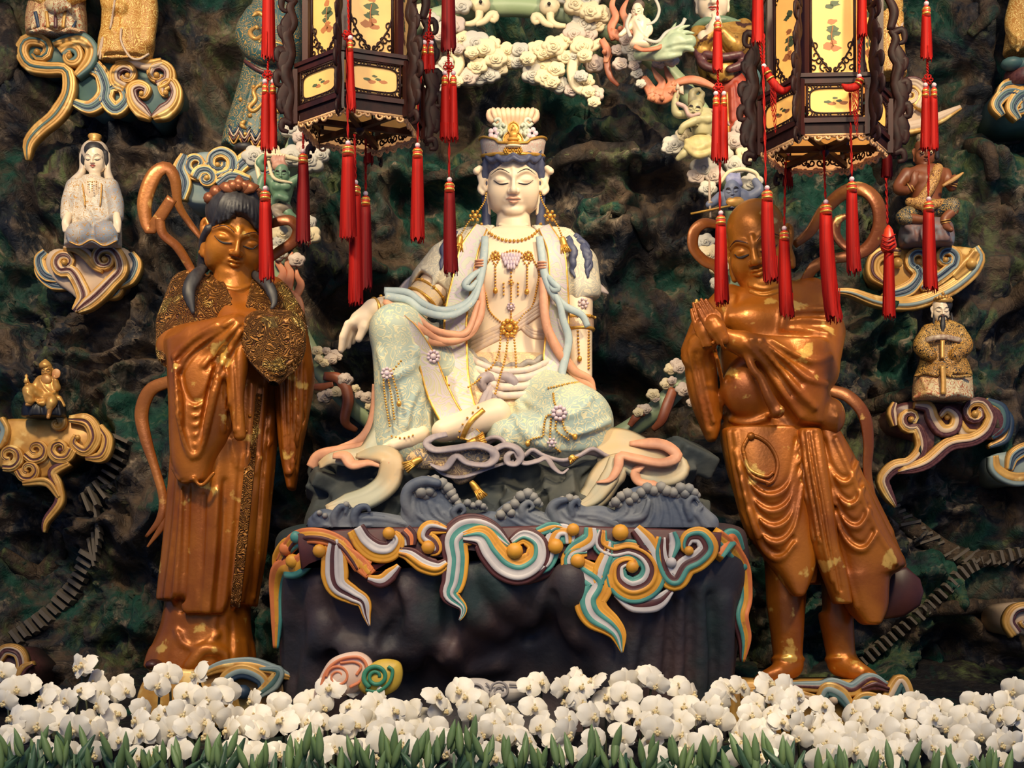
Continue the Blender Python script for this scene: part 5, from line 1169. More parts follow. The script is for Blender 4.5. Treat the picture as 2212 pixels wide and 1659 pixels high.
    s.chain([(1608, 722, -100), (1612, 760, -108), (1628, 800, -112), (1644, 818, -112), (1662, 860, -112), (1680, 890, -108)], (8, 8, 9, 10, 12, 14), 6, n=16)
    s.loft([(735, 1484, 1540, -60, 20), (800, 1480, 1548, -64, 20), (860, 1490, 1552, -60, 20), (920, 1512, 1556, -50, 16), (955, 1528, 1546, -40, 0)], 8, p=2.2, capr=6)
    for pts, r, op in (([(1615, 740), (1660, 800), (1700, 860), (1730, 900)], 6, 'u'), ([(1628, 735), (1680, 790), (1720, 840), (1760, 880)], 6, 'u'), ([(1645, 735), (1700, 780), (1740, 815), (1785, 830)], 6, 'u'), ([(1665, 735), (1715, 765), (1760, 780), (1795, 770)], 5, 'u'),
                       ([(1622, 738), (1670, 795), (1712, 852)], 4, 's'), ([(1637, 736), (1690, 786), (1732, 828)], 4, 's'), ([(1656, 736), (1708, 772), (1752, 798)], 4, 's'),
                       ([(1690, 680), (1730, 670), (1782, 668)], 6, 'u'), ([(1688, 695), (1730, 690), (1786, 694)], 5, 'u'), ([(1686, 712), (1730, 712), (1788, 722)], 5, 'u'), ([(1690, 688), (1735, 681), (1785, 681)], 3, 's'),
                       ([(1560, 900), (1610, 915), (1650, 905), (1690, 885)], 6, 'u'), ([(1560, 912), (1610, 928), (1660, 918)], 4, 's'), ([(1585, 640), (1575, 690), (1570, 720)], 6, 'u'), ([(1700, 620), (1694, 680), (1690, 705)], 6, 'u'),
                       ([(1492, 760), (1510, 840), (1530, 930)], 5, 'u'), ([(1510, 770), (1524, 850), (1540, 910)], 5, 'u'), ([(1501, 765), (1517, 845), (1534, 920)], 3, 's'), ([(1540, 740), (1560, 830), (1556, 900)], 5, 'u')):
        s.stroke(pts, r, 8, op)
    s.ell((1795, 900, -60), (30, 40, 30), 10); s.stroke([(1735, 948), (1770, 962), (1800, 950), (1808, 900)], 5, 6)
    P1, Q1 = s.mesh(2); P2, Q2 = Hn.mesh(1); mk('body', F.w(np.vstack([P1, P2])), np.vstack([Q1, Q2+len(P1)]), M_BR, G)
    # dark lining behind the flap
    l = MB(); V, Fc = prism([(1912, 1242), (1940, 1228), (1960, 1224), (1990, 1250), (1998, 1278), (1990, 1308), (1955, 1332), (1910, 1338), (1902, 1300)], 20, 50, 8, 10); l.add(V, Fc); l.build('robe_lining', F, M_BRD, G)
    # overlapping skirt panels
    p1 = SDF((1545, 1790), (915, 1300), (-150, 40), 3.0); p1.loft([(925, 1558, 1742, -86, 24), (1000, 1570, 1748, -96, 14), (1080, 1590, 1754, -102, 10), (1150, 1612, 1762, -108, 6), (1200, 1648, 1764, -110, -4), (1250, 1684, 1752, -112, -30), (1289, 1714, 1736, -112, -70)], p=2.6, capr=6)
    for k in range(5):
        q = [(1590+k*7, 975+k*32), (1616+k*8, 1040+k*36), (1660+k*6, 1072+k*34), (1702+k*3, 1048+k*32), (1722+k*3, 960+k*30)][: 5 if k < 4 else 4]
        p1.stroke(q, 6, 7, off=1); p1.stroke([(x, y-13) for x, y in q], 5, 5, 's')
    for x in (1574, 1588): p1.stroke([(x, 935), (x+10, 1000), (x+26, 1080), (x+50, 1160)], 4.5, 6)
    p1.build('skirt_panel', F, M_BR, G, 1)
    p2 = SDF((1735, 1965), (915, 1365), (-150, 90), 3.0); p2.loft([(930, 1750, 1806, -74, 60), (1000, 1752, 1846, -88, 60), (1080, 1766, 1880, -96, 60), (1160, 1784, 1920, -100, 60), (1212, 1794, 1950, -100, 60), (1232, 1800, 1940, -100, 50), (1250, 1804, 1918, -100, 40), (1310, 1828, 1914, -98, 10), (1350, 1862, 1900, -96, -30)], p=2.6, capr=7)
    for k in range(4):
        q = [(1778+k*8, 965+k*48), (1796+k*12, 1020+k*50), (1828+k*12, 1044+k*48), (1850+k*13, 1000+k*52)]; p2.stroke(q, 6, 7, off=1); p2.stroke([(x, y-13) for x, y in q], 5, 5, 's')
    for q in ([(1806, 950), (1850, 1050), (1890, 1140), (1935, 1215)], [(1812, 1160), (1830, 1240), (1850, 1310)]): p2.stroke(q, 5, 7, off=1)
    p2.build('skirt_panel', F, M_BR, G, 1)
    p3 = SDF((1700, 1855), (915, 1325), (-150, 20), 2.6); p3.loft([(928, 1716, 1772, -94, -20), (1000, 1724, 1786, -106, -30), (1100, 1740, 1800, -114, -40), (1180, 1752, 1812, -116, -50), (1232, 1772, 1828, -114, -50), (1305, 1800, 1840, -108, -50)], p=2.6, capr=5)
    for i in range(5):
        o = i*13; q = [(1722+o*0.8, 935), (1730+o*0.9, 1010), (1746+o*0.9, 1100), (1758+o*0.9, 1180-(4-i)*4), (1775+o*0.9, 1210+i*22)][: 4 if i < 2 else 5]; p3.stroke(q, 5, 5, off=0.5); p3.stroke([(x+6.5, y) for x, y in q], 4, 3, 's')
    p3.build('skirt_frill', F, M_BR, G, 1)
    # belt cord
    k = MB()
    for pts in ([(1618, 940), (1640, 945), (1665, 965), (1680, 1000), (1672, 1036), (1655, 1046)], [(1618, 942), (1606, 965), (1606, 980)], [(1608, 985), (1620, 1015), (1655, 1030), (1670, 1020)], [(1606, 975), (1622, 1025), (1665, 1045)]): k.add(*tube(p1.on(pts, 24, -3), 4.2, 7))
    k.add(*ball((1622, 942, float(p1.front(1622, 942)[0])-4), 9, 8, 6)); k.build('belt_cord', F, M_BR, G)
    # head
    A = 62.0; M = rotm(-22, 20, -9)
    H = SDF((1545, 1755), (405, 660), (-135, 115), 2.2); cc = hc(1644, 516, -16, A)
    T = head(H, cc, A, M, 1.0, ears=True, lobes=0.9, nose=1.25)
    H.chain([(1650, 590, 10), (1655, 650, 14)], (44, 52), 14)
    for y in (616, 630): H.stroke([(1620, y), (1650, y+8), (1690, y-2)], 3.5, 5)
    P1, Q1 = H.mesh(1); hd = mk('head', F.w(P1), Q1, M_BR2, G); face_paint(H, T, F, hd, A, M_LINE, None, M_BRD, 0.05, 0.03)
    sp = MB(); 
    for x, y in ((1760, 452), (1775, 470)): pass
    ribbon('celestial_scarf', [([(1570, 620, 20), (1548, 578, 16), (1520, 562, 10), (1498, 535, 4), (1500, 500, 0), (1522, 482, 2), (1552, 486, 12)], (8, 13, 14, 13, 13, 12, 10)),
                               ([(1715, 530, 20), (1750, 500, 14), (1780, 455, 8), (1820, 418, 0), (1860, 408, -6), (1893, 436, -10), (1901, 484, -10), (1884, 526, -8), (1850, 550, -6), (1795, 560, -6), (1760, 576, -4), (1735, 612, 10)], (8, 12, 14, 15, 17, 19, 18, 16, 13, 12, 13, 10)),
                               ([(1855, 545, -2), (1825, 532, 0), (1806, 506, 2), (1808, 478, 4), (1828, 466, 6)], (8, 11, 12, 12, 6)),
                               ([(1788, 842, 10), (1832, 856, 4), (1866, 895, 0), (1876, 955, 0), (1874, 1020, 4), (1888, 1085, 6), (1896, 1120, 8)], (14, 16, 16, 13, 11, 9, 4))], F, M_BRL, G)
    return G
build_monk()
# ================================================================ lanterns and tassels
M_WOOD = mat('rosewood', (58, 22, 15), (36, 14, 11), 0.4, spec=0.3, scale=14, stretch=(1, 1, 0.2))
M_WOOD2 = mat('rosewood_carved', (30, 13, 11), (44, 19, 15), 0.55, spec=0.2, scale=30)
def glass_mat(name, c, e):
    m = mat(name, c, tuple(int(v*0.93) for v in c), 0.35, scale=6, emit=e); return m
M_PANE_L = glass_mat('pane_dim', (232, 180, 104), 0.16); M_PANE_R = glass_mat('pane_lit', (250, 184, 92), 0.5)
M_INK1 = mat('pane_ink_green', (70, 84, 52), rough=0.6); M_INK2 = mat('pane_ink_brown', (168, 104, 56), rough=0.6)
M_RED = mat('tassel_red', (178, 24, 12), (126, 12, 9), 0.6, spec=0.15, scale=90, stretch=(1, 1, 0.02), lo=0.3, hi=0.7)
M_REDD = mat('tassel_dark_red', (120, 12, 14), (78, 7, 12), 0.6, spec=0.15, scale=90, stretch=(1, 1, 0.02), lo=0.3, hi=0.7)
M_CAP = mat('tassel_cap', (206, 62, 22), (186, 44, 20), 0.4, scale=60); M_GBAND = mat('gold_thread', (232, 158, 52), (250, 200, 100), 0.25, 0.7, scale=80)
M_PEARL = mat('pearl', (226, 200, 200), (210, 180, 184), 0.18, scale=30)
def curl(x, y, r, a0, turns, d=1, n=12):
    t = np.linspace(0, 1, n); a = R(a0)+d*t*turns*2*math.pi; q = r*(1-0.8*t)
    return np.c_[x+q*np.cos(a), y+q*np.sin(a)]
def lantern(name, label, cx, d, yo, rot, pane):
    F = Frame(d)
    with raw():
        G = thing(name, label, 'lantern', F, (cx, 300+yo, 0))
        def cor(Rr, i): a = R(rot+60*i); return np.array([cx+Rr*math.sin(a), -Rr*math.cos(a)])          # (x, z)
        def side(nm, i, R0, y0, y1, m, th=3, inset=0.0, par=None, mb=None, mi=None):
            """flat board in face i between two heights"""
            a, b = cor(R0, i), cor(R0, i+1); a, b = a+(b-a)*inset, b+(a-b)*inset; n = np.array([(a[1]-b[1]), -(a[0]-b[0])]); n /= np.linalg.norm(n)
            if n @ (np.array([cx, 0])-(a+b)/2) > 0: n = -n
            V = [(p[0]+n[0]*o, y, p[1]+n[1]*o) for o in (0, -th) for p, y in ((a, y0), (b, y0), (b, y1), (a, y1))]
            Fc = [(0, 1, 2, 3), (7, 6, 5, 4), (0, 4, 5, 1), (1, 5, 6, 2), (2, 6, 7, 3), (3, 7, 4, 0)]
            if mb is not None: mb.add(V, Fc); return
            b_ = MB(); b_.add(V, Fc, mi if mi is not None else 0); return b_.build(nm, F, m, par or G, False)
        def onface(i, R0, uv, out=1.0):
            a, b = cor(R0, i), cor(R0, i+1); n = np.array([(a[1]-b[1]), -(a[0]-b[0])]); n /= np.linalg.norm(n)
            if n @ (np.array([cx, 0])-(a+b)/2) > 0: n = -n
            uv = np.asarray(uv, float); c = (a+b)/2; t = (b-a)/np.linalg.norm(b-a); p = c+uv[:, :1]*t+n*out
            return np.c_[p[:, 0], uv[:, 1], p[:, 1]]
        ys = dict(ut=-70+yo, ub=158+yo, lt=178+yo, lb=250+yo)
        RU, RL = 114.0, 138.0
        for i in range(6):
            for Rr, y0, y1, w, nm in ((RU+3, ys['ut'], ys['ub'], 7, 'upper_post'), (RL+1, ys['lt']-8, ys['lb']+36, 6, 'lower_post')):
                p = cor(Rr, i); b = MB(); b.add(*box((p[0], (y0+y1)/2, p[1]), (w, (y1-y0)/2, w), rotm(-(rot+60*i)))); b.build(nm, F, M_WOOD, G, False)
        for nm, R0, y0, y1 in (('upper_rail', RU+2, ys['ub']-10, ys['ub']), ('cornice', RL+6, ys['ub'], ys['ub']+8), ('cornice', RL+2, ys['ub']+8, ys['lt']), ('lower_rail', RL+4, ys['lb'], ys['lb']+10)):
            b = MB()
            for i in range(6): side('', i, R0, y0, y1, None, 14, 0, None, b)
            b.build(nm, F, M_WOOD, G, False)
        for i in range(6):
            L = RU*0.5; up = side('window', i, RU-3, ys['ut'], ys['ub']-10, pane, 2, 0.09)
            fr = MB()
            for u in (-1, 1):
                fr.add(*tube(onface(i, RU-3, [(u*L*0.80, ys['ut']), (u*L*0.80, ys['ub']-10)], 2), 3.2, 6))
                for k, (x, y, r, a0, tn, dd) in enumerate(((0.62, 112, 12, 0, 1.1, 1), (0.30, 134, 11, 90, 1.1, -1), (0.68, 90, 9, 90, 1.0, 1), (0.48, 124, 9, 200, 1.0, 1), (0.70, 138, 8, 0, 1.0, -1), (0.12, 140, 7, 0, 1.0, 1))):
                    c = curl(x*L, y+yo, r, a0, tn, dd); c[:, 0] *= u; fr.add(*tube(onface(i, RU-3, c, 2), 1.7, 5))
                    c = curl(x*L, (88-y)*1.0-40+yo, r, a0, tn, -dd); c[:, 0] *= u; fr.add(*tube(onface(i, RU-3, c, 2), 1.7, 5))
                fr.add(*tube(onface(i, RU-3, cr([(u*L*0.8, 70+yo), (u*L*0.62, 100+yo), (u*L*0.36, 124+yo), (u*L*0.05, 146+yo)], 14), 2), 2.0, 5))
            fr.build('fretwork', F, M_WOOD2, up)['kind'] = 'stuff'
            ink = MB(); rng = random.Random(i+yo)
            for (u, v, r, mi) in ((0, 55, 11, 0), (6, 66, 9, 0), (-5, 74, 8, 0), (2, 84, 7, 1), (-8, 92, 10, 1), (7, 96, 9, 1), (0, 40, 8, 1), (4, 2, 10, 0), (-6, 8, 8, 0)):
                q = []; c0 = onface(i, RU-3, [(u+r*1.5*(0.5+0.6*rng.random())*math.cos(t), v+yo+r*0.9*(0.5+0.6*rng.random())*math.sin(t)) for t in np.linspace(0, 2*math.pi, 11)[:-1]], 0.4)
                ink.add(c0, [tuple(range(10))], mi)
            ink.add(*tube(onface(i, RU-3, cr([(1, 50+yo), (-2, 70+yo), (2, 92+yo)], 8), 0.6), 1.2, 4), 1)
            ink.build('painted_tree', F, [M_INK1, M_INK2], up)['kind'] = 'stuff'
            lw = side('window', i, RL-3, ys['lt']+2, ys['lb']-2, pane, 2, 0.10); fr = MB(); L = RL*0.5*0.82
            my = (ys['lt']+ys['lb'])/2; hh = 26
            out = [(L*0.9*math.copysign(abs(math.cos(t))**0.45, math.cos(t)), my+hh*math.copysign(abs(math.sin(t))**0.45, math.sin(t))) for t in np.linspace(0, 2*math.pi, 40)]
            fr.add(*tube(onface(i, RL-3, out, 2), 1.8, 5))
            for u in (-1, 1):
                for w_ in (-1, 1):
                    for x, y, r in ((0.92, 24, 8), (0.70, 30, 6), (0.98, 8, 6), (0.45, 29, 6), (0.2, 30, 5)):
                        c = curl(x*L, y, r, 90, 1.0, 1); c[:, 0] *= u; c[:, 1] = my+w_*c[:, 1]; fr.add(*tube(onface(i, RL-3, c, 2), 1.7, 5))
                fr.add(*tube(onface(i, RL-3, [(u*L*1.0, my-34), (u*L*1.0, my+34)], 2), 2.6, 5)); fr.add(*tube(onface(i, RL-3, [(-L, my+u*33), (L, my+u*33)], 2), 2.6, 5))
            fr.build('fretwork', F, M_WOOD2, lw)['kind'] = 'stuff'
            ink = MB()
            for (u, v, r, mi) in ((-14, 2, 7, 0), (-4, 6, 8, 1), (10, 0, 6, 0), (20, 4, 8, 1), (2, -6, 5, 0)):
                ink.add(onface(i, RL-3, [(u+r*1.4*(0.6+0.4*rng.random())*math.cos(t), my+v+r*0.6*(0.6+0.4*rng.random())*math.sin(t)) for t in np.linspace(0, 2*math.pi, 11)[:-1]], 0.4), [tuple(range(10))], mi)
            ink.build('painted_landscape', F, [M_INK1, M_INK2], lw)['kind'] = 'stuff'
            ap = MB()                                                                     # carved apron under the box
            for u in (-1, 1):
                for x, y, r, a0, dd in ((0.16, 16, 9, 0, 1), (0.42, 14, 8, 90, -1), (0.66, 13, 8, 0, 1), (0.88, 16, 9, 180, -1), (0.30, 22, 6, 0, -1)):
                    c = curl(x*L, ys['lb']+y, r, a0, 1.1, dd); c[:, 0] *= u; ap.add(*tube(onface(i, RL, c, -4), 2.4, 6))
            ap.build('apron', F, M_WOOD2, G)['kind'] = 'stuff'
            sk = side('skirt_board', i, RL-2, ys['lb']+10, ys['lb']+34, [M_WOOD2, mat('skirt_glow_'+name+str(yo), (236, 176, 110), (222, 160, 98), 0.5, scale=9, emit=0.7 if pane is M_PANE_R else 0.45)], 3, 0.04, None, None, [0, 1, 0, 0, 0, 0])  # inner board faces emit to imitate lantern light falling on them
            ap = MB(); N_ = 28; us = np.linspace(-L*1.05, L*1.05, N_); lowy = ys['lb']+58+6*np.abs(np.sin(us*0.13))
            for k in range(6):
                c = curl(-L+L*0.4*k, ys['lb']+38, 9, 0, 1.1, 1 if k % 2 else -1); ap.add(*tube(onface(i, RL-4, c, -1), 2.8, 5)); c = curl(-L+L*0.4*k+L*0.2, ys['lb']+34, 7, 180, 1.1, -1 if k % 2 else 1); ap.add(*tube(onface(i, RL-4, c, -1), 2.6, 5))
            ap.add(*tube(onface(i, RL-6, [(-L*1.1, ys['lb']+34), (L*1.1, ys['lb']+34)], 1), 3.4, 6)); ap.build('skirt_fret', F, mat('pale_fret_'+name, (214, 170, 116), (190, 140, 96), 0.5, scale=20), sk)['kind'] = 'stuff'
        for i in range(3):                                                               # cross beams below
            a, b = cor(RL-4, i), cor(RL-4, i+3); p = np.array([(a[0], ys['lb']+24, a[1]), (b[0], ys['lb']+24, b[1])]); bm = MB(); bm.add(*tube(p, 8, 4, 1.0, (0, 1, 0), True, math.pi/4)); bm.build('cross_beam', F, M_WOOD, G, False)
        b = MB(); b.add(*lathe((cx, ys['lb']+24, 0), [(10, -8), (14, 0), (10, 10), (4, 18)], 12)); b.build('hub', F, M_WOOD, G)
        for i in range(6):                                                               # carved dragon brackets on the corners
            q = cor(1.0, i)-np.array([cx, 0]); bk = MB()
            def P(r, y, s_=0.0): return np.array([cx+q[0]*r-q[1]*s_, y+yo, q[1]*r+q[0]*s_])
            for pts, rr in (([(146, 70), (160, 100), (150, 140), (164, 180), (150, 220), (158, 262), (146, 292)], (5, 9, 8, 10, 8, 9, 4)), ([(150, 90), (172, 84), (170, 104), (160, 106)], (6, 6, 5, 3)), ([(152, 140), (176, 132), (178, 154), (166, 158)], (6, 7, 6, 3)),
                            ([(154, 190), (178, 182), (180, 206), (166, 206)], (6, 7, 6, 3)), ([(150, 235), (172, 240), (170, 262), (158, 256)], (6, 7, 6, 3)), ([(148, 286), (166, 282), (170, 300), (156, 304)], (6, 6, 5, 3)), ([(140, 20), (152, 40), (144, 70), (156, 96)], (5, 7, 7, 6)), ([(140, 30), (166, 20), (170, 44), (156, 50)], (6, 6, 5, 3)), ([(130, -60), (148, -20), (140, 20)], (6, 8, 6))):
                bk.add(*tube(cr([P(*v) for v in pts], 14), np.array(rr)*1.35, 8, 0.5, (-q[1], 0, q[0])))
            bk.add(*tube(cr([P(r_, y_) for r_, y_ in ((146, 40), (160, 90), (154, 125), (164, 165), (154, 200), (166, 235), (152, 270), (150, 298))], 24), (5, 17, 13, 19, 13, 18, 13, 4), 8, 0.3, (-q[1], 0, q[0])))
            bk.build('carved_bracket', F, M_WOOD2, G)['kind'] = 'stuff'
    return G
lantern('palace_lantern', 'hexagonal rosewood lantern with dim painted panes, corner forward, left of the crown', 778, -350, 0, -10, M_PANE_L)
lantern('palace_lantern', 'brightly lit hexagonal rosewood lantern above the bald monk', 1781, -350, 48, 27, M_PANE_R)
# --- tassels
def skirt_mesh(x, y0, y1, w, z, m, F, G, lean=0.0, name='fringe', flat=0.75):
    n = 44; rows = 9; rng = random.Random(int(x*7+y0)); b = MB(); V = []
    off = [rng.uniform(-0.09, 0.09) for _ in range(n)]; low = [rng.uniform(-0.05, 0.03) for _ in range(n)]
    for r in range(rows):
        t = r/(rows-1); wr = w*(0.72+0.30*t**0.7)
        for j in range(n):
            a = 2*math.pi*j/n; k = wr*(1+0.10*(1 if j % 2 else -1)+off[j]*t); V.append((x+lean*t*t+k*math.cos(a), y0+(y1-y0)*(t+(low[j] if r == rows-1 else 0)), z+flat*k*math.sin(a)))
    Fc = [(i*n+j, i*n+(j+1) % n, (i+1)*n+(j+1) % n, (i+1)*n+j) for i in range(rows-1) for j in range(n)]+[tuple(range(n))[::-1]]
    b.add(wp(np.array(V)), Fc)
    for j in range(18):                                                                  # loose strands
        a = rng.uniform(0, 2*math.pi); k = w*rng.uniform(0.55, 1.04); xx = x+lean; b.add(*tube(np.array([(xx+k*math.cos(a)*0.97, y1-(y1-y0)*0.3, z+flat*k*math.sin(a)), (xx+k*math.cos(a)*1.02, y1+rng.uniform(0, 10), z+flat*k*math.sin(a))]), 0.9, 4))
    o = b.build(name, F, m, G); return o
def cap_bead(x, y, w, z, F, G, bead=True):
    """pearl at y, cap below it; returns where the fringe starts"""
    if bead: b = MB(); b.add(*ball((x, y, z), 5.6, 10, 8)); b.build('pearl', F, M_PEARL, G)
    c = MB(); c.add(*lathe((x, y+5, z), [(3, 0), (w*0.62, 3), (w*0.74, 10), (w*0.72, 24)], 14)); cp = c.build('cap', F, M_CAP, G)
    for yy in (y+13, y+22): g = MB(); g.add(*lathe((x, yy, z), [(w*0.72, -2.6), (w*0.80, -1), (w*0.80, 1), (w*0.72, 2.6)], 14)); g.build('gold_band', F, M_GBAND, cp)
    return y+28
def cord(pts, F, G, r=1.5):
    p = cr(pts, 24); q = p.copy(); a = np.arange(24)*0.9; b = MB()
    b.add(*tube(p+np.c_[np.cos(a)*1.6, 0*a, np.sin(a)*1.6], r, 5)); b.add(*tube(p-np.c_[np.cos(a)*1.6, 0*a, np.sin(a)*1.6], r, 5)); o = b.build('cord', F, M_RED, G); o['kind'] = 'stuff'
def knot(x, y, z, F, G):
    b = MB()
    for a in range(6):
        q = a*math.pi/3; b.add(*tube(cr([(x, y, z), (x+9*math.cos(q-0.35), y+9*math.sin(q-0.35), z-2), (x+11*math.cos(q), y+11*math.sin(q), z), (x+9*math.cos(q+0.35), y+9*math.sin(q+0.35), z-2), (x, y, z)], 12), 1.5, 5))
    b.add(*ball((x, y, z-2), 4.5, 8, 6)); b.build('knot', F, M_RED, G)['kind'] = 'stuff'
def tassel_string(label, d, z, top, items, name='red_tassel'):
    """items from top to bottom: ('t', x, y0, y1, w, dark) tassel, ('k', x, y) knot, ('d', x, y0, y1, w) pair, ('c', [points]) cord"""
    F = Frame(d); G = thing(name, label, 'tassel', F, (items[-1][1] if items[-1][0] != 'c' else top[0], top[1], z), 'red tassels hanging from the lanterns')
    for it in items:
        if it[0] == 't':
            _, x, y0, y1, w = it[:5]; dark = it[5] if len(it) > 5 else 0; lean = it[6] if len(it) > 6 else 0
            s0 = cap_bead(x, y0, w, z, F, G); skirt_mesh(x, s0-4, y1, w, z, M_REDD if dark else M_RED, F, G, lean)
        elif it[0] == 'd':
            _, x, y0, y1, w = it
            for s_, dz in ((-1, 0), (1, 3)):
                s0 = cap_bead(x+s_*w*0.62, y0, w*0.62, z+dz, F, G); skirt_mesh(x+s_*w*0.55, s0-4, y1, w*0.7, z+dz, M_RED, F, G)
        elif it[0] == 'k': knot(it[1], it[2], z, F, G)
        elif it[0] == 'c': cord([(p[0], p[1], z) for p in it[1]], F, G)
        elif it[0] == 'f':                                                               # fringe only, its cap is above the frame
            _, x, y0, y1, w, dark = it; s0 = cap_bead(x, y0, w, z, F, G); skirt_mesh(x, s0-4, y1, w, z, M_REDD if dark else M_RED, F, G)
    return G
DL = -350
tassel_string('long red tassel string ending in front of the attendant\'s black hair', DL, -30, (575, -120), [('f', 580, -90, 125, 14, 0), ('c', [(580, 120), (578, 160)]), ('k', 578, 163), ('d', 581, 176, 322, 14), ('c', [(579, 165), (574, 300), (572, 402)]), ('t', 573, 407, 602, 15, 0, 4)])
tassel_string('dark-capped red tassel beside the green demon, left lantern', DL, 40, (655, 250), [('c', [(655, 262), (655, 322)]), ('t', 655, 327, 524, 14, 1)])
tassel_string('bright red tassel under the front corner of the left lantern', DL, -150, (750, 100), [('k', 750, 76), ('c', [(750, 80), (750, 200), (752, 300)]), ('t', 752, 309, 514, 16)])
tassel_string('longest red tassel hanging just above the goddess\'s drooping hand', DL, -120, (765, 280), [('c', [(766, 290), (768, 390)]), ('t', 768, 394, 655, 14)])
tassel_string('darker red tassel right beside the longest one below the left lantern', DL, 60, (790, 280), [('c', [(790, 290), (790, 412)]), ('t', 790, 418, 622, 13, 1)])
tassel_string('red tassel hanging alone between the left lantern and the crown', DL, -60, (915, 20), [('c', [(930, 20), (925, 75)]), ('k', 926, 80), ('d', 924, 92, 150, 12), ('c', [(926, 84), (905, 200), (902, 308)]), ('t', 902, 314, 518, 14)])
tassel_string('two-tone red tassel string falling over the goddess\'s shoulder lapel', DL, -30, (968, -120), [('f', 968, -100, 108, 15, 1), ('c', [(968, 105), (969, 140)]), ('k', 969, 145), ('d', 970, 158, 300, 15), ('c', [(969, 150), (970, 300), (970, 382)]), ('t', 971, 388, 590, 14, 1, 3)])
tassel_string('short red tassel hung across the left lantern\'s front corner post', DL, -152, (757, 60), [('c', [(752, 0), (754, 78)]), ('t', 757, 82, 235, 8, 0, 4)])
tassel_string('red tassel mostly hidden behind the left lantern\'s bottom frame', DL, 130, (796, 250), [('c', [(796, 255), (796, 270)]), ('t', 796, 275, 352, 10, 1)])
tassel_string('red tassel string passing the axe demon, ending beside the monk\'s cheek', DL, -10, (1550, -40), [('c', [(1550, -40), (1550, 36)]), ('t', 1550, 40, 150, 11), ('c', [(1550, 150), (1552, 190)]), ('k', 1552, 190), ('d', 1555, 202, 345, 14), ('c', [(1553, 195), (1555, 330), (1555, 455)]), ('t', 1557, 460, 655, 14, 0, 3)])
tassel_string('red tassel cut by the picture top left of the lit lantern', DL, -40, (1637, -120), [('f', 1637, -110, 92, 12, 0), ('c', [(1640, 90), (1648, 142)])])
tassel_string('red tassel covering the monk\'s eye', DL, -130, (1652, 140), [('c', [(1648, 143), (1652, 280), (1654, 400)]), ('t', 1657, 406, 605, 15, 0, 8)])
tassel_string('red tassel hanging over the monk\'s chest', DL, 80, (1693, 340), [('c', [(1697, 350), (1694, 488)]), ('t', 1694, 493, 682, 14, 0, 6)])
tassel_string('thickest longest red tassel beside the monk\'s shoulder', DL, -10, (1780, 300), [('c', [(1779, 310), (1783, 430)]), ('t', 1784, 436, 692, 17, 0, 18)])
tassel_string('red tassel in front of the ring of the monk\'s scarf', DL, -120, (1838, 180), [('c', [(1836, 200), (1838, 290), (1840, 380)]), ('t', 1840, 387, 588, 14, 0, 5)])
tassel_string('red tassel cut by the picture top over the lit lantern\'s right pane', DL, -140, (1862, -120), [('f', 1862, -100, 78, 10, 0), ('c', [(1862, 78), (1855, 140)])])
tassel_string('red tassel string falling past the seated brown figure', DL, -20, (2003, -60), [('c', [(2002, -60), (2001, 4)]), ('t', 2001, 8, 126, 12), ('c', [(2003, 126), (2004, 168)]), ('k', 2004, 172), ('d', 2008, 184, 322, 15), ('c', [(2004, 175), (2006, 320), (2005, 424)]), ('t', 2006, 430, 625, 15, 0, 5)])
tassel_string('small dark red tassel behind the lit lantern\'s left bottom edge', DL, 120, (1702, 320), [('c', [(1702, 325), (1702, 345)]), ('t', 1702, 330, 402, 10, 1)])
tassel_string('short red tassel behind the lit lantern\'s right bottom corner', DL, 110, (1918, 300), [('c', [(1918, 300), (1918, 312)]), ('t', 1916, 296, 382, 12, 1)])
def odd_tassels():
    F = Frame(DL)
    G = tassel_string('red tassel with a cone-shaped wrapped head, left of the brown figure\'s cloud', DL, 20, (1917, 380), [('c', [(1914, 385), (1917, 484)])])
    c = MB(); c.add(*lathe((1919, 486, 20), [(2, 0), (9, 10), (15, 32), (18, 46), (14, 56), (11, 60)], 14)); c.build('wrapped_head', F, M_CAP, G)
    for k in range(4): q = MB(); q.add(*tube(cr([(1905, 508+k*9, 4), (1919, 514+k*9, 0), (1934, 506+k*9, 4)], 10), 1.6, 5)); q.build('wrap', F, M_RED, G)
    skirt_mesh(1920, 540, 684, 13, 20, M_RED, F, G)
    for lab, pts, z, k0 in (('red tassel caught sideways on the lit lantern\'s left corner', [(1653, 148), (1668, 176), (1690, 196), (1712, 186)], -120, (1650, 143)), ('red tassel draped sideways on the lit lantern\'s right corner', [(1860, 168), (1850, 186), (1832, 190), (1818, 182)], -142, (1856, 165))):
        G = thing('red_tassel', lab, 'tassel', F, (k0[0], k0[1], z), 'red tassels hanging from the lanterns'); s0 = 0
        b = MB(); p = cr([(x, y, z) for x, y in pts], 20); b.add(*tube(p, (7, 8, 9, 8, 2), 12, 0.7)); b.build('fringe', F, M_RED, G)
        for i in (2, 5): g = MB(); t = p[i+1]-p[i]; g.add(*tube(np.array([p[i], p[i]+t*0.7]), 9, 12)); g.build('gold_band', F, M_GBAND, G)
        b = MB(); b.add(*ball((k0[0], k0[1], z), 5.5, 8, 6)); b.build('pearl', F, M_PEARL, G)
        cord([(k0[0], k0[1], z), (k0[0], k0[1]-70, z+10)], F, G)
        for j in range(5): cord([(p[8][0]+j*3-6, p[8][1]+4, z), (p[8][0]+j*2-4, p[8][1]+60+j*12, z)], F, G, 0.6)
odd_tassels()
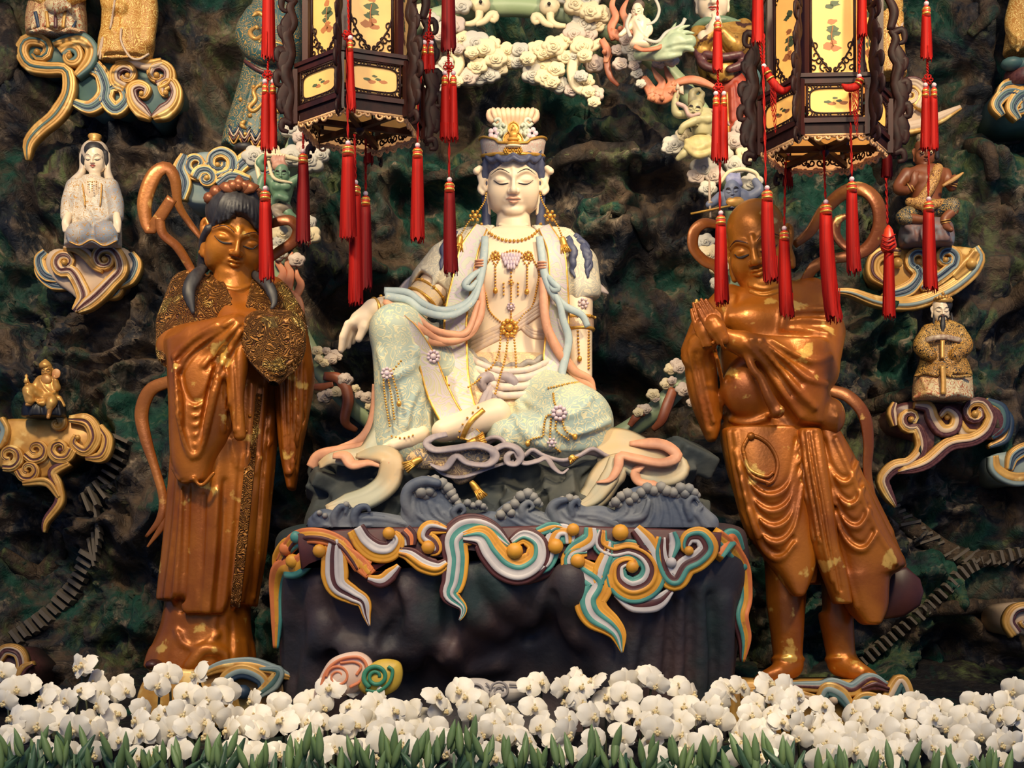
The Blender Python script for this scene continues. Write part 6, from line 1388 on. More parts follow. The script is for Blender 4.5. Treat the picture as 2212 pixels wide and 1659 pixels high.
# ================================================================ orchids and green buds
M_PETAL = mat('orchid_white', (244, 232, 206), (248, 240, 222), 0.5, scale=14, sss=0.0); M_LIPO = mat('orchid_lip', (232, 214, 164), (196, 150, 70), 0.5, scale=60, lo=0.45, hi=0.7)
M_STEM = mat('orchid_stem', (74, 78, 50), (52, 58, 40), 0.5, scale=20); M_BUD = mat('green_bud', (84, 118, 64), (142, 162, 104), 0.45, scale=9, stretch=(1, 1, 0.25)); M_LEAF = mat('dark_leaf', (48, 80, 60), (84, 112, 78), 0.45, scale=8)
def petal_mesh(name, L, W, tip, cup, m, ruff=0.0):
    """one petal growing along +Z from its base, facing -Y"""
    nu, nv = 7, 6; V = []; Fc = []
    for i in range(nu):
        t = i/(nu-1); w = W*(math.sin(math.pi*min(1, t**0.75*0.92+0.04))**tip)
        for j in range(nv):
            u = j/(nv-1)*2-1; V.append((u*w, cup*(t*t*1.2-0.3*t)+cup*0.5*u*u+ruff*math.sin(u*5+t*6)*t, t*L))
    n = len(V); V += [(a, b+0.0012, c) for a, b, c in V]
    for i in range(nu-1):
        for j in range(nv-1): a = i*nv+j; Fc.append((a, a+1, a+nv+1, a+nv)); Fc.append((n+a, n+a+nv, n+a+nv+1, n+a+1))
    me = bpy.data.meshes.new(name); me.from_pydata(V, [], Fc); me.materials.append(m); me.polygons.foreach_set('use_smooth', [True]*len(me.polygons)); return me
def build_orchids():
    u = 0.0025*0.83
    pet = petal_mesh('petal', 36*u, 24*u, 0.55, 8*u, M_PETAL, 1.2*u); sep = petal_mesh('sepal', 32*u, 13*u, 0.7, 6*u, M_PETAL)
    lip = bpy.data.meshes.new('bloom'); V1, F1 = ball((0, 0, 0), 1, 8, 6); LV = []; LF = []
    with raw():
        for c, r in (((0, -6*u, -4*u), (4*u, 6*u, 5*u)), ((0, -9*u, -10*u), (4.5*u, 4*u, 5*u)), ((-5*u, -7*u, -6*u), (3*u, 5*u, 4*u)), ((5*u, -7*u, -6*u), (3*u, 5*u, 4*u)), ((0, -7*u, 3*u), (3*u, 4*u, 3*u))):
            V1, F1 = ball((0, 0, 0), 1, 7, 5); n = len(LV); LV += (V1*np.array(r)+np.array(c)).tolist(); LF += [[i+n for i in f] for f in F1]
    lip.from_pydata(LV, [], LF); lip.materials.append(M_LIPO); lip.polygons.foreach_set('use_smooth', [True]*len(lip.polygons))
    rng = random.Random(11)
    tops = [(-40, 1440), (20, 1440), (100, 1490), (165, 1428), (230, 1470), (300, 1452), (400, 1440), (470, 1478), (540, 1496), (620, 1505), (720, 1475), (790, 1490), (850, 1480), (900, 1535), (1000, 1475), (1060, 1515), (1150, 1480), (1250, 1445), (1350, 1475), (1415, 1442), (1490, 1490), (1570, 1484), (1650, 1468), (1720, 1475), (1800, 1530), (1900, 1520), (1990, 1498), (2080, 1512), (2150, 1500), (2250, 1490)]
    tx = [t[0] for t in tops]; ty = [t[1] for t in tops]
    spots = []
    for row, (dy, d, n) in enumerate(((12, -330, 42), (36, -370, 44), (62, -410, 45), (88, -450, 45), (114, -490, 44), (140, -530, 38))):
        for i in range(n):
            x = -20+2250*(i+0.5+rng.uniform(-0.38, 0.38)+0.5*(row % 2))/n; y = np.interp(x, tx, ty)*(1-row*0.13)+1500*row*0.13+dy+rng.uniform(-14, 14); spots.append((x, y, d+rng.uniform(-22, 22)))
    spots += [(168, 1440, -330), (945, 1505, -380), (1575, 1492, -330), (1722, 1500, -370), (1655, 1490, -340), (1410, 1462, -330), (1255, 1462, -330), (2190, 1490, -350)]
    spots.sort(key=lambda s: s[0])
    k = 8; plants = [spots[i:i+k] for i in range(0, len(spots), k)]
    for pl in plants:
        bx = sum(p[0] for p in pl)/len(pl); bd = sum(p[2] for p in pl)/len(pl); F0 = Frame(bd); base = F0.w((bx, 1700, 0))[0]; base[2] = 0.0
        G = bpy.data.objects.new('orchid_plant', None); link(G); G.location = base; G.empty_display_size = 0.05; WLOC[G.name] = base
        tag(G, 'white moth orchid plant in the flower bank before the statues', 'orchid', 'white orchids massed along the front')
        for (x, y, d) in pl:
            F = Frame(d); c = F.w((x, y, 0))[0]
            b = bpy.data.objects.new('bloom', lip); link(b, G); b.location = c-base
            s_ = rng.uniform(0.82, 1.12); b.scale = (s_,)*3; b.rotation_euler = (rng.uniform(-0.7, 0.3), rng.uniform(-0.6, 0.6), rng.uniform(-1.0, 1.0))
            for me, a, o in ((sep, 0, 1), (sep, 128, 1), (sep, -128, 1), (pet, 74, 0), (pet, -74, 0)):
                q = bpy.data.objects.new(me.name, me); link(q, b); q.rotation_euler = (rng.uniform(-0.12, 0.12), R(a+rng.uniform(-6, 6)), 0); q.location = (0, 0.003*o, 0)
        for p in pl[::2]:
            F = Frame(p[2]+14); c = F.w((p[0], p[1], 0))[0]; pts = [base+np.array([rng.uniform(-.05, .05), 0.02, 0]), base*0.5+c*0.5+np.array([rng.uniform(-.05, .05), 0.06, 0.05]), c+np.array([0, 0.04, 0.0])]
            with raw(): V, Fc = tube(cr(pts, 10), 0.006, 5, 1.0, (0, 1, 0))
            mk('stem', V, Fc, M_STEM, G)
    # green lily buds in front
    pr = [(0.5, 0), (4, 6), (7, 18), (7.5, 30), (5.5, 44), (2.5, 54), (0.4, 60)]; a = np.arange(8)/8*2*math.pi
    BV = [(r*math.cos(q)*u, r*math.sin(q)*u, h*u) for r, h in pr for q in a]; BF = [(i*8+j, i*8+(j+1) % 8, (i+1)*8+(j+1) % 8, (i+1)*8+j) for i in range(6) for j in range(8)]+[tuple(range(8))[::-1]]
    bud = bpy.data.meshes.new('bud'); bud.from_pydata(BV, [], BF); bud.materials.append(M_BUD); bud.polygons.foreach_set('use_smooth', [True]*len(BF))
    leaf = petal_mesh('leaf', 74*u, 9*u, 0.9, 14*u, M_LEAF)
    xs = np.linspace(-20, 2230, 62)
    for i, x in enumerate(xs):
        d = -640-rng.uniform(0, 50); F = Frame(d); x = x+rng.uniform(-14, 14); yt = 1612+rng.uniform(-16, 22)-(18 if (600 < x < 780 or x < 200 or 820 < x < 1080) else 0)+(26 if x > 1750 else 0)
        c = F.w((x, yt+46, 0))[0]; base = np.array([c[0], c[1], 0.0])
        G = bpy.data.objects.new('lily_plant', None); link(G); G.location = base; G.empty_display_size = 0.03; WLOC[G.name] = base
        tag(G, 'green budding lily stalk at the very front of the flower bank', 'lily bud', 'green lily stalks along the bottom edge')
        with raw(): V, Fc = tube(np.array([base, c]), 0.006, 6, 1.0, (0, 1, 0))
        mk('stalk', V, Fc, M_LEAF, G)
        for k in range(rng.choice((2, 3, 3))):
            q = bpy.data.objects.new('bud', bud); link(q, G); q.location = c-base+np.array([rng.uniform(-0.05, 0.05), rng.uniform(-0.03, 0.03), rng.uniform(-0.05, 0.02)]); q.rotation_euler = (rng.uniform(-0.3, 0.3), rng.uniform(-0.35, 0.35), 0); q.scale = (rng.uniform(0.9, 1.25),)*3
        for k in range(3):
            q = bpy.data.objects.new('leaf', leaf); link(q, G); q.location = c-base+np.array([rng.uniform(-0.03, 0.03), rng.uniform(-0.02, 0.02), rng.uniform(-0.12, -0.04)]); q.rotation_euler = (rng.uniform(-0.4, 0.1), rng.uniform(-0.9, 0.9), rng.uniform(-0.6, 0.6))
build_orchids()
# ================================================================ the halo ring with clouds, flames and demons
M_RING = mat('jade_ring', (150, 168, 124), (168, 182, 142), 0.42, scale=5, c3=(128, 150, 118), s3=4, t3=0.58, w3=0.1)
M_CLD = mat('cloud_cream', (228, 208, 164), (212, 196, 158), 0.5, scale=7); M_CLD2 = mat('cloud_grey', (198, 190, 170), (180, 176, 164), 0.5, scale=7); M_CLD3 = mat('cloud_mauve', (204, 184, 164), (186, 168, 156), 0.5, scale=7)
M_FLM = mat('flame_terracotta', (186, 108, 74), (206, 136, 96), 0.5, scale=14); M_RIB = mat('ring_ribbon', (128, 66, 44), (158, 92, 62), 0.4, scale=12)
FR = Frame(200)
def lobed(cx, cy, r, lobes, seed, squash=0.82):
    rng = random.Random(seed); ph = rng.uniform(0, 6.28); o = []
    for t in np.linspace(0, 2*math.pi, 40, endpoint=False):
        q = r*(0.84+0.24*abs(math.cos(lobes*(t+ph)/2))**0.7); o.append((cx+q*math.cos(t), cy+squash*q*math.sin(t)))
    return o
def puff(cx, cy, r, z, F, G, m, seed=0, lobes=5, name='cloud_puff'):
    """cloud disc with stepped lobes and a curl ending in a small ball"""
    b = MB(); rng = random.Random(seed)
    V, Fc = prism(lobed(cx, cy, r, lobes, seed), z, z+r*0.7, r*0.12, r*0.05); b.add(V, Fc)
    dx, dy = rng.uniform(-0.16, 0.16)*r, rng.uniform(0.0, 0.2)*r
    V, Fc = prism(lobed(cx+dx, cy+dy, r*0.56, lobes, seed+1), z-r*0.16, z+r*0.1, r*0.09, r*0.04); b.add(V, Fc)
    a0 = rng.uniform(0, 360); d = rng.choice((-1, 1))
    sp = [(cx+dx+r*0.36*(1-0.75*t)*math.cos(R(a0)+d*t*7), cy+dy+r*0.32*(1-0.75*t)*math.sin(R(a0)+d*t*7), z-r*0.20) for t in np.linspace(0, 1, 14)]
    b.add(*tube(sp, r*0.07, 6)); b.add(*ball((cx+dx, cy+dy, z-r*0.22), r*0.16, 8, 6))
    return b.build(name, F, m, G)
def tongue(pts, w, z, F, G, m=None, name='flame'):
    b = MB(); p = [(x, y, z) for x, y in pts]; b.add(*band(cr(p, 24), w, [(-1, 0), (-0.75, 5), (0, 2), (0.75, 5), (1, 0), (0.8, -8), (-0.8, -8)], (0, 0, -1))[:2]); return b.build(name, F, m or M_FLM, G)
def build_ring():
    F = FR
    G = thing('halo_ring', 'pale green halo ring behind the goddess, covered in cream carved clouds and flames', 'halo', F, (1095, 1010, 0))
    a = np.linspace(0, 2*math.pi, 121); b = MB(); V, Fc = tube(np.c_[1095+495*np.sin(a), 509-495*np.cos(a), 0*a], 21, 16, caps=False); b.add(V, Fc); b.build('ring_tube', F, M_RING, G)
    cl = lambda x, y, r: (880+x/3.568, y/3.568, r/3.568)
    P = [(525, 315, 78), (600, 360, 64), (495, 395, 40), (650, 330, 50), (430, 290, 50), (390, 372, 36), (610, 470, 76), (540, 500, 56), (465, 580, 60), (520, 548, 36), (680, 440, 66), (765, 380, 54), (780, 455, 56), (640, 560, 58), (710, 520, 50), (560, 590, 50),
         (870, 375, 50), (850, 455, 56), (930, 440, 46), (1000, 370, 58), (1045, 395, 48), (1135, 345, 70), (1210, 310, 50), (1140, 430, 66), (1030, 505, 66), (970, 560, 66), (1060, 590, 58), (1110, 620, 50), (1150, 525, 50), (1170, 645, 56), (1220, 432, 46), (1290, 432, 54), (1370, 420, 44),
         (1345, 345, 66), (1390, 260, 56), (1360, 170, 76), (1290, 240, 66), (1450, 170, 64), (1500, 100, 60), (1420, 75, 66), (1440, 480, 60), (1265, 690, 42), (1370, 620, 54), (1340, 580, 40), (1445, 715, 54), (1440, 780, 38), (1395, 700, 40), (1300, 20, 70), (1240, -40, 70), (1400, -20, 70),
         (250, 555, 54), (230, 632, 62), (180, 695, 46), (380, 620, 38), (300, 480, 44), (360, 180, 64), (300, 215, 56), (180, 150, 54), (90, 90, 54), (420, 30, 56), (360, -40, 60), (250, 260, 44), (330, 330, 50)]
    rng = random.Random(5)
    for i, q in enumerate(P):
        x, y, r = cl(*q); puff(x, y, r*1.35, -24-rng.uniform(0, 30)-(12 if r < 14 else 0), F, G, (M_CLD, M_CLD, M_CLD2, M_CLD3)[rng.randrange(4)], i, rng.choice((4, 5, 5, 6)))
    for i, q in enumerate([(1720, 360, 74), (1690, 300, 54), (1760, 430, 64), (1640, 485, 58), (1770, 560, 48), (1745, 500, 44), (1800, 640, 40), (1950, 470, 66), (2040, 455, 56), (1620, 380, 50)]): x, y, r = cl(*q); puff(x, y, r, -40-rng.uniform(0, 20), F, G, (M_CLD2, M_CLD3)[i % 2], 90+i)
    c2 = lambda x, y, r: (560+x/4.146, 560+y/4.146, r/4.146)
    for i, q in enumerate([(520, 820, 56), (600, 818, 40), (668, 848, 52), (580, 925, 46), (700, 870, 44), (640, 890, 60), (530, 890, 40), (770, 1075, 70), (740, 1060, 50), (690, 1185, 58), (580, 1230, 66), (630, 1195, 44), (860, 1155, 44), (965, 1235, 62), (900, 1215, 48), (990, 1315, 46), (1040, 1330, 34), (400, 605, 34)]): x, y, r = c2(*q); puff(x, y, r, -34-rng.uniform(0, 14), F, G, M_CLD3 if i % 3 else M_CLD, 140+i)
    c3 = lambda x, y, r: (1040+x/4.366, 780+y/4.366, r/4.366)
    for i, q in enumerate([(1790, 70, 66), (1870, 60, 66), (1840, 20, 60), (1750, 210, 66), (1800, 180, 46), (1910, 262, 80), (1620, 310, 64), (1640, 350, 46), (1545, 450, 60), (1480, 480, 52), (1990, 385, 56), (1500, 440, 40)]): x, y, r = c3(*q); puff(x, y, r, -34-rng.uniform(0, 14), F, G, M_CLD3 if i % 3 else M_CLD, 180+i)
    # scroll heads with an eye and a curled trunk
    for x, y, s_ in ((1038, 10, 1), (1186, 14, -1)):
        b = MB(); b.add(*ball((x, y, -34), 20, 12, 8, 1.1, 1.0, 0.7)); b.add(*ball((x+s_*6, y-16, -30), 14, 10, 8, 1, 1, 0.7)); b.add(*ball((x-s_*12, y-2, -34), 12, 10, 8, 1, 1, 0.7))
        b.add(*tube(cr([(x-s_*2, y+10, -36), (x-s_*4, y+30, -36), (x-s_*16, y+40, -36), (x-s_*36, y+42, -34)], 16), (10, 8, 7, 5), 8, 0.7)); b.add(*tube(cr([(x-s_*10, y+42, -36), (x+s_*8, y+36, -38), (x+s_*22, y+22, -38), (x+s_*32, y+22, -38), (x+s_*30, y+34, -38), (x+s_*22, y+32, -38)], 20), (6, 7, 8, 9, 8, 5), 8, 0.7))
        o = b.build('scroll_head', F, M_CLD, G); e = MB(); e.add(*ball((x, y-6, -52), 4, 8, 6)); e.build('eye', F, M_LINE, o)
    for pts, w in (([(1258, 105, -40), (1246, 118, -44), (1236, 150, -46), (1244, 185, -46), (1270, 205, -46)], (10, 12, 12, 12, 8)), ([(960, 95, -40), (985, 118, -44), (992, 140, -44), (975, 165, -44), (950, 180, -44)], (8, 12, 12, 10, 6)), ([(1300, 90, -36), (1270, 105, -40), (1240, 112, -40)], (10, 12, 10)), ([(905, 10, -36), (915, 45, -40), (940, 72, -44), (970, 80, -44)], (6, 12, 12, 8))):
        b = MB(); b.add(*band(cr(pts, 24), w, [(-1, 0), (-0.5, 4), (0, 1), (0.5, 4), (1, 0), (0, -10)], (0, 0, -1))[:2]); b.build('cloud_stream', F, M_CLD, G)
    # terracotta flames
    for pts, w in (([(1325, 85), (1320, 60), (1330, 35), (1322, 10), (1335, -20)], (6, 9, 8, 6, 2)), ([(1345, 80), (1355, 50), (1345, 25), (1358, -5)], (6, 9, 7, 2)), ([(1318, 70), (1350, 78), (1375, 60)], (10, 12, 6)), ([(1300, 85), (1312, 110), (1308, 135)], (7, 9, 5)),
                   ([(1410, 200), (1400, 180), (1390, 165)], (14, 8, 3)), ([(1420, 205), (1430, 180), (1418, 162), (1408, 145)], (14, 9, 7, 2)), ([(1440, 200), (1450, 178), (1442, 160), (1436, 142)], (12, 9, 7, 2)), ([(1402, 200), (1430, 208), (1462, 195)], (16, 18, 10)), ([(1450, 182), (1490, 172), (1520, 178), (1545, 190)], (6, 9, 9, 4)), ([(1390, 168), (1400, 185), (1408, 210)], (8, 12, 8)),
                   ([(600, 620), (612, 590), (600, 565), (610, 540)], (14, 9, 6, 2)), ([(620, 625), (628, 590), (620, 568), (632, 545)], (12, 9, 6, 2)), ([(640, 640), (650, 615), (643, 598), (640, 575)], (8, 9, 6, 1)), ([(590, 620), (615, 635), (640, 650), (655, 690)], (16, 16, 12, 5))): tongue(pts, w, -44, F, G)
    for x, y in ((1340, 62), (1306, 112), (1458, 196), (1430, 212), (1410, 214), (632, 640), (594, 606)): b = MB(); b.add(*ball((x, y, -54), 6, 8, 6)); b.build('flame_curl', F, M_FLM, G)
    # ribbons wrapped round the tube
    for pts, r in (([(700, 812, -30), (735, 820, -40), (752, 860, -44), (745, 910, -40), (770, 930, -20)], (9, 13, 13, 11, 6)), ([(665, 835, -20), (690, 836, -30), (720, 830, -36)], (6, 8, 6)), ([(1455, 840, -36), (1440, 880, -44), (1428, 910, -42), (1410, 928, -30)], (10, 12, 11, 6)), ([(1360, 920, -36), (1375, 900, -40), (1392, 892, -36)], (6, 9, 6)), ([(1330, 100, -30), (1312, 130, -40), (1318, 165, -40), (1336, 185, -34)], (5, 7, 7, 4))):
        each('ring_ribbon', [tube(cr(pts, 24), r, 10, 0.5, (0, 0, -1))], F, M_RIB, G)
    return G
RINGOBJ = build_ring()
# ---------------------------------------------------------------- small figures: each part is a carved field
def blob(name, F, m, G, prims, strokes=(), h=1.8, k=4, smooth=1):
    h *= 1.5; lo = np.full(3, 1e9); hi = -lo
    for p in prims:
        if p[0][0] == 's': continue
        if p[0] == 'e': c = wp(p[1]); r = np.max(np.asarray(p[2])*np.ones(3)) if len(p) > 4 else np.asarray(p[2])*np.ones(3); lo = np.minimum(lo, c-r); hi = np.maximum(hi, c+r)
        elif p[0] == 'c': q = wp(np.asarray(p[1], float)); r = np.max(p[2]); lo = np.minimum(lo, q.min(0)-r); hi = np.maximum(hi, q.max(0)+r)
        elif p[0] == 'l':
            for y, xl, xr, zf, zb in p[1]:
                for x in (xl, xr): q = wp((x, y, (zf+zb)/2)); q1 = q.copy(); q1[2] = zf; q2 = q.copy(); q2[2] = zb; lo = np.minimum(lo, q1); hi = np.maximum(hi, q2)
    s = SDF(*[(lo[i]-4*h-4, hi[i]+4*h+4) for i in range(3)], h)
    for p in prims:
        kk = p[3] if len(p) > 3 and p[3] is not None else k; op = 's' if p[0][0] == 's' else 'u'; t = p[0][-1]
        if t == 'e': s.ell(p[1], p[2], kk, op, p[4] if len(p) > 4 else None)
        elif t == 'c': s.chain(p[1], p[2], kk, op, n=max(8, len(p[1])*4))
        elif t == 'l': s.loft(p[1], kk, op, p=2.3, capr=3)
    for st in strokes: s.stroke(st[0], st[1], st[3] if len(st) > 3 else 4, st[2] if len(st) > 2 else 'u', n=16)
    o = s.build(name, F, m, G, smooth); return o, s
def mini_head(F, G, x, y, z, a, m, M=None, lip=None, line=True, fat=1.0, brow=0.04, neck=True, name='head', lobes=0.8):
    M = rotm(0, 15, 0) if M is None else M; h = max(0.9, a/15)
    c = hc(x, y-0.2*a, z, a); s = SDF((c[0]-1.6*a, c[0]+1.6*a), (c[1]-1.9*a, c[1]+2.3*a), (z-1.6*a, z+1.5*a), h); T = head(s, c, a, M, fat, lobes=lobes)
    if neck:
        with raw(): s.cap(c+np.array([0, 0.9*a, 0.1*a]), c+np.array([0, 2.0*a, 0.2*a]), 0.55*a, 0.62*a, 0.2*a)
    o = s.build(name, F, m, G)
    if line: face_paint(s, T, F, o, a, M_LINE, lip, None, 0.055, brow)
    return o, s, T
# ================================================================ painted cloud brackets
M_CG = mat('cloud_gold', (212, 164, 84), (176, 126, 56), 0.42, 0.15, scale=9, c3=(226, 190, 116), s3=8, t3=0.58, w3=0.08)
M_CP = mat('cloud_pink', (206, 180, 150), (190, 164, 138), 0.5, scale=9); M_CM = mat('cloud_maroon', (74, 38, 40), (104, 62, 58), 0.4, scale=60)
M_CB = mat('cloud_navy', (34, 52, 74), (48, 68, 88), 0.45, scale=9); M_CLB = mat('cloud_skyblue', (120, 140, 142), (146, 158, 150), 0.5, scale=9); M_CT = mat('cloud_teal', (62, 92, 92), (80, 110, 104), 0.5, scale=9)
CM = [M_CG, M_CP, M_CM, M_CB, M_CLB, M_CT]
RED = [0, 0, 1, 2, 2, 1, 0]; BLU = [0, 0, 4, 3, 3, 4, 0]; TEA = [0, 0, 4, 5, 3, 4, 0]; GLD = [0, 0, 0, 2, 0, 0]
def cloud_bracket(label, d, bodies, runs, knobs=(), z=0.0, name='cloud_bracket', mats=CM, base=None, back=170):
    F = Frame(d); xs = [p[0] for r in runs for p in r[0]]; ys = [p[1] for r in runs for p in r[0]]
    G = thing(name, label, 'cloud carving', F, base or (sum(xs)/len(xs), max(ys), z))
    for outline, mi in bodies:
        b = MB(); V, Fc = prism(cr(outline, 50, True)[:-1], z+6, z+back, 8, 4); b.add(V, Fc); b.build('cloud_body', F, mats[mi], G)
    for k, (pts, w, cols) in enumerate(runs):
        p = [(q[0], q[1], z-4-(k % 3)*2 if len(q) < 3 else q[2]) for q in pts]; V, Fc, Mi = painted_band(p, np.asarray(w)*1.22, cols, 40, 8, (0, 0, -1), 18); b = MB(); b.add(V, Fc, Mi); b.build('cloud_scroll', F, mats, G)
    for x, y, r, mi in knobs: b = MB(); b.add(*ball((x, y, z-12), r, 10, 8)); b.build('cloud_knob', F, mats[mi], G)
    return G
def sp(cx, cy, r, a0, turns, d=1, n=9, sq=0.95):
    """points of a scroll winding inwards"""
    return [(cx+r*(1-0.72*t)*math.cos(R(a0)+d*t*turns*2*math.pi), cy+sq*r*(1-0.72*t)*math.sin(R(a0)+d*t*turns*2*math.pi)) for t in np.linspace(0, 1, n)]
DW = 330
cloud_bracket('red and gold heart-shaped cloud shelf carrying the small white seated goddess', DW,
    [([(95, 560), (120, 535), (190, 545), (260, 532), (290, 560), (285, 590), (240, 620), (170, 668), (160, 640), (110, 600)], 1)],
    [([(160, 672), (180, 645), (172, 615)]+sp(141, 566, 25, 60, 1.25, 1), (5, 11, 13, 12, 12, 11, 10, 9, 8, 6, 5), RED), ([(222, 586), (205, 575), (188, 552), (165, 538), (138, 538)], (4, 8, 10, 8, 4), [0, 0, 1]),
     ([(168, 672), (205, 645), (240, 610), (262, 584)]+sp(228, 560, 30, -10, 1.2, -1), (5, 12, 13, 13, 12, 12, 11, 10, 9, 8, 7, 6, 5), RED[::-1]),
     ([(282, 548, 14), (293, 570, 14), (282, 600, 14), (255, 622, 18)], (8, 12, 11, 4), BLU), ([(100, 545, 14), (86, 562, 14), (98, 592, 14), (135, 606, 18)], (8, 11, 11, 5), BLU), ([(90, 560, 22), (84, 585, 22), (110, 612, 22), (150, 622, 24)], (4, 9, 10, 4), BLU), ([(270, 600, 24), (250, 634, 24), (215, 640, 24)], (4, 9, 4), BLU)], [(139, 567, 7, 0), (226, 560, 7, 0)])
cloud_bracket('gold twin-scroll cloud with a long dangling tail at the top left corner', DW,
    [([(45, 90), (110, 80), (195, 85), (200, 120), (170, 150), (135, 140), (80, 150), (45, 125)], 5)],
    [([(60, 345), (62, 310), (85, 280), (120, 250), (145, 210), (150, 175), (140, 150), (100, 148), (62, 140), (46, 110), (60, 86), (95, 90), (104, 112), (86, 126), (72, 115)], (4, 10, 12, 12, 14, 12, 12, 10, 11, 11, 11, 11, 10, 8, 5), [0, 0, 5, 0, 0]), ([(165, 165), (192, 135), (198, 105), (175, 84), (140, 88), (115, 95)], (6, 11, 12, 12, 10, 4), [0, 0, 5]), (sp(154, 122, 24, 200, 1.2, 1), (10, 10, 9, 9, 8, 8, 7, 6, 5), [0, 0, 5])], [(150, 122, 7, 0), (80, 112, 7, 0)])
cloud_bracket('teal and red scrolled cloud shelf under the flowered gold robe, top left', DW+10,
    [([(170, 140), (210, 128), (280, 140), (350, 130), (375, 160), (385, 210), (330, 255), (290, 220), (240, 240), (190, 235), (160, 200)], 5)],
    [([(155, 220), (195, 232), (225, 205), (218, 165), (190, 150)], (6, 12, 14, 12, 5), TEA), ([(205, 132), (222, 160), (232, 190), (230, 215), (250, 236), (272, 215), (262, 190), (240, 192), (236, 205)], (6, 12, 13, 13, 13, 12, 10, 8, 5), TEA), (sp(272, 162, 28, 90, 1.2, 1), (12, 12, 11, 10, 9, 8, 7, 6, 5), [0, 0, 1, 2]), (sp(342, 160, 30, 90, 1.2, -1), (12, 12, 11, 10, 9, 8, 7, 6, 5), [0, 0, 1, 2][::-1]), ([(250, 138), (290, 134), (320, 140), (350, 134)], (4, 8, 9, 6), [0, 1]),
     ([(325, 255), (292, 225), (284, 195), (300, 184), (318, 192), (312, 208), (302, 205)], (5, 14, 12, 10, 9, 7, 4), [0, 0, 1, 2]), ([(330, 255), (370, 230), (382, 200), (370, 176), (350, 184), (352, 202), (362, 204)], (5, 14, 12, 10, 9, 7, 4), [0, 0, 1, 2][::-1])], [(276, 164, 7, 0), (338, 162, 7, 0), (306, 202, 6, 0), (358, 200, 6, 0)])
cloud_bracket('bronze-brown cloud cluster under the little gilded seated figure, left edge', DW,
    [([(-60, 930), (10, 905), (80, 905), (150, 905), (220, 925), (230, 960), (190, 985), (150, 985), (120, 1020), (60, 1040), (0, 1010), (-60, 990)], 0)],
    [([(215, 920), (232, 950), (220, 985), (185, 990)], (6, 10, 11, 4), GLD), ([(150, 905), (190, 910), (205, 945), (185, 975), (160, 960), (165, 940)], (6, 12, 13, 11, 9, 5), GLD), (sp(130, 970, 26, 0, 1.2, 1), (10, 10, 9, 9, 8, 7, 6, 5, 4), GLD), (sp(78, 972, 24, 160, 1.2, -1), (10, 10, 9, 9, 8, 7, 6, 5, 4), GLD), (sp(62, 1015, 22, 180, 1.2, -1), (9, 9, 9, 8, 7, 6, 5, 5, 4), GLD), (sp(20, 985, 26, 120, 1.1, -1), (10, 10, 9, 9, 8, 7, 6, 5, 4), GLD), (sp(124, 915, 14, 270, 1.0, 1), (8, 8, 7, 6, 5, 4), [0, 0]),
     ([(150, 1000), (115, 1020), (125, 1050), (128, 1085), (100, 1125), (95, 1150)], (6, 9, 8, 8, 7, 3), [0, 0, 2]), ([(50, 1045), (100, 1042), (128, 1075)], (4, 8, 4), [0, 0]), ([(0, 905), (12, 930), (2, 960), (-10, 970)], (8, 8, 8, 4), [0, 4])], [(168, 945, 6, 0), (130, 972, 6, 2)])
cloud_bracket('blue and gold scrolled clouds behind the left attendant\'s hair ornament', 250,
    [([(385, 400), (400, 340), (450, 325), (500, 340), (560, 325), (610, 345), (600, 400), (540, 430), (440, 440), (400, 430)], 4)],
    [(sp(425, 355, 30, 0, 1.1, 1), (12, 12, 11, 10, 9, 8, 7, 6, 5), BLU), (sp(475, 352, 34, 100, 1.3, -1), (13, 13, 12, 11, 10, 9, 8, 6, 5), BLU), (sp(445, 385, 24, 180, 1.1, 1), (10, 10, 9, 8, 8, 7, 6, 5, 4), BLU), ([(500, 390), (520, 355), (555, 335), (590, 340), (600, 365), (575, 375)], (8, 14, 16, 14, 10, 5), BLU), ([(390, 430), (398, 395), (388, 365), (400, 335)], (10, 13, 13, 8), BLU), ([(470, 400), (500, 380), (540, 390)], (10, 12, 8), BLU)], [(470, 356, 6, 0), (447, 384, 6, 0)], back=120)
cloud_bracket('blue scroll cloud shelf with a long gold tail under the seated brown figure', DW,
    [([(1885, 560), (1930, 535), (2000, 535), (2070, 530), (2115, 540), (2115, 575), (2060, 620), (1990, 645), (1930, 620), (1890, 590)], 0)],
    [([(1800, 628, -20), (1840, 632, -20), (1900, 652, -16), (1970, 655), (2040, 630), (2090, 595), (2115, 560), (2105, 535)], (4, 8, 10, 12, 13, 14, 14, 8), [0, 0, 4, 0]), ([(1905, 640), (1960, 625), (1985, 595), (1975, 575)]+sp(1985, 560, 24, 90, 1.15, 1), (4, 10, 13, 14, 12, 12, 11, 10, 9, 8, 7, 6, 5), BLU), ([(1990, 625), (2030, 600), (2055, 580)]+sp(2045, 558, 24, 40, 1.15, -1), (5, 12, 12, 12, 12, 11, 10, 9, 8, 7, 6, 5), BLU[::-1]), ([(1945, 545), (1915, 545), (1890, 560), (1888, 590), (1915, 615)], (6, 12, 12, 12, 5), [0, 0, 2, 0]), ([(2060, 600), (2090, 570), (2108, 545)], (8, 12, 8), [0, 0])], [(1986, 566, 7, 0), (2042, 562, 7, 0), (2098, 570, 12, 0), (1938, 568, 12, 0)])
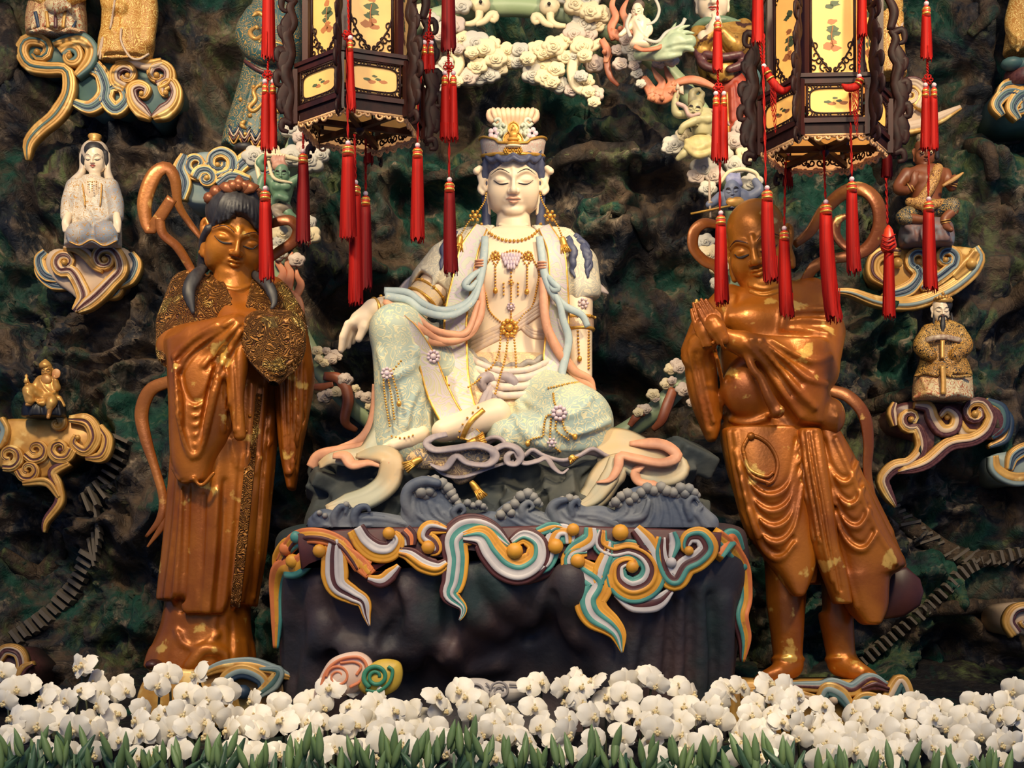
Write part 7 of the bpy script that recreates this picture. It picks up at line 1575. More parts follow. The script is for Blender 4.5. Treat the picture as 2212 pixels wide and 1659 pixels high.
cloud_bracket('maroon and gold wave-scroll cloud shelf under the bearded official', DW,
    [([(1930, 880), (1975, 866), (2050, 870), (2140, 868), (2175, 900), (2165, 945), (2110, 950), (2040, 975), (1990, 985), (1975, 950), (1935, 925)], 2)],
    [([(1935, 1095), (1915, 1060), (1908, 1035), (1930, 1010), (1965, 1000), (1990, 970), (1985, 935), (1975, 920)]+sp(1967, 905, 24, 60, 1.1, 1), (3, 8, 10, 11, 12, 13, 12, 11, 11, 10, 10, 9, 9, 8, 7, 6, 5), [0, 0, 1, 2, 2]), ([(1940, 1020), (2000, 1000), (2050, 960), (2100, 950), (2130, 930), (2142, 900)]+sp(2108, 892, 30, 0, 1.2, -1), (4, 10, 12, 13, 13, 13, 12, 12, 11, 10, 9, 8, 7, 6, 5), [2, 2, 1, 0, 0][::-1]), ([(1975, 875), (2005, 880), (2015, 905), (2035, 930), (2060, 925), (2065, 900), (2045, 885), (2030, 900)], (6, 10, 11, 12, 11, 10, 8, 5), [0, 1, 2]), ([(2070, 910), (2085, 935), (2110, 935)], (6, 10, 5), [0, 1]),
     ([(2130, 866, 12), (2162, 885, 12), (2165, 920, 12), (2140, 945, 12)], (6, 11, 12, 6), [3, 5, 0]), ([(2160, 880, 20), (2178, 905, 20), (2170, 945, 20), (2135, 965, 20)], (4, 9, 10, 4), [3, 0]), ([(1932, 870), (1926, 890), (1932, 920)], (4, 8, 4), [1, 2, 0])], [(1968, 906, 7, 0), (2106, 894, 8, 0), (2046, 902, 6, 0)])
cloud_bracket('blue-green scrolled clouds under the gold-robed figure at the right edge, top', DW,
    [([(2160, 190), (2200, 170), (2260, 180), (2280, 240), (2200, 260), (2160, 240)], 5)], [([(2155, 205), (2170, 185), (2200, 180), (2230, 190)], (4, 9, 10, 6), TEA), ([(2165, 250), (2152, 225), (2175, 200), (2205, 205), (2212, 235), (2195, 245)], (6, 11, 12, 12, 10, 5), TEA), ([(2200, 258), (2186, 232), (2205, 205), (2240, 205), (2250, 235)], (6, 12, 14, 14, 8), TEA)])
cloud_bracket('pale spiral cloud with a gold tail behind the lit lantern', DW,
    [([(1925, 260), (1935, 200), (1960, 165), (2000, 175), (2005, 225), (1980, 275), (1935, 285)], 1)], [([(2075, 232), (2030, 255), (1985, 272), (1945, 275), (1930, 250), (1945, 225), (1975, 240)], (4, 9, 12, 12, 10, 8, 4), [0, 1, 1]), (sp(1965, 205, 36, 60, 1.4, -1), (13, 13, 12, 11, 10, 9, 8, 6, 4), [0, 1, 1, 2])], [(1963, 205, 6, 1)])
cloud_bracket('blue and gold cloud end at the right edge below the official\'s shelf', DW,
    [([(2145, 985), (2175, 975), (2240, 965), (2260, 1030), (2180, 1040), (2150, 1015)], 4)], [([(2146, 985), (2152, 1015), (2190, 1035), (2250, 1030)], (8, 11, 12, 10), [0, 0, 4]), ([(2180, 1015), (2190, 985), (2220, 970), (2250, 985)], (6, 12, 13, 10), BLU)])
cloud_bracket('gold-rimmed spiral cloud tip low at the right edge', DW, [([(2180, 1310), (2240, 1305), (2250, 1370), (2185, 1360)], 1)], [(sp(2215, 1338, 40, 120, 1.1, 1), (11, 11, 10, 9, 8, 7, 6, 5, 4), [0, 0, 1, 2])])
cloud_bracket('maroon and gold cloud corner low at the left edge beside the orchids', 200, [([(-50, 1410), (20, 1400), (50, 1420), (70, 1450), (40, 1500), (-50, 1500)], 2)], [([(-10, 1440), (10, 1405), (40, 1410), (48, 1440), (30, 1460), (12, 1450)], (6, 10, 11, 11, 9, 5), RED), ([(30, 1480), (50, 1445), (72, 1432)], (6, 9, 4), [0, 0, 2])])
cloud_bracket('teal and gold eye-scroll cloud base under the attendant\'s robe', -60, [([(320, 1452), (420, 1446), (560, 1448), (640, 1470), (640, 1560), (320, 1560)], 0)], [([(435, 1458, -96), (480, 1440, -100), (540, 1436, -104), (590, 1450, -104), (640, 1466, -100)], (6, 11, 13, 12, 4), [4, 0, 0]), ([(480, 1500, -108), (490, 1465, -110), (525, 1450, -110), (565, 1468, -110), (570, 1500, -108)], (8, 12, 13, 12, 8), [0, 4, 3]), ([(560, 1500, -112), (590, 1475, -112), (600, 1450, -112), (560, 1446, -110)], (8, 13, 9, 3), [0, 5, 4])], [(525, 1496, 17, 3)], -94, 'foot_cloud', back=190)
cloud_bracket('teal, maroon and gold rippling cloud base under the monk\'s bare feet', -60, [([(1580, 1478), (1700, 1472), (1830, 1470), (1940, 1474), (1965, 1500), (1950, 1580), (1590, 1580)], 0)], [([(1700, 1480, -108), (1770, 1484, -110), (1800, 1478, -112), (1840, 1490, -112), (1880, 1466, -112), (1915, 1480, -108)], (5, 9, 11, 12, 11, 5), [4, 2, 0]), ([(1770, 1520, -112), (1785, 1490, -114), (1815, 1500, -116), (1838, 1530, -116)], (8, 13, 13, 8), [0, 4, 5]), ([(1840, 1545, -120), (1862, 1510, -122), (1895, 1515, -122), (1905, 1550, -120)], (8, 11, 11, 8), [0, 5, 3]), ([(1900, 1545, -112), (1925, 1500, -112), (1945, 1470, -110), (1960, 1500, -106), (1945, 1540, -104)], (8, 13, 11, 10, 6), [0, 1, 5]), ([(1860, 1490, -116), (1890, 1482, -116), (1920, 1490, -116)], (4, 8, 4), [2, 2]), ([(1600, 1500, -110), (1680, 1494, -112), (1760, 1510, -112)], (8, 12, 8), [0, 1, 0])], [(1872, 1540, 15, 3), (1800, 1512, 12, 1)], -100, 'foot_cloud', back=200)
M_SW1 = mat('swirl_pink', (236, 206, 182), (226, 190, 164), 0.5, scale=12); M_SW2 = mat('swirl_orange', (224, 132, 86), rough=0.5); M_SWY = mat('swirl_yellow', (214, 178, 66), (196, 158, 54), 0.5, scale=12); M_SWG = mat('swirl_green', (46, 122, 96), (66, 140, 104), 0.5, scale=12); M_SWW = mat('swirl_grey', (196, 186, 174), (176, 168, 162), 0.5, scale=12)
def swirl_cloud(name, label, out, runs, m1, m2, d, z=0):
    F = Frame(d); G = thing(name, label, 'cloud ornament', F, (sum(p[0] for p in out)/len(out), max(p[1] for p in out), z)); b = MB(); V, Fc = prism(cr(out, 50, True)[:-1], z, z+36, 12, 10); b.add(V, Fc); b.build('cloud_body', F, m1, G)
    for pts, r in runs:
        p = cr(pts, 50); c = np.mean(out, 0); q = np.array([(x, y, z-8+0.06*math.hypot(x-c[0], y-c[1])) for x, y in p]); each('swirl_line', [tube(q, r, 7, 0.7, (0, 0, -1))], F, m2, G)
    return G
swirl_cloud('swirl_cloud', 'pink and orange swirled cloud ornament before the pedestal', [(676, 1500), (695, 1450), (720, 1420), (770, 1408), (802, 1430), (800, 1470), (770, 1495), (720, 1510), (690, 1512)], [(sp(730, 1462, 26, 180, 1.6, 1, 16), (3.5, 3, 2)), ([(690, 1495), (705, 1450), (735, 1425), (775, 1420), (792, 1440), (780, 1470), (755, 1485)], 3.5), ([(735, 1432), (765, 1430), (780, 1440), (770, 1458)], 3)], M_SW1, M_SW2, -330, 0)
swirl_cloud('swirl_cloud', 'yellow and green swirled cloud ornament before the pedestal', [(772, 1480), (790, 1445), (820, 1425), (860, 1430), (868, 1460), (855, 1490), (820, 1506), (790, 1502)], [(sp(812, 1462, 28, 120, 1.7, 1, 16), (6, 5, 4)), ([(790, 1490), (815, 1494), (840, 1476), (848, 1450), (838, 1440)], 4)], M_SWY, M_SWG, -340, 0)
swirl_cloud('swirl_cloud', 'small grey-white swirled cloud half hidden by the orchids at the centre', [(985, 1500), (1000, 1470), (1040, 1466), (1070, 1475), (1100, 1472), (1145, 1480), (1150, 1505), (1080, 1525), (1000, 1522)], [(sp(1080, 1492, 22, 180, 1.5, 1, 14), 3), (sp(1025, 1495, 20, 0, 1.5, -1, 14), 3), ([(1100, 1478), (1125, 1482), (1140, 1498)], 3), ([(1050, 1475), (1060, 1490), (1050, 1510)], 2.5)], M_SWW, mat('swirl_grey_line', (150, 142, 138), rough=0.5), -300, 0)
# ================================================================ small statues on the rock
M_PORC = mat('porcelain_face', (240, 216, 180), (244, 222, 190), 0.35, scale=6); M_RLIP = mat('red_lip', (176, 60, 44), rough=0.4)
M_WROBE = brocade('white_blue_robe', (212, 202, 182), (188, 138, 62), 30, 0.03, c3=(140, 150, 162), curl=3); M_GROBE = brocade('gold_flower_robe', (188, 130, 52), (236, 200, 116), 30, 0.05, c3=(172, 116, 48), curl=3)
M_BROBE = brocade('black_gold_robe', (196, 140, 56), (34, 30, 26), 46, 0.07, c3=(216, 168, 84), curl=3); M_TROBE = brocade('teal_dragon_robe', (48, 82, 80), (186, 142, 66), 22, 0.03, c3=(56, 92, 92), curl=4)
M_CREAMR = brocade('base_pattern', (214, 178, 116), (176, 108, 72), 36, 0.06, c3=(206, 196, 156)); M_BSKIN = mat('brown_skin', (140, 82, 46), (120, 66, 38), 0.45, scale=10); M_GOLDF = mat('figure_gilt', (214, 166, 90), (186, 132, 60), 0.38, 0.3, scale=20)
M_BROCK = mat('figure_rock', (92, 94, 98), (140, 96, 84), 0.6, scale=8, c3=(120, 128, 136), s3=9, t3=0.55, w3=0.1); M_DSHAWL = brocade('spotted_cloth', (44, 58, 64), (196, 158, 84), 60, 0.05); M_SAND = brocade('sand_sash', (206, 156, 86), (112, 66, 36), 60, 0.05)
def trim(F, G, name, runs, m, r=2.0, s=None, off=-1.0):
    for pts in runs: each(name, [tube(s.on(pts, 20, off) if s is not None and len(pts[0]) == 2 else cr(pts, 20), r, 6)], F, m, G)
def white_goddess():
    F = Frame(DW-20); G = thing('white_goddess_figure', 'small white-faced seated goddess figure in a pale gold-flowered robe, upper left', 'figurine', F, (198, 534, 0))
    _, s = blob('robe', F, M_WROBE, G, [('l', [(382, 182, 218, -14, 30), (396, 166, 240, -22, 34), (430, 152, 254, -28, 38), (460, 146, 260, -32, 40), (500, 142, 262, -40, 40), (534, 140, 262, -44, 40)]), ('e', (172, 505, -40), (30, 26, 22), 8), ('e', (228, 505, -40), (30, 26, 22), 8), ('c', [(162, 405, -4), (150, 440, -14), (146, 468, -24)], (20, 18, 15)), ('c', [(238, 405, -4), (250, 440, -14), (252, 468, -24)], (20, 18, 15))],
                [([(176, 400), (184, 440), (200, 458), (222, 465)], 3), ([(220, 400), (216, 440)], 3), ([(160, 460), (180, 475), (200, 490), (225, 478), (245, 462)], 3.5), ([(150, 520), (172, 532), (198, 520), (225, 532), (252, 518)], 4), ([(200, 480), (202, 515)], 4, 's'), ([(158, 480), (166, 470), (180, 472)], 3), ([(196, 440), (205, 470), (230, 470)], 3)], 1.6)
    blob('hands', F, M_PORC, G, [('c', [(148, 465, -34), (142, 482, -44), (140, 498, -46)], (8, 9, 5)), ('c', [(252, 465, -34), (254, 482, -44), (256, 500, -46)], (8, 9, 5)), ('c', [(146, 485, -48), (148, 500, -48)], 3.5, 1), ('c', [(248, 485, -48), (248, 500, -48)], 3.5, 1), ('e', (199, 410, -20), (17, 26, 14))], h=1.5)
    mini_head(F, G, 199, 341, -2, 21, M_PORC, None, M_RLIP, True, 1.0, 0.02)
    blob('hair', F, M_BLK, G, [('e', (205, 328, 8), (25, 22, 26)), ('c', [(182, 330, 2), (180, 350, 6), (182, 368, 10)], (6, 6, 4)), ('c', [(228, 330, 2), (230, 350, 6), (228, 368, 10)], (6, 6, 4)), ('se', (205, 348, -16), (20, 26, 20))], h=1.4)
    blob('hood', F, mat('hood_white', (218, 198, 168), (196, 180, 164), 0.45), G, [('e', (205, 330, 14), (30, 28, 28)), ('c', [(178, 335, 8), (178, 370, 10), (160, 392, 4)], (7, 8, 10)), ('c', [(232, 335, 8), (232, 370, 10), (238, 392, 4)], (7, 8, 10)), ('se', (205, 346, -16), (25, 34, 30))], h=1.5)
    b = MB(); b.add(*lathe((205, 310, 6), [(13, 0), (15, -5), (11, -8), (15, -14), (14, -18), (4, -19)], 14)); b.build('crown', F, M_GOLDF, G)
    trim(F, G, 'gold_trim', [[(178, 398), (182, 425), (184, 446)], [(220, 398), (218, 425), (216, 446)], [(150, 522), (172, 530), (198, 518), (225, 531), (252, 520)]], M_GOLDF, 1.8, s)
    q = MB(); beads(q, cr([(190, 392, -40), (199, 392, -42), (208, 392, -40)], 10), 1.6); beads(q, cr([(199, 394, -41), (199, 412, -42)], 8), 1.6); beads(q, cr([(190, 394, -40), (190, 408, -41)], 6), 1.4); beads(q, cr([(208, 394, -40), (208, 408, -41)], 6), 1.4); q.build('necklace', F, M_GOLDF, G)['kind'] = 'stuff'
white_goddess()
def gilt_sage():
    F = Frame(DW-20); G = thing('gilded_seated_figure', 'tiny gilded seated figure raising a fan and a gourd on a black seat, left edge', 'figurine', F, (96, 905, 0))
    blob('robe', F, M_GOLDF, G, [('l', [(812, 84, 116, -8, 22), (830, 78, 124, -14, 24), (850, 76, 126, -20, 24), (870, 66, 126, -28, 24)]), ('c', [(88, 858, -14), (62, 842, -34), (64, 866, -36)], (12, 13, 10)), ('c', [(108, 862, -14), (112, 868, -36), (108, 880, -38)], (12, 13, 8)), ('c', [(84, 822, 0), (72, 836, -8), (60, 832, -14)], (8, 7, 7)), ('c', [(116, 822, 0), (124, 838, -6), (120, 822, -14)], (8, 8, 6)), ('e', (92, 872, -24), (12, 8, 10)), ('c', [(128, 860, -4), (138, 876, -4)], (6, 4))], [([(86, 820), (98, 840), (112, 850)], 2), ([(78, 848), (92, 858), (118, 848)], 2), ([(60, 850), (70, 858), (84, 872)], 2)], 1.3)
    blob('limbs', F, mat('gilt_skin', (196, 146, 84), (176, 124, 64), 0.4, 0.2, scale=20), G, [('c', [(66, 862, -36), (66, 872, -36), (58, 874, -40)], (6, 5, 4)), ('c', [(110, 878, -40), (106, 894, -38), (104, 902, -42)], (6, 5, 4)), ('c', [(62, 832, -14), (58, 824, -16)], (5, 5)), ('c', [(120, 822, -14), (118, 814, -16)], (5, 5)), ('e', (100, 820, -12), (12, 12, 6))], h=1.2)
    mini_head(F, G, 98, 801, -4, 11, M_GOLDF, None, None, True, 1.05, 0.05)
    b = MB(); b.add(*lathe((98, 796, -2), [(13, 0), (14, -8), (9, -14), (2, -20)], 12)); b.build('hat', F, M_GOLDF, G)
    b = MB(); V, Fc = prism(cr([(112, 812), (114, 800), (122, 796), (130, 802), (128, 814), (118, 818)], 20, True)[:-1], -20, -16, 1); b.add(V, Fc); b.build('fan', F, mat('fan_red_gold', (190, 116, 66), (206, 150, 90), 0.45), G)
    b = MB(); b.add(*lathe((57, 826, -18), [(2, 4), (6, 0), (5, -6), (3, -10), (4, -14), (1, -18)], 10)); b.build('gourd', F, M_GOLDF, G)
    blob('black_seat', F, mat('black_rock', (22, 22, 26), (36, 36, 40), 0.4, scale=12), G, [('l', [(866, 54, 138, -24, 30), (885, 48, 142, -30, 34), (902, 48, 142, -30, 34)])], [([(70, 872), (66, 896)], 4), ([(126, 872), (130, 896)], 4), ([(90, 880), (92, 898)], 4, 's')], 1.6)
gilt_sage()
def official():
    F = Frame(DW-20); G = thing('bearded_official_figure', 'small seated bearded official in a black and gold robe, right side', 'figurine', F, (2036, 866, 0))
    _, s = blob('robe', F, M_BROBE, G, [('l', [(694, 2018, 2058, -12, 28), (706, 2000, 2074, -20, 32), (735, 1990, 2080, -28, 36), (765, 1990, 2082, -34, 38), (790, 1984, 2092, -40, 40), (815, 1974, 2100, -46, 42)]), ('c', [(2004, 715, 0), (1990, 748, -16), (2010, 768, -36)], (15, 18, 13)), ('c', [(2070, 715, 0), (2084, 748, -16), (2062, 768, -36)], (15, 18, 13))],
                [([(2024, 700), (2040, 730), (2034, 740)], 2.5), ([(2052, 700), (2040, 722)], 2.5), ([(1990, 728), (2012, 742), (2036, 732), (2060, 742), (2082, 728)], 3), ([(1978, 812), (2000, 805), (2024, 812), (2036, 790), (2050, 812), (2096, 812)], 3.5), ([(2000, 775), (2020, 785), (2036, 782), (2056, 785), (2074, 775)], 3)], 1.6)
    blob('lower_robe', F, M_CREAMR, G, [('l', [(806, 1976, 2098, -36, 40), (840, 1972, 2100, -44, 42), (864, 1972, 2100, -48, 42)])], [([(1990, 815), (2005, 850)], 3), ([(2016, 818), (2002, 850)], 3), ([(2080, 815), (2066, 850)], 3), ([(2056, 818), (2070, 850)], 3), ([(1975, 858), (2010, 848), (2036, 858), (2065, 848), (2098, 858)], 4)], 1.7)
    for pts, w, m in (([(2036, 735, -38), (2036, 775, -44)], 5, M_GOLDF), ([(2036, 790, -50), (2038, 825, -52), (2038, 852, -54)], 6, M_GOLDF)): b = MB(); b.add(*band(cr(pts, 12), w, [(-1, 0), (-0.8, 3), (0.8, 3), (1, 0)], (0, 0, -1))[:2]); b.build('apron_strip', F, m, G)
    b = MB(); b.add(*tube(cr([(2000, 735, -30), (2018, 730, -40), (2036, 728, -42), (2054, 730, -40), (2074, 735, -30)], 20), 6, 8, 0.5, (0, 0, -1))); b.build('belt', F, mat('belt_mauve', (150, 116, 100), (200, 180, 150), 0.45, scale=60), G)
    hd, hs, T = mini_head(F, G, 2037, 670, -2, 17, M_PORC, None, M_RLIP, True, 1.0, 0.05)
    bd = MB(); bd.add(*tube(cr([(2037, 684, -20), (2037, 700, -24), (2036, 722, -26)], 12), (4, 6, 1.5), 8, 0.6, (0, 0, -1)))
    for q in (-1, 1): bd.add(*tube(cr([(2037+q*2, 682, -21), (2037+q*8, 684, -18), (2037+q*11, 694, -16)], 8), (2, 2, 0.8), 6)); bd.add(*tube(cr([(2037+q*18, 676, -4), (2037+q*20, 695, -8), (2037+q*16, 712, -20)], 8), (2, 3, 1), 6))
    bd.build('beard', F, M_BLK, hd)['kind'] = 'stuff'
    blob('hair', F, M_BLK, G, [('e', (2037, 660, 6), (20, 18, 20)), ('se', (2037, 675, -16), (16, 22, 18))], h=1.3)
    cw = MB(); cw.add(*lathe((2037, 656, 0), [(19, 0), (20, -6), (16, -12), (6, -16)], 14))
    for i in range(9): a = R(-90+i*22.5); cw.add(*ball((2037+18*math.sin(a), 648-2*math.cos(a)*3, -18*math.cos(a)), 4.2, 6, 5))
    for x, y in ((2030, 640), (2037, 634), (2044, 640), (2048, 645)): cw.add(*ball((x, y, -12), 4, 6, 5))
    cw.build('crown', F, M_GOLDF, G)['kind'] = 'stuff'
official()
def brown_figure():
    F = Frame(DW-20); G = thing('brown_seated_figure', 'bare-chested brown figure with glaring eyes seated cross-legged on a grey rock, right side', 'figurine', F, (2003, 532, 0))
    blob('body', F, M_BSKIN, G, [('l', [(358, 1978, 2028, -12, 26), (372, 1956, 2044, -20, 30), (400, 1962, 2036, -26, 30), (430, 1966, 2032, -22, 30), (446, 1966, 2034, -20, 30)]), ('c', [(1958, 376, 4), (1940, 406, -2), (1958, 412, -22), (1972, 398, -30)], (14, 13, 10, 8)), ('e', (1975, 388, -34), (9, 12, 6)), ('c', [(1972, 378, -34), (1976, 370, -34)], (4, 3)), ('c', [(1980, 378, -34), (1984, 372, -34)], (4, 3)), ('c', [(2042, 376, 4), (2052, 398, -6), (2056, 404, -16)], (13, 11, 9)), ('c', [(2056, 404, -16), (2062, 386, -24)], (9, 9)), ('c', [(1966, 472, -30), (2000, 476, -44)], (11, 9)), ('c', [(2060, 455, -30), (2040, 474, -36), (2044, 492, -42)], (11, 10, 8)), ('c', [(2044, 490, -44), (2054, 496, -54)], (8, 6)), ('e', (1985, 385, -20), (18, 12, 8)), ('e', (2015, 385, -20), (18, 12, 8))], h=1.6)
    hd, hs, T = mini_head(F, G, 2002, 328, -4, 20, M_BSKIN, None, mat('dark_lip', (104, 50, 36), rough=0.5), True, 1.05, 0.12)
    e = MB()
    for q in (-1, 1): e.add(*ball((2002+q*9.5, 329, -21), 4, 8, 6)); 
    o = e.build('eyes', F, mat('eye_white', (226, 200, 150), rough=0.3), hd); e = MB()
    for q in (-1, 1): e.add(*ball((2002+q*9.5, 329, -25), 1.8, 6, 5))
    e.build('pupils', F, M_LINE, hd); o['kind'] = 'stuff'
    blob('hair', F, M_BLK, G, [('e', (2002, 312, 4), (23, 18, 22)), ('c', [(1981, 320, 0), (1980, 340, 4)], (6, 5)), ('c', [(2023, 320, 0), (2024, 340, 4)], (6, 5)), ('se', (2002, 334, -16), (18, 22, 18))], h=1.4)
    b = MB(); b.add(*lathe((2002, 310, 0), [(21, 2), (22, -2), (21, -6), (18, -8)], 16)); b.add(*ball((1992, 298, 0), 12, 8, 6, 1.2, 0.9, 1)); b.add(*ball((2012, 298, 0), 11, 8, 6, 1.1, 0.8, 1)); b.build('headband', F, mat('headband', (176, 150, 112), (110, 96, 80), 0.5, scale=60), G)
    blob('trousers', F, M_DSHAWL, G, [('e', (2000, 452, 0), (44, 22, 34)), ('c', [(1985, 455, -8), (1950, 468, -24), (1962, 474, -32)], (18, 17, 12)), ('c', [(2020, 455, -8), (2058, 442, -28), (2056, 458, -30)], (17, 17, 12))], h=1.7)
    blob('sash', F, M_SAND, G, [('c', [(2026, 364, -18), (2012, 400, -34), (1990, 432, -32), (1970, 440, -24)], (11, 12, 12, 9)), ('c', [(1964, 436, -22), (2000, 444, -38), (2036, 438, -22)], (9, 11, 9)), ('c', [(1998, 444, -40), (2006, 474, -48)], (9, 7))], [([(2022, 372), (2008, 402), (1988, 428)], 2, 's')], 1.5)
    b = MB(); b.add(*tube(cr([(2036, 402, -40), (2060, 388, -38), (2081, 373, -36)], 12), (3, 5, 5, 2), 8)); b.build('scroll', F, mat('scroll_straw', (206, 160, 90), (180, 130, 70), 0.5), G)
    b = MB()
    for c_, ax in (((1968, 404, -26), (1, -0.6)), ((2058, 398, -20), (0.3, -1)), ((2043, 478, -40), (0.2, 1))):
        for k in (-2.5, 2.5): a = np.linspace(0, 2*math.pi, 14); u = np.array([ax[1], -ax[0], 0]); u = u/np.linalg.norm(u); b.add(*tube(np.array([np.array(c_)+k*np.array([ax[0], ax[1], 0])+10*(math.cos(t)*u+math.sin(t)*np.array([0, 0, 1])) for t in a]), 1.4, 5))
    b.build('bangles', F, M_GOLDF, G)['kind'] = 'stuff'
    _, s = blob('rock', F, M_BROCK, G, [('l', [(478, 1952, 2052, -34, 40), (495, 1944, 2058, -42, 44), (515, 1942, 2060, -44, 46), (532, 1946, 2058, -44, 46)])], [([(1960, 490), (1975, 505), (1960, 520)], 8), ([(2000, 488), (1990, 510), (2010, 525)], 8), ([(2040, 492), (2045, 515)], 8), ([(1980, 495), (1985, 520)], 5, 's'), ([(2022, 500), (2028, 525)], 5, 's')], 2.0)
brown_figure()
def robed_figures():
    F = Frame(DW); G = thing('robed_figure', 'figure in a striped gold, blue and maroon skirt seated at the top left corner', 'figurine', F, (122, 82, 0))
    blob('robe', F, M_GROBE, G, [('l', [(-110, 90, 156, -20, 40), (-60, 66, 178, -34, 46), (0, 64, 184, -40, 50), (20, 70, 182, -44, 50)]), ('c', [(75, -80, 0), (62, -30, -20), (90, -5, -44)], (24, 24, 16)), ('c', [(170, -80, 0), (182, -30, -20), (150, -5, -44)], (24, 24, 16))], h=2.4)
    _, s = blob('skirt', F, M_CREAMR, G, [('l', [(0, 66, 182, -46, 50), (40, 58, 186, -50, 52), (78, 58, 186, -52, 54)]), ('e', (122, 10, -60), (26, 16, 14), 6)], [([(x0, 5), (x1, 62)], 4) for x0, x1 in ((80, 70), (95, 90), (122, 122), (150, 156), (165, 176))]+[([(64, 70), (95, 62), (122, 74), (150, 62), (182, 70)], 4)], 2.0)
    for k, (x0, x1, m) in enumerate(((76, 84, M_CB), (100, 104, M_CG), (140, 136, M_CG), (168, 158, M_CB), (120, 120, M_CM))): b = MB(); b.add(*band(s.on([(x0, 25), (x1, 60)], 10, -1), 4, [(-1, 0), (-0.7, 2), (0.7, 2), (1, 0)], (0, 0, -1))[:2]); b.build('stripe', F, m, G)
    mini_head(F, G, 122, -160, 0, 34, M_PORC, None, M_RLIP)
    G = thing('robed_figure', 'standing figure in a flowered gold robe beside the seated one, top left', 'figurine', F, (278, 132, 0))
    _, s = blob('robe', F, M_GROBE, G, [('l', [(-110, 240, 312, -20, 36), (-60, 222, 330, -30, 40), (0, 222, 328, -38, 44), (60, 220, 330, -42, 46), (90, 214, 334, -44, 48), (130, 212, 326, -46, 50)]), ('c', [(312, -40, 0), (322, 20, -10), (318, 90, -20)], (20, 20, 16)), ('c', [(235, -40, 0), (236, 10, -20), (262, 20, -40)], (18, 18, 14))], [([(246, 10), (240, 50), (246, 70)], 4), ([(258, 60), (262, 90), (280, 122), (300, 126)], 3.5), ([(272, 60), (270, 90), (285, 112)], 3), ([(222, 90), (222, 125)], 3), ([(225, 125), (260, 122), (290, 130), (320, 120)], 4), ([(256, 20), (254, 60)], 4, 's')], 2.0)
    trim(F, G, 'robe_edge', [[(262, 62), (262, 90), (280, 122), (300, 128), (322, 116)], [(212, 120), (222, 80), (216, 128)], [(248, 0), (242, 40), (238, 62)]], M_CP, 2.5, s); mini_head(F, G, 276, -160, 0, 32, M_PORC, None, M_RLIP)
    # teal dragon robe, half hidden by the left lantern
    F = Frame(DW-30); G = thing('dragon_robe_figure', 'standing figure in a teal robe with gold dragons, left of the left lantern', 'figurine', F, (540, 325, 0))
    _, s = blob('robe', F, M_TROBE, G, [('l', [(-90, 570, 630, -10, 40), (10, 545, 650, -26, 50), (60, 528, 655, -36, 54), (110, 532, 650, -36, 54), (160, 522, 640, -34, 54), (220, 505, 632, -38, 56), (280, 486, 625, -42, 58), (318, 478, 615, -44, 60)]), ('c', [(556, 40, 0), (540, 75, -20), (560, 110, -44), (600, 115, -56)], (30, 32, 26, 20))], [([(535, 130), (570, 150), (610, 155)], 5), ([(530, 140), (565, 162), (610, 168)], 4, 's'), ([(550, 170), (535, 230), (520, 300)], 5), ([(580, 175), (572, 240), (560, 310)], 5), ([(490, 300), (510, 316), (540, 318)], 4)], 2.0)
    trim(F, G, 'belt', [[(530, 132), (562, 152), (600, 162), (635, 160)]], M_CM, 5, s); dr = MB()
    for pts in ([(566, 178), (548, 196), (552, 215), (538, 232), (548, 240), (565, 225), (572, 210)], [(555, 55), (540, 70), (552, 84), (570, 76), (560, 92)], [(590, 90), (610, 100), (600, 115), (620, 125)], [(530, 260), (522, 270), (532, 278)], [(585, 260), (575, 275), (588, 285)], [(545, 35), (560, 28), (575, 40)]): dr.add(*tube(s.on(pts, 26, -1), (2, 5, 5, 4, 2), 7))
    for x, y in ((548, 188), (562, 184), (520, 215), (590, 210), (540, 250), (565, 255), (555, 60), (572, 62), (610, 60), (530, 290), (600, 240)): dr.add(*ball((x, y, float(s.front(x, y)[0])-1), 5, 8, 5))
    dr.build('dragon_relief', F, M_GOLDF, G)['kind'] = 'stuff'
    for x0, y0 in ((505, 270), (528, 275), (552, 280)):
        for k, m in enumerate((M_CB, M_CP, M_CM, M_CG)): b = MB(); b.add(*band(s.on([(x0-10, y0+k*8), (x0, y0+16+k*8), (x0+12, y0-2+k*8)], 12, -1), 2.6, [(-1, 0), (0, 2), (1, 0)], (0, 0, -1))[:2]); b.build('hem_chevron', F, m, G)
    mini_head(F, G, 598, -50, 0, 30, mat('rosy_face', (206, 140, 110), (196, 128, 100), 0.45), rotm(25, 15), M_RLIP); b = MB(); b.add(*ball((530, 320, -30), 1, 12, 8, 26, 12, 20)); b.build('shoe', F, M_BLK, G)
    # gold-robed figure at the right edge
    F = Frame(DW); G = thing('robed_figure', 'gold-robed figure cut by the right edge, top', 'figurine', F, (2200, 180, 0)); _, s = blob('robe', F, M_GROBE, G, [('l', [(-80, 2196, 2252, -20, 36), (-10, 2186, 2268, -34, 44), (60, 2176, 2276, -38, 46), (115, 2168, 2282, -40, 48)]), ('c', [(2205, 0, 0), (2192, 50, -16), (2200, 90, -36)], (24, 22, 18))], [([(2180, 60), (2195, 80), (2212, 85)], 4), ([(2200, 70), (2198, 110)], 4)], 2.0)
    b = MB(); b.add(*ball((2186, 138, -20), 1, 12, 8, 24, 14, 22)); b.add(*tube(cr([(2196, 138, -20), (2230, 140, -20), (2260, 150, -10)], 10), (13, 14, 12), 10)); b.build('boot', F, M_CT, G); mini_head(F, G, 2225, -120, 0, 30, M_PORC); b = MB(); b.add(*lathe((2215, 150, 10), [(40, 0), (46, 12), (46, 30), (40, 40)], 14)); b.build('seat', F, M_CM, G)
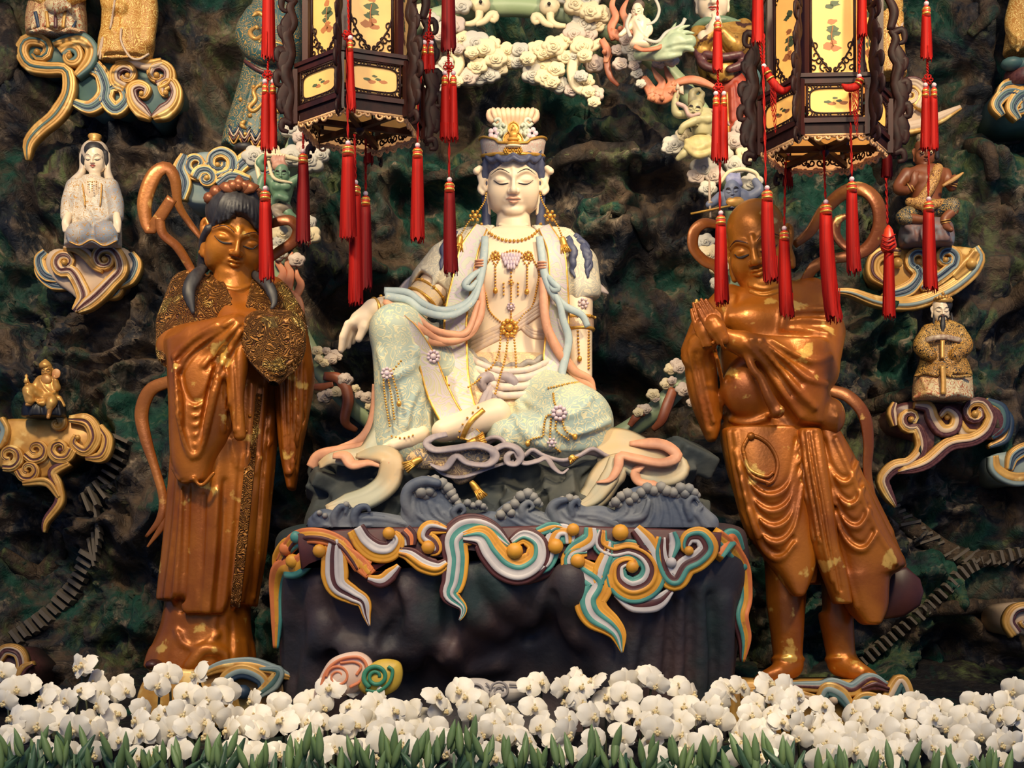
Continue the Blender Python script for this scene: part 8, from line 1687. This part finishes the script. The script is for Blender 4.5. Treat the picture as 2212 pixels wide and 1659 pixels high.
    # red and gold figure behind the lit lantern
    G = thing('robed_figure', 'red and gold figure mostly hidden behind the lit lantern', 'figurine', F, (1935, 170, 0)); _, s = blob('robe', F, M_GROBE, G, [('l', [(-60, 1905, 1945, -14, 30), (20, 1890, 1950, -24, 36), (90, 1890, 1952, -26, 38), (165, 1886, 1958, -28, 40)])], [([(1925, 40), (1940, 60), (1948, 40)], 5), ([(1935, 70), (1945, 110), (1938, 150)], 4), ([(1922, 60), (1926, 120)], 4, 's')], 2.0); trim(F, G, 'robe_edge', [[(1925, 40), (1942, 62), (1950, 50)], [(1940, 105), (1952, 130), (1948, 158)]], M_CP, 3, s); mini_head(F, G, 1924, -100, 0, 28, M_PORC)
robed_figures()
def guardian():
    F = Frame(DW-60); G = thing('armoured_guardian', 'white-faced guardian in gold armour with joined palms, beside the lit lantern', 'figurine', F, (1570, 330, 0))
    _, s = blob('armour', F, mat('armour_gold', (160, 112, 44), (206, 160, 76), 0.35, 0.35, scale=24, c3=(84, 52, 34), s3=16, t3=0.56, w3=0.06), G, [('l', [(52, 1530, 1600, -20, 40), (70, 1510, 1622, -34, 48), (110, 1502, 1626, -44, 52), (150, 1508, 1610, -40, 50), (175, 1520, 1600, -36, 48)]), ('c', [(1605, 65, 0), (1622, 90, -20), (1590, 100, -50), (1560, 70, -62)], (24, 26, 20, 12)), ('c', [(1516, 65, 0), (1502, 95, -20), (1524, 90, -48), (1540, 70, -60)], (22, 24, 18, 11)), ('e', (1560, 150, -40), (30, 26, 16)), ('e', (1590, 90, -52), (22, 18, 16)), ('e', (1520, 110, -44), (18, 16, 14))], [([(1520, 130), (1540, 165), (1570, 172), (1600, 150)], 4), ([(1530, 125), (1560, 118), (1595, 128)], 4)], 1.9)
    blob('breast_band', F, M_CM, G, [('c', [(1506, 112, -42), (1520, 140, -52), (1545, 150, -58)], (9, 10, 8)), ('c', [(1616, 118, -40), (1600, 140, -52), (1575, 150, -58)], (9, 10, 8)), ('c', [(1525, 118, -54), (1560, 124, -60), (1598, 118, -54)], 9)], h=1.8)
    blob('hands', F, M_PORC, G, [('c', [(1528, 78, -58), (1540, 55, -66), (1548, 26, -68)], (9, 10, 4), 3), ('c', [(1556, 78, -56), (1550, 55, -62), (1550, 26, -64)], (9, 10, 4), 3), ('c', [(1542, 50, -72), (1540, 30, -72)], 3.4, 1), ('c', [(1547, 46, -73), (1546, 27, -73)], 3.4, 1), ('e', (1520, 82, -50), (14, 16, 14))], h=1.5)
    mini_head(F, G, 1543, -12, -20, 32, M_PORC, rotm(-8, 18, 0), M_RLIP, True, 1.0, 0.03)
    blob('collar', F, mat('collar_green', (126, 150, 118), (96, 124, 96), 0.45, scale=12), G, [('c', [(1500, 62, -10), (1520, 48, -22), (1560, 44, -26), (1600, 52, -14)], (8, 10, 10, 7))], h=1.8)
    blob('hair', F, M_BLK, G, [('e', (1543, -30, -4), (38, 36, 36)), ('se', (1543, -4, -40), (30, 40, 34))], h=2)
    _, s = blob('skirt', F, mat('guardian_skirt', (176, 70, 42), (150, 52, 36), 0.5, scale=20), G, [('l', [(170, 1530, 1612, -36, 46), (220, 1548, 1622, -38, 46), (300, 1560, 1630, -34, 46), (335, 1560, 1630, -34, 46)]), ('c', [(1600, 185, -20), (1614, 220, -26), (1625, 255, -20)], (16, 16, 4))], [([(1590, 180), (1600, 225), (1620, 258)], 4), ([(1580, 190), (1582, 260)], 4), ([(1600, 200), (1596, 270)], 3, 's')], 1.9); trim(F, G, 'skirt_edge', [[(1595, 185), (1612, 215), (1626, 256)], [(1570, 200), (1574, 300)]], M_GOLDF, 3, s)
    blob('waist_drape', F, mat('drape_teal', (92, 120, 116), (70, 98, 98), 0.5, scale=14), G, [('c', [(1600, 150, -20), (1628, 165, -20), (1635, 185, -10)], (12, 16, 6)), ('c', [(1612, 240, -14), (1606, 290, -20)], (14, 14))], h=1.9)
    # demons on the ring
    def demon(label, m, ox, oy, arms, prims, face, hair, cloth, tool=None, a=14, M=None):
        F = Frame(150); G = thing('ring_demon', label, 'figurine', F, (ox, oy, 0)); blob('body', F, m, G, prims, h=1.5); mini_head(F, G, face[0], face[1], face[2], a, m, M, None, True, 1.12, 0.14); blob('hair', F, hair[0], G, hair[1], h=1.4)
        for nm, mm, pr in cloth: blob(nm, F, mm, G, pr, h=1.5)
        for nm, mm, pieces in (tool or ()):
            b = MB(); [b.add(*q) for q in pieces]; b.build(nm, F, mm, G)
    mg = mat('demon_green', (112, 144, 112), (92, 124, 96), 0.45, scale=14); my = mat('demon_olive', (186, 176, 128), (166, 158, 116), 0.45, scale=14); mb_ = mat('demon_blue', (126, 132, 150), (104, 112, 134), 0.45, scale=14)
    demon('green-skinned demon with pink flame hair holding up the ring, left', mg, 610, 470, None, [('l', [(388, 590, 628, -46, -10), (405, 582, 634, -52, -6), (430, 590, 628, -50, -8), (445, 594, 624, -46, -8)]), ('c', [(588, 395, -36), (570, 385, -40), (562, 408, -46)], (11, 10, 8)), ('c', [(630, 395, -36), (645, 385, -36), (656, 375, -30)], (11, 9, 7)), ('c', [(560, 410, -46), (572, 425, -56)], (8, 7)), ('c', [(615, 445, -34), (622, 462, -44), (634, 472, -40)], (13, 12, 9)), ('c', [(596, 445, -34), (600, 425, -60), (618, 430, -62)], (11, 9, 8)), ('e', (600, 402, -50), (12, 10, 8)), ('e', (618, 402, -50), (12, 10, 8)), ('c', [(570, 340, -30), (560, 352, -34), (568, 365, -30)], (8, 8, 7))], (606, 374, -46), (mat('flame_hair_pink', (196, 146, 122), (176, 124, 104), 0.5), [('e', (604, 360, -40), (17, 12, 14))]+[('c', [(594+i*5, 356, -44), (588+i*6, 344, -46), (592+i*6, 334, -44)], (5, 4, 1.5), 1) for i in range(5)]), [('loincloth', mat('demon_cloth', (120, 108, 96), (150, 134, 110), 0.5), [('e', (608, 452, -40), (24, 14, 20)), ('c', [(590, 456, -50), (606, 468, -56), (626, 476, -50)], (7, 9, 8))]), ('scarf', M_CLD, [('c', [(560, 385, -36), (556, 350, -30), (575, 335, -30), (610, 338, -34), (645, 345, -30)], (5, 6, 6, 6, 5)), ('c', [(580, 350, -50), (592, 385, -58), (630, 395, -56)], (4, 4, 3))])])
    demon('olive grinning demon swinging a small axe, on the right of the ring', my, 1530, 345, None, [('l', [(238, 1494, 1538, -50, -10), (256, 1488, 1548, -56, -6), (282, 1494, 1540, -54, -8), (296, 1498, 1536, -50, -8)]), ('c', [(1494, 244, -36), (1462, 246, -40), (1458, 222, -44), (1462, 206, -44)], (11, 9, 8, 7)), ('c', [(1540, 246, -36), (1556, 264, -40), (1560, 282, -44)], (10, 9, 8)), ('c', [(1500, 262, -58), (1478, 272, -60), (1470, 285, -56)], (9, 8, 7)), ('e', (1505, 256, -56), (14, 11, 8)), ('e', (1528, 256, -56), (13, 11, 8)), ('c', [(1500, 310, -40), (1480, 330, -50), (1466, 342, -46)], (14, 11, 7)), ('c', [(1530, 306, -40), (1545, 318, -56), (1530, 332, -58)], (13, 11, 8))], (1502, 236, -54), (mat('demon_hair_olive', (160, 148, 104), (120, 112, 84), 0.5), [('e', (1504, 222, -46), (18, 14, 15)), ('c', [(1494, 214, -50), (1496, 200, -50), (1510, 192, -46)], (8, 8, 4)), ('c', [(1510, 214, -50), (1518, 204, -50), (1514, 196, -46)], (7, 6, 3))]), [('loincloth', mat('demon_cloth_yellow', (198, 182, 122), (176, 158, 104), 0.5), [('e', (1512, 316, -48), (34, 24, 22)), ('c', [(1484, 306, -56), (1505, 322, -66), (1536, 308, -58)], (7, 8, 7)), ('c', [(1482, 318, -58), (1508, 336, -66), (1540, 326, -58)], (6, 8, 6))]), ('scarf', mat('demon_scarf_pink', (196, 160, 146), (176, 144, 132), 0.5), [('c', [(1464, 224, -50), (1480, 232, -54), (1490, 250, -60), (1510, 246, -64)], (5, 5, 5, 4)), ('c', [(1540, 240, -50), (1560, 250, -46), (1575, 270, -40)], (5, 5, 3))])],
          [('axe', M_CP, [tube(np.array([(1462, 212, -50), (1466, 188, -50)]), 2.2, 6), prism([(1466, 188), (1476, 184), (1477, 204), (1468, 200)], -53, -48, 1), lathe((1464, 190, -50), [(5, 4), (4, -4), (1, -10)], 8)])], 15, rotm(-10, 12, 12))
    demon('blue-faced demon with upswept hair holding a sword, above the monk\'s head', mb_, 1580, 448, None, [('l', [(410, 1570, 1606, -50, -10), (425, 1552, 1626, -56, -6), (450, 1556, 1620, -54, -8)]), ('c', [(1556, 425, -40), (1540, 438, -46), (1532, 442, -50)], (11, 10, 8)), ('c', [(1622, 425, -40), (1640, 410, -40), (1632, 392, -36)], (11, 10, 8))], (1584, 412, -54), (mat('demon_hair_blue', (120, 124, 160), (150, 152, 180), 0.5), [('e', (1586, 398, -46), (18, 12, 15))]+[('c', [(1574+i*6, 398, -50), (1572+i*6, 385, -52), (1578+i*5, 374, -48)], (5, 5, 1.8), 1) for i in range(5)]), [('chest_plate', M_GOLDF, [('e', (1588, 436, -58), (20, 12, 8))]), ('scarf', M_CLD, [('c', [(1556, 395, -30), (1575, 372, -34), (1605, 366, -36), (1632, 374, -34), (1640, 390, -34)], (4, 5, 5, 5, 4))])],
          [('sword', M_CP, [tube(np.array([(1532, 388, -54), (1533, 420, -54), (1535, 470, -54)]), (1.5, 3.2, 2.5), 6), lathe((1534, 438, -54), [(3, -3), (7, 0), (3, 3)], 8)]), ('staff', mat('staff_gilt', (206, 160, 70), (180, 130, 54), 0.4, 0.3), [tube(np.array([(1492, 462, -58), (1560, 448, -60), (1602, 440, -58)]), 2.4, 6)])], 16, rotm(-12, 14, -4))
    F = Frame(150); k = 0
    for x, y, r, m in ((1455, 310, 24, M_CLD2), (1478, 292, 20, M_CLD), (1445, 318, 16, M_CLD2), (1590, 300, 26, M_CLD3), (1604, 275, 22, M_CLD3), (1560, 330, 24, M_CLD2), (1520, 360, 28, M_CLD2), (1505, 378, 20, M_CLD3), (1545, 375, 22, M_CLD3), (1590, 355, 24, M_CLD2), (1530, 405, 20, M_CLD2), (1612, 330, 22, M_CLD), (1625, 392, 24, M_CLD2), (1530, 545, 24, M_CLD), (1555, 575, 22, M_CLD), (1525, 520, 20, M_CLD2), (1552, 610, 18, M_CLD2), (1560, 650, 16, M_CLD2),
                       (548, 335, 26, M_CLD2), (585, 330, 24, M_CLD), (630, 335, 28, M_CLD2), (670, 345, 30, M_CLD2), (690, 330, 22, M_CLD2), (655, 320, 20, M_CLD3), (610, 500, 26, M_CLD), (605, 520, 18, M_CLD2), (668, 505, 24, M_CLD), (665, 478, 18, M_CLD2), (650, 290, 22, M_CLD3), (625, 275, 22, M_CLD2), (600, 545, 20, M_CLD2), (640, 560, 18, M_CLD3)):
        puff(x, y, r, -10, F, RINGOBJ, m, 300+k); k += 1
    # maiden riding a pale green dragon
    F = Frame(140); G = thing('dragon_maiden', 'tiny cream maiden with trailing ribbons riding a pale green dragon head', 'figurine', F, (1400, 125, 0))
    blob('maiden', F, M_PORC, G, [('l', [(34, 1368, 1392, -50, -26), (50, 1362, 1400, -54, -22), (75, 1368, 1396, -54, -22), (92, 1362, 1400, -56, -20)]), ('c', [(1366, 48, -36), (1352, 66, -44), (1340, 76, -50)], (8, 7, 5)), ('c', [(1398, 48, -36), (1404, 66, -44), (1396, 78, -52)], (8, 7, 5)), ('e', (1384, 96, -40), (24, 12, 18))], [([(1374, 45), (1384, 65), (1398, 80)], 2.5)], 1.4); mini_head(F, G, 1377, 22, -44, 11, M_PORC, rotm(-20, 18, 0), M_RLIP); blob('hair', F, mat('maiden_hair', (104, 86, 72), rough=0.5), G, [('e', (1380, 12, -36), (13, 11, 13)), ('e', (1380, 1, -36), (6, 6, 6))], h=1.2)
    mdr = mat('dragon_celadon', (184, 194, 158), (158, 176, 142), 0.42, scale=12)
    blob('dragon', F, mdr, G, [('c', [(1380, 118, -20), (1420, 112, -36), (1460, 100, -48), (1490, 90, -54)], (12, 18, 22, 14)), ('e', (1462, 85, -56), (20, 13, 14)), ('c', [(1478, 100, -56), (1496, 108, -58)], (9, 5)), ('c', [(1450, 80, -50), (1468, 62, -50), (1490, 55, -50)], (7, 6, 2)), ('c', [(1462, 76, -50), (1482, 70, -50), (1500, 72, -50)], (6, 5, 2)), ('c', [(1440, 90, -50), (1448, 72, -50), (1460, 50, -46)], (7, 6, 2)), ('c', [(1430, 104, -50), (1434, 88, -54), (1446, 76, -52)], (6, 5, 2)), ('c', [(1420, 125, -40), (1445, 122, -54), (1470, 118, -54)], (8, 8, 4))], [([(1440, 105), (1465, 98), (1490, 98)], 2.5, 's')], 1.6)
    for pts, r, m in (([(1400, 0, -40), (1412, -6, -40), (1424, 20, -40), (1415, 45, -44), (1395, 52, -48), (1378, 40, -54)], 3.5, M_CLD2), ([(1362, 30, -50), (1354, 55, -50), (1362, 80, -50)], 4, M_CLD2), ([(1390, 84, -56), (1420, 90, -54), (1440, 70, -52), (1470, 56, -52), (1480, 40, -50)], 4, M_CLD2), ([(1370, 100, -56), (1390, 108, -60), (1420, 104, -58), (1435, 96, -56)], 5, M_FLM)): each('ribbon', [tube(cr(pts, 24), r, 8, 0.6)], F, m, G)
guardian()
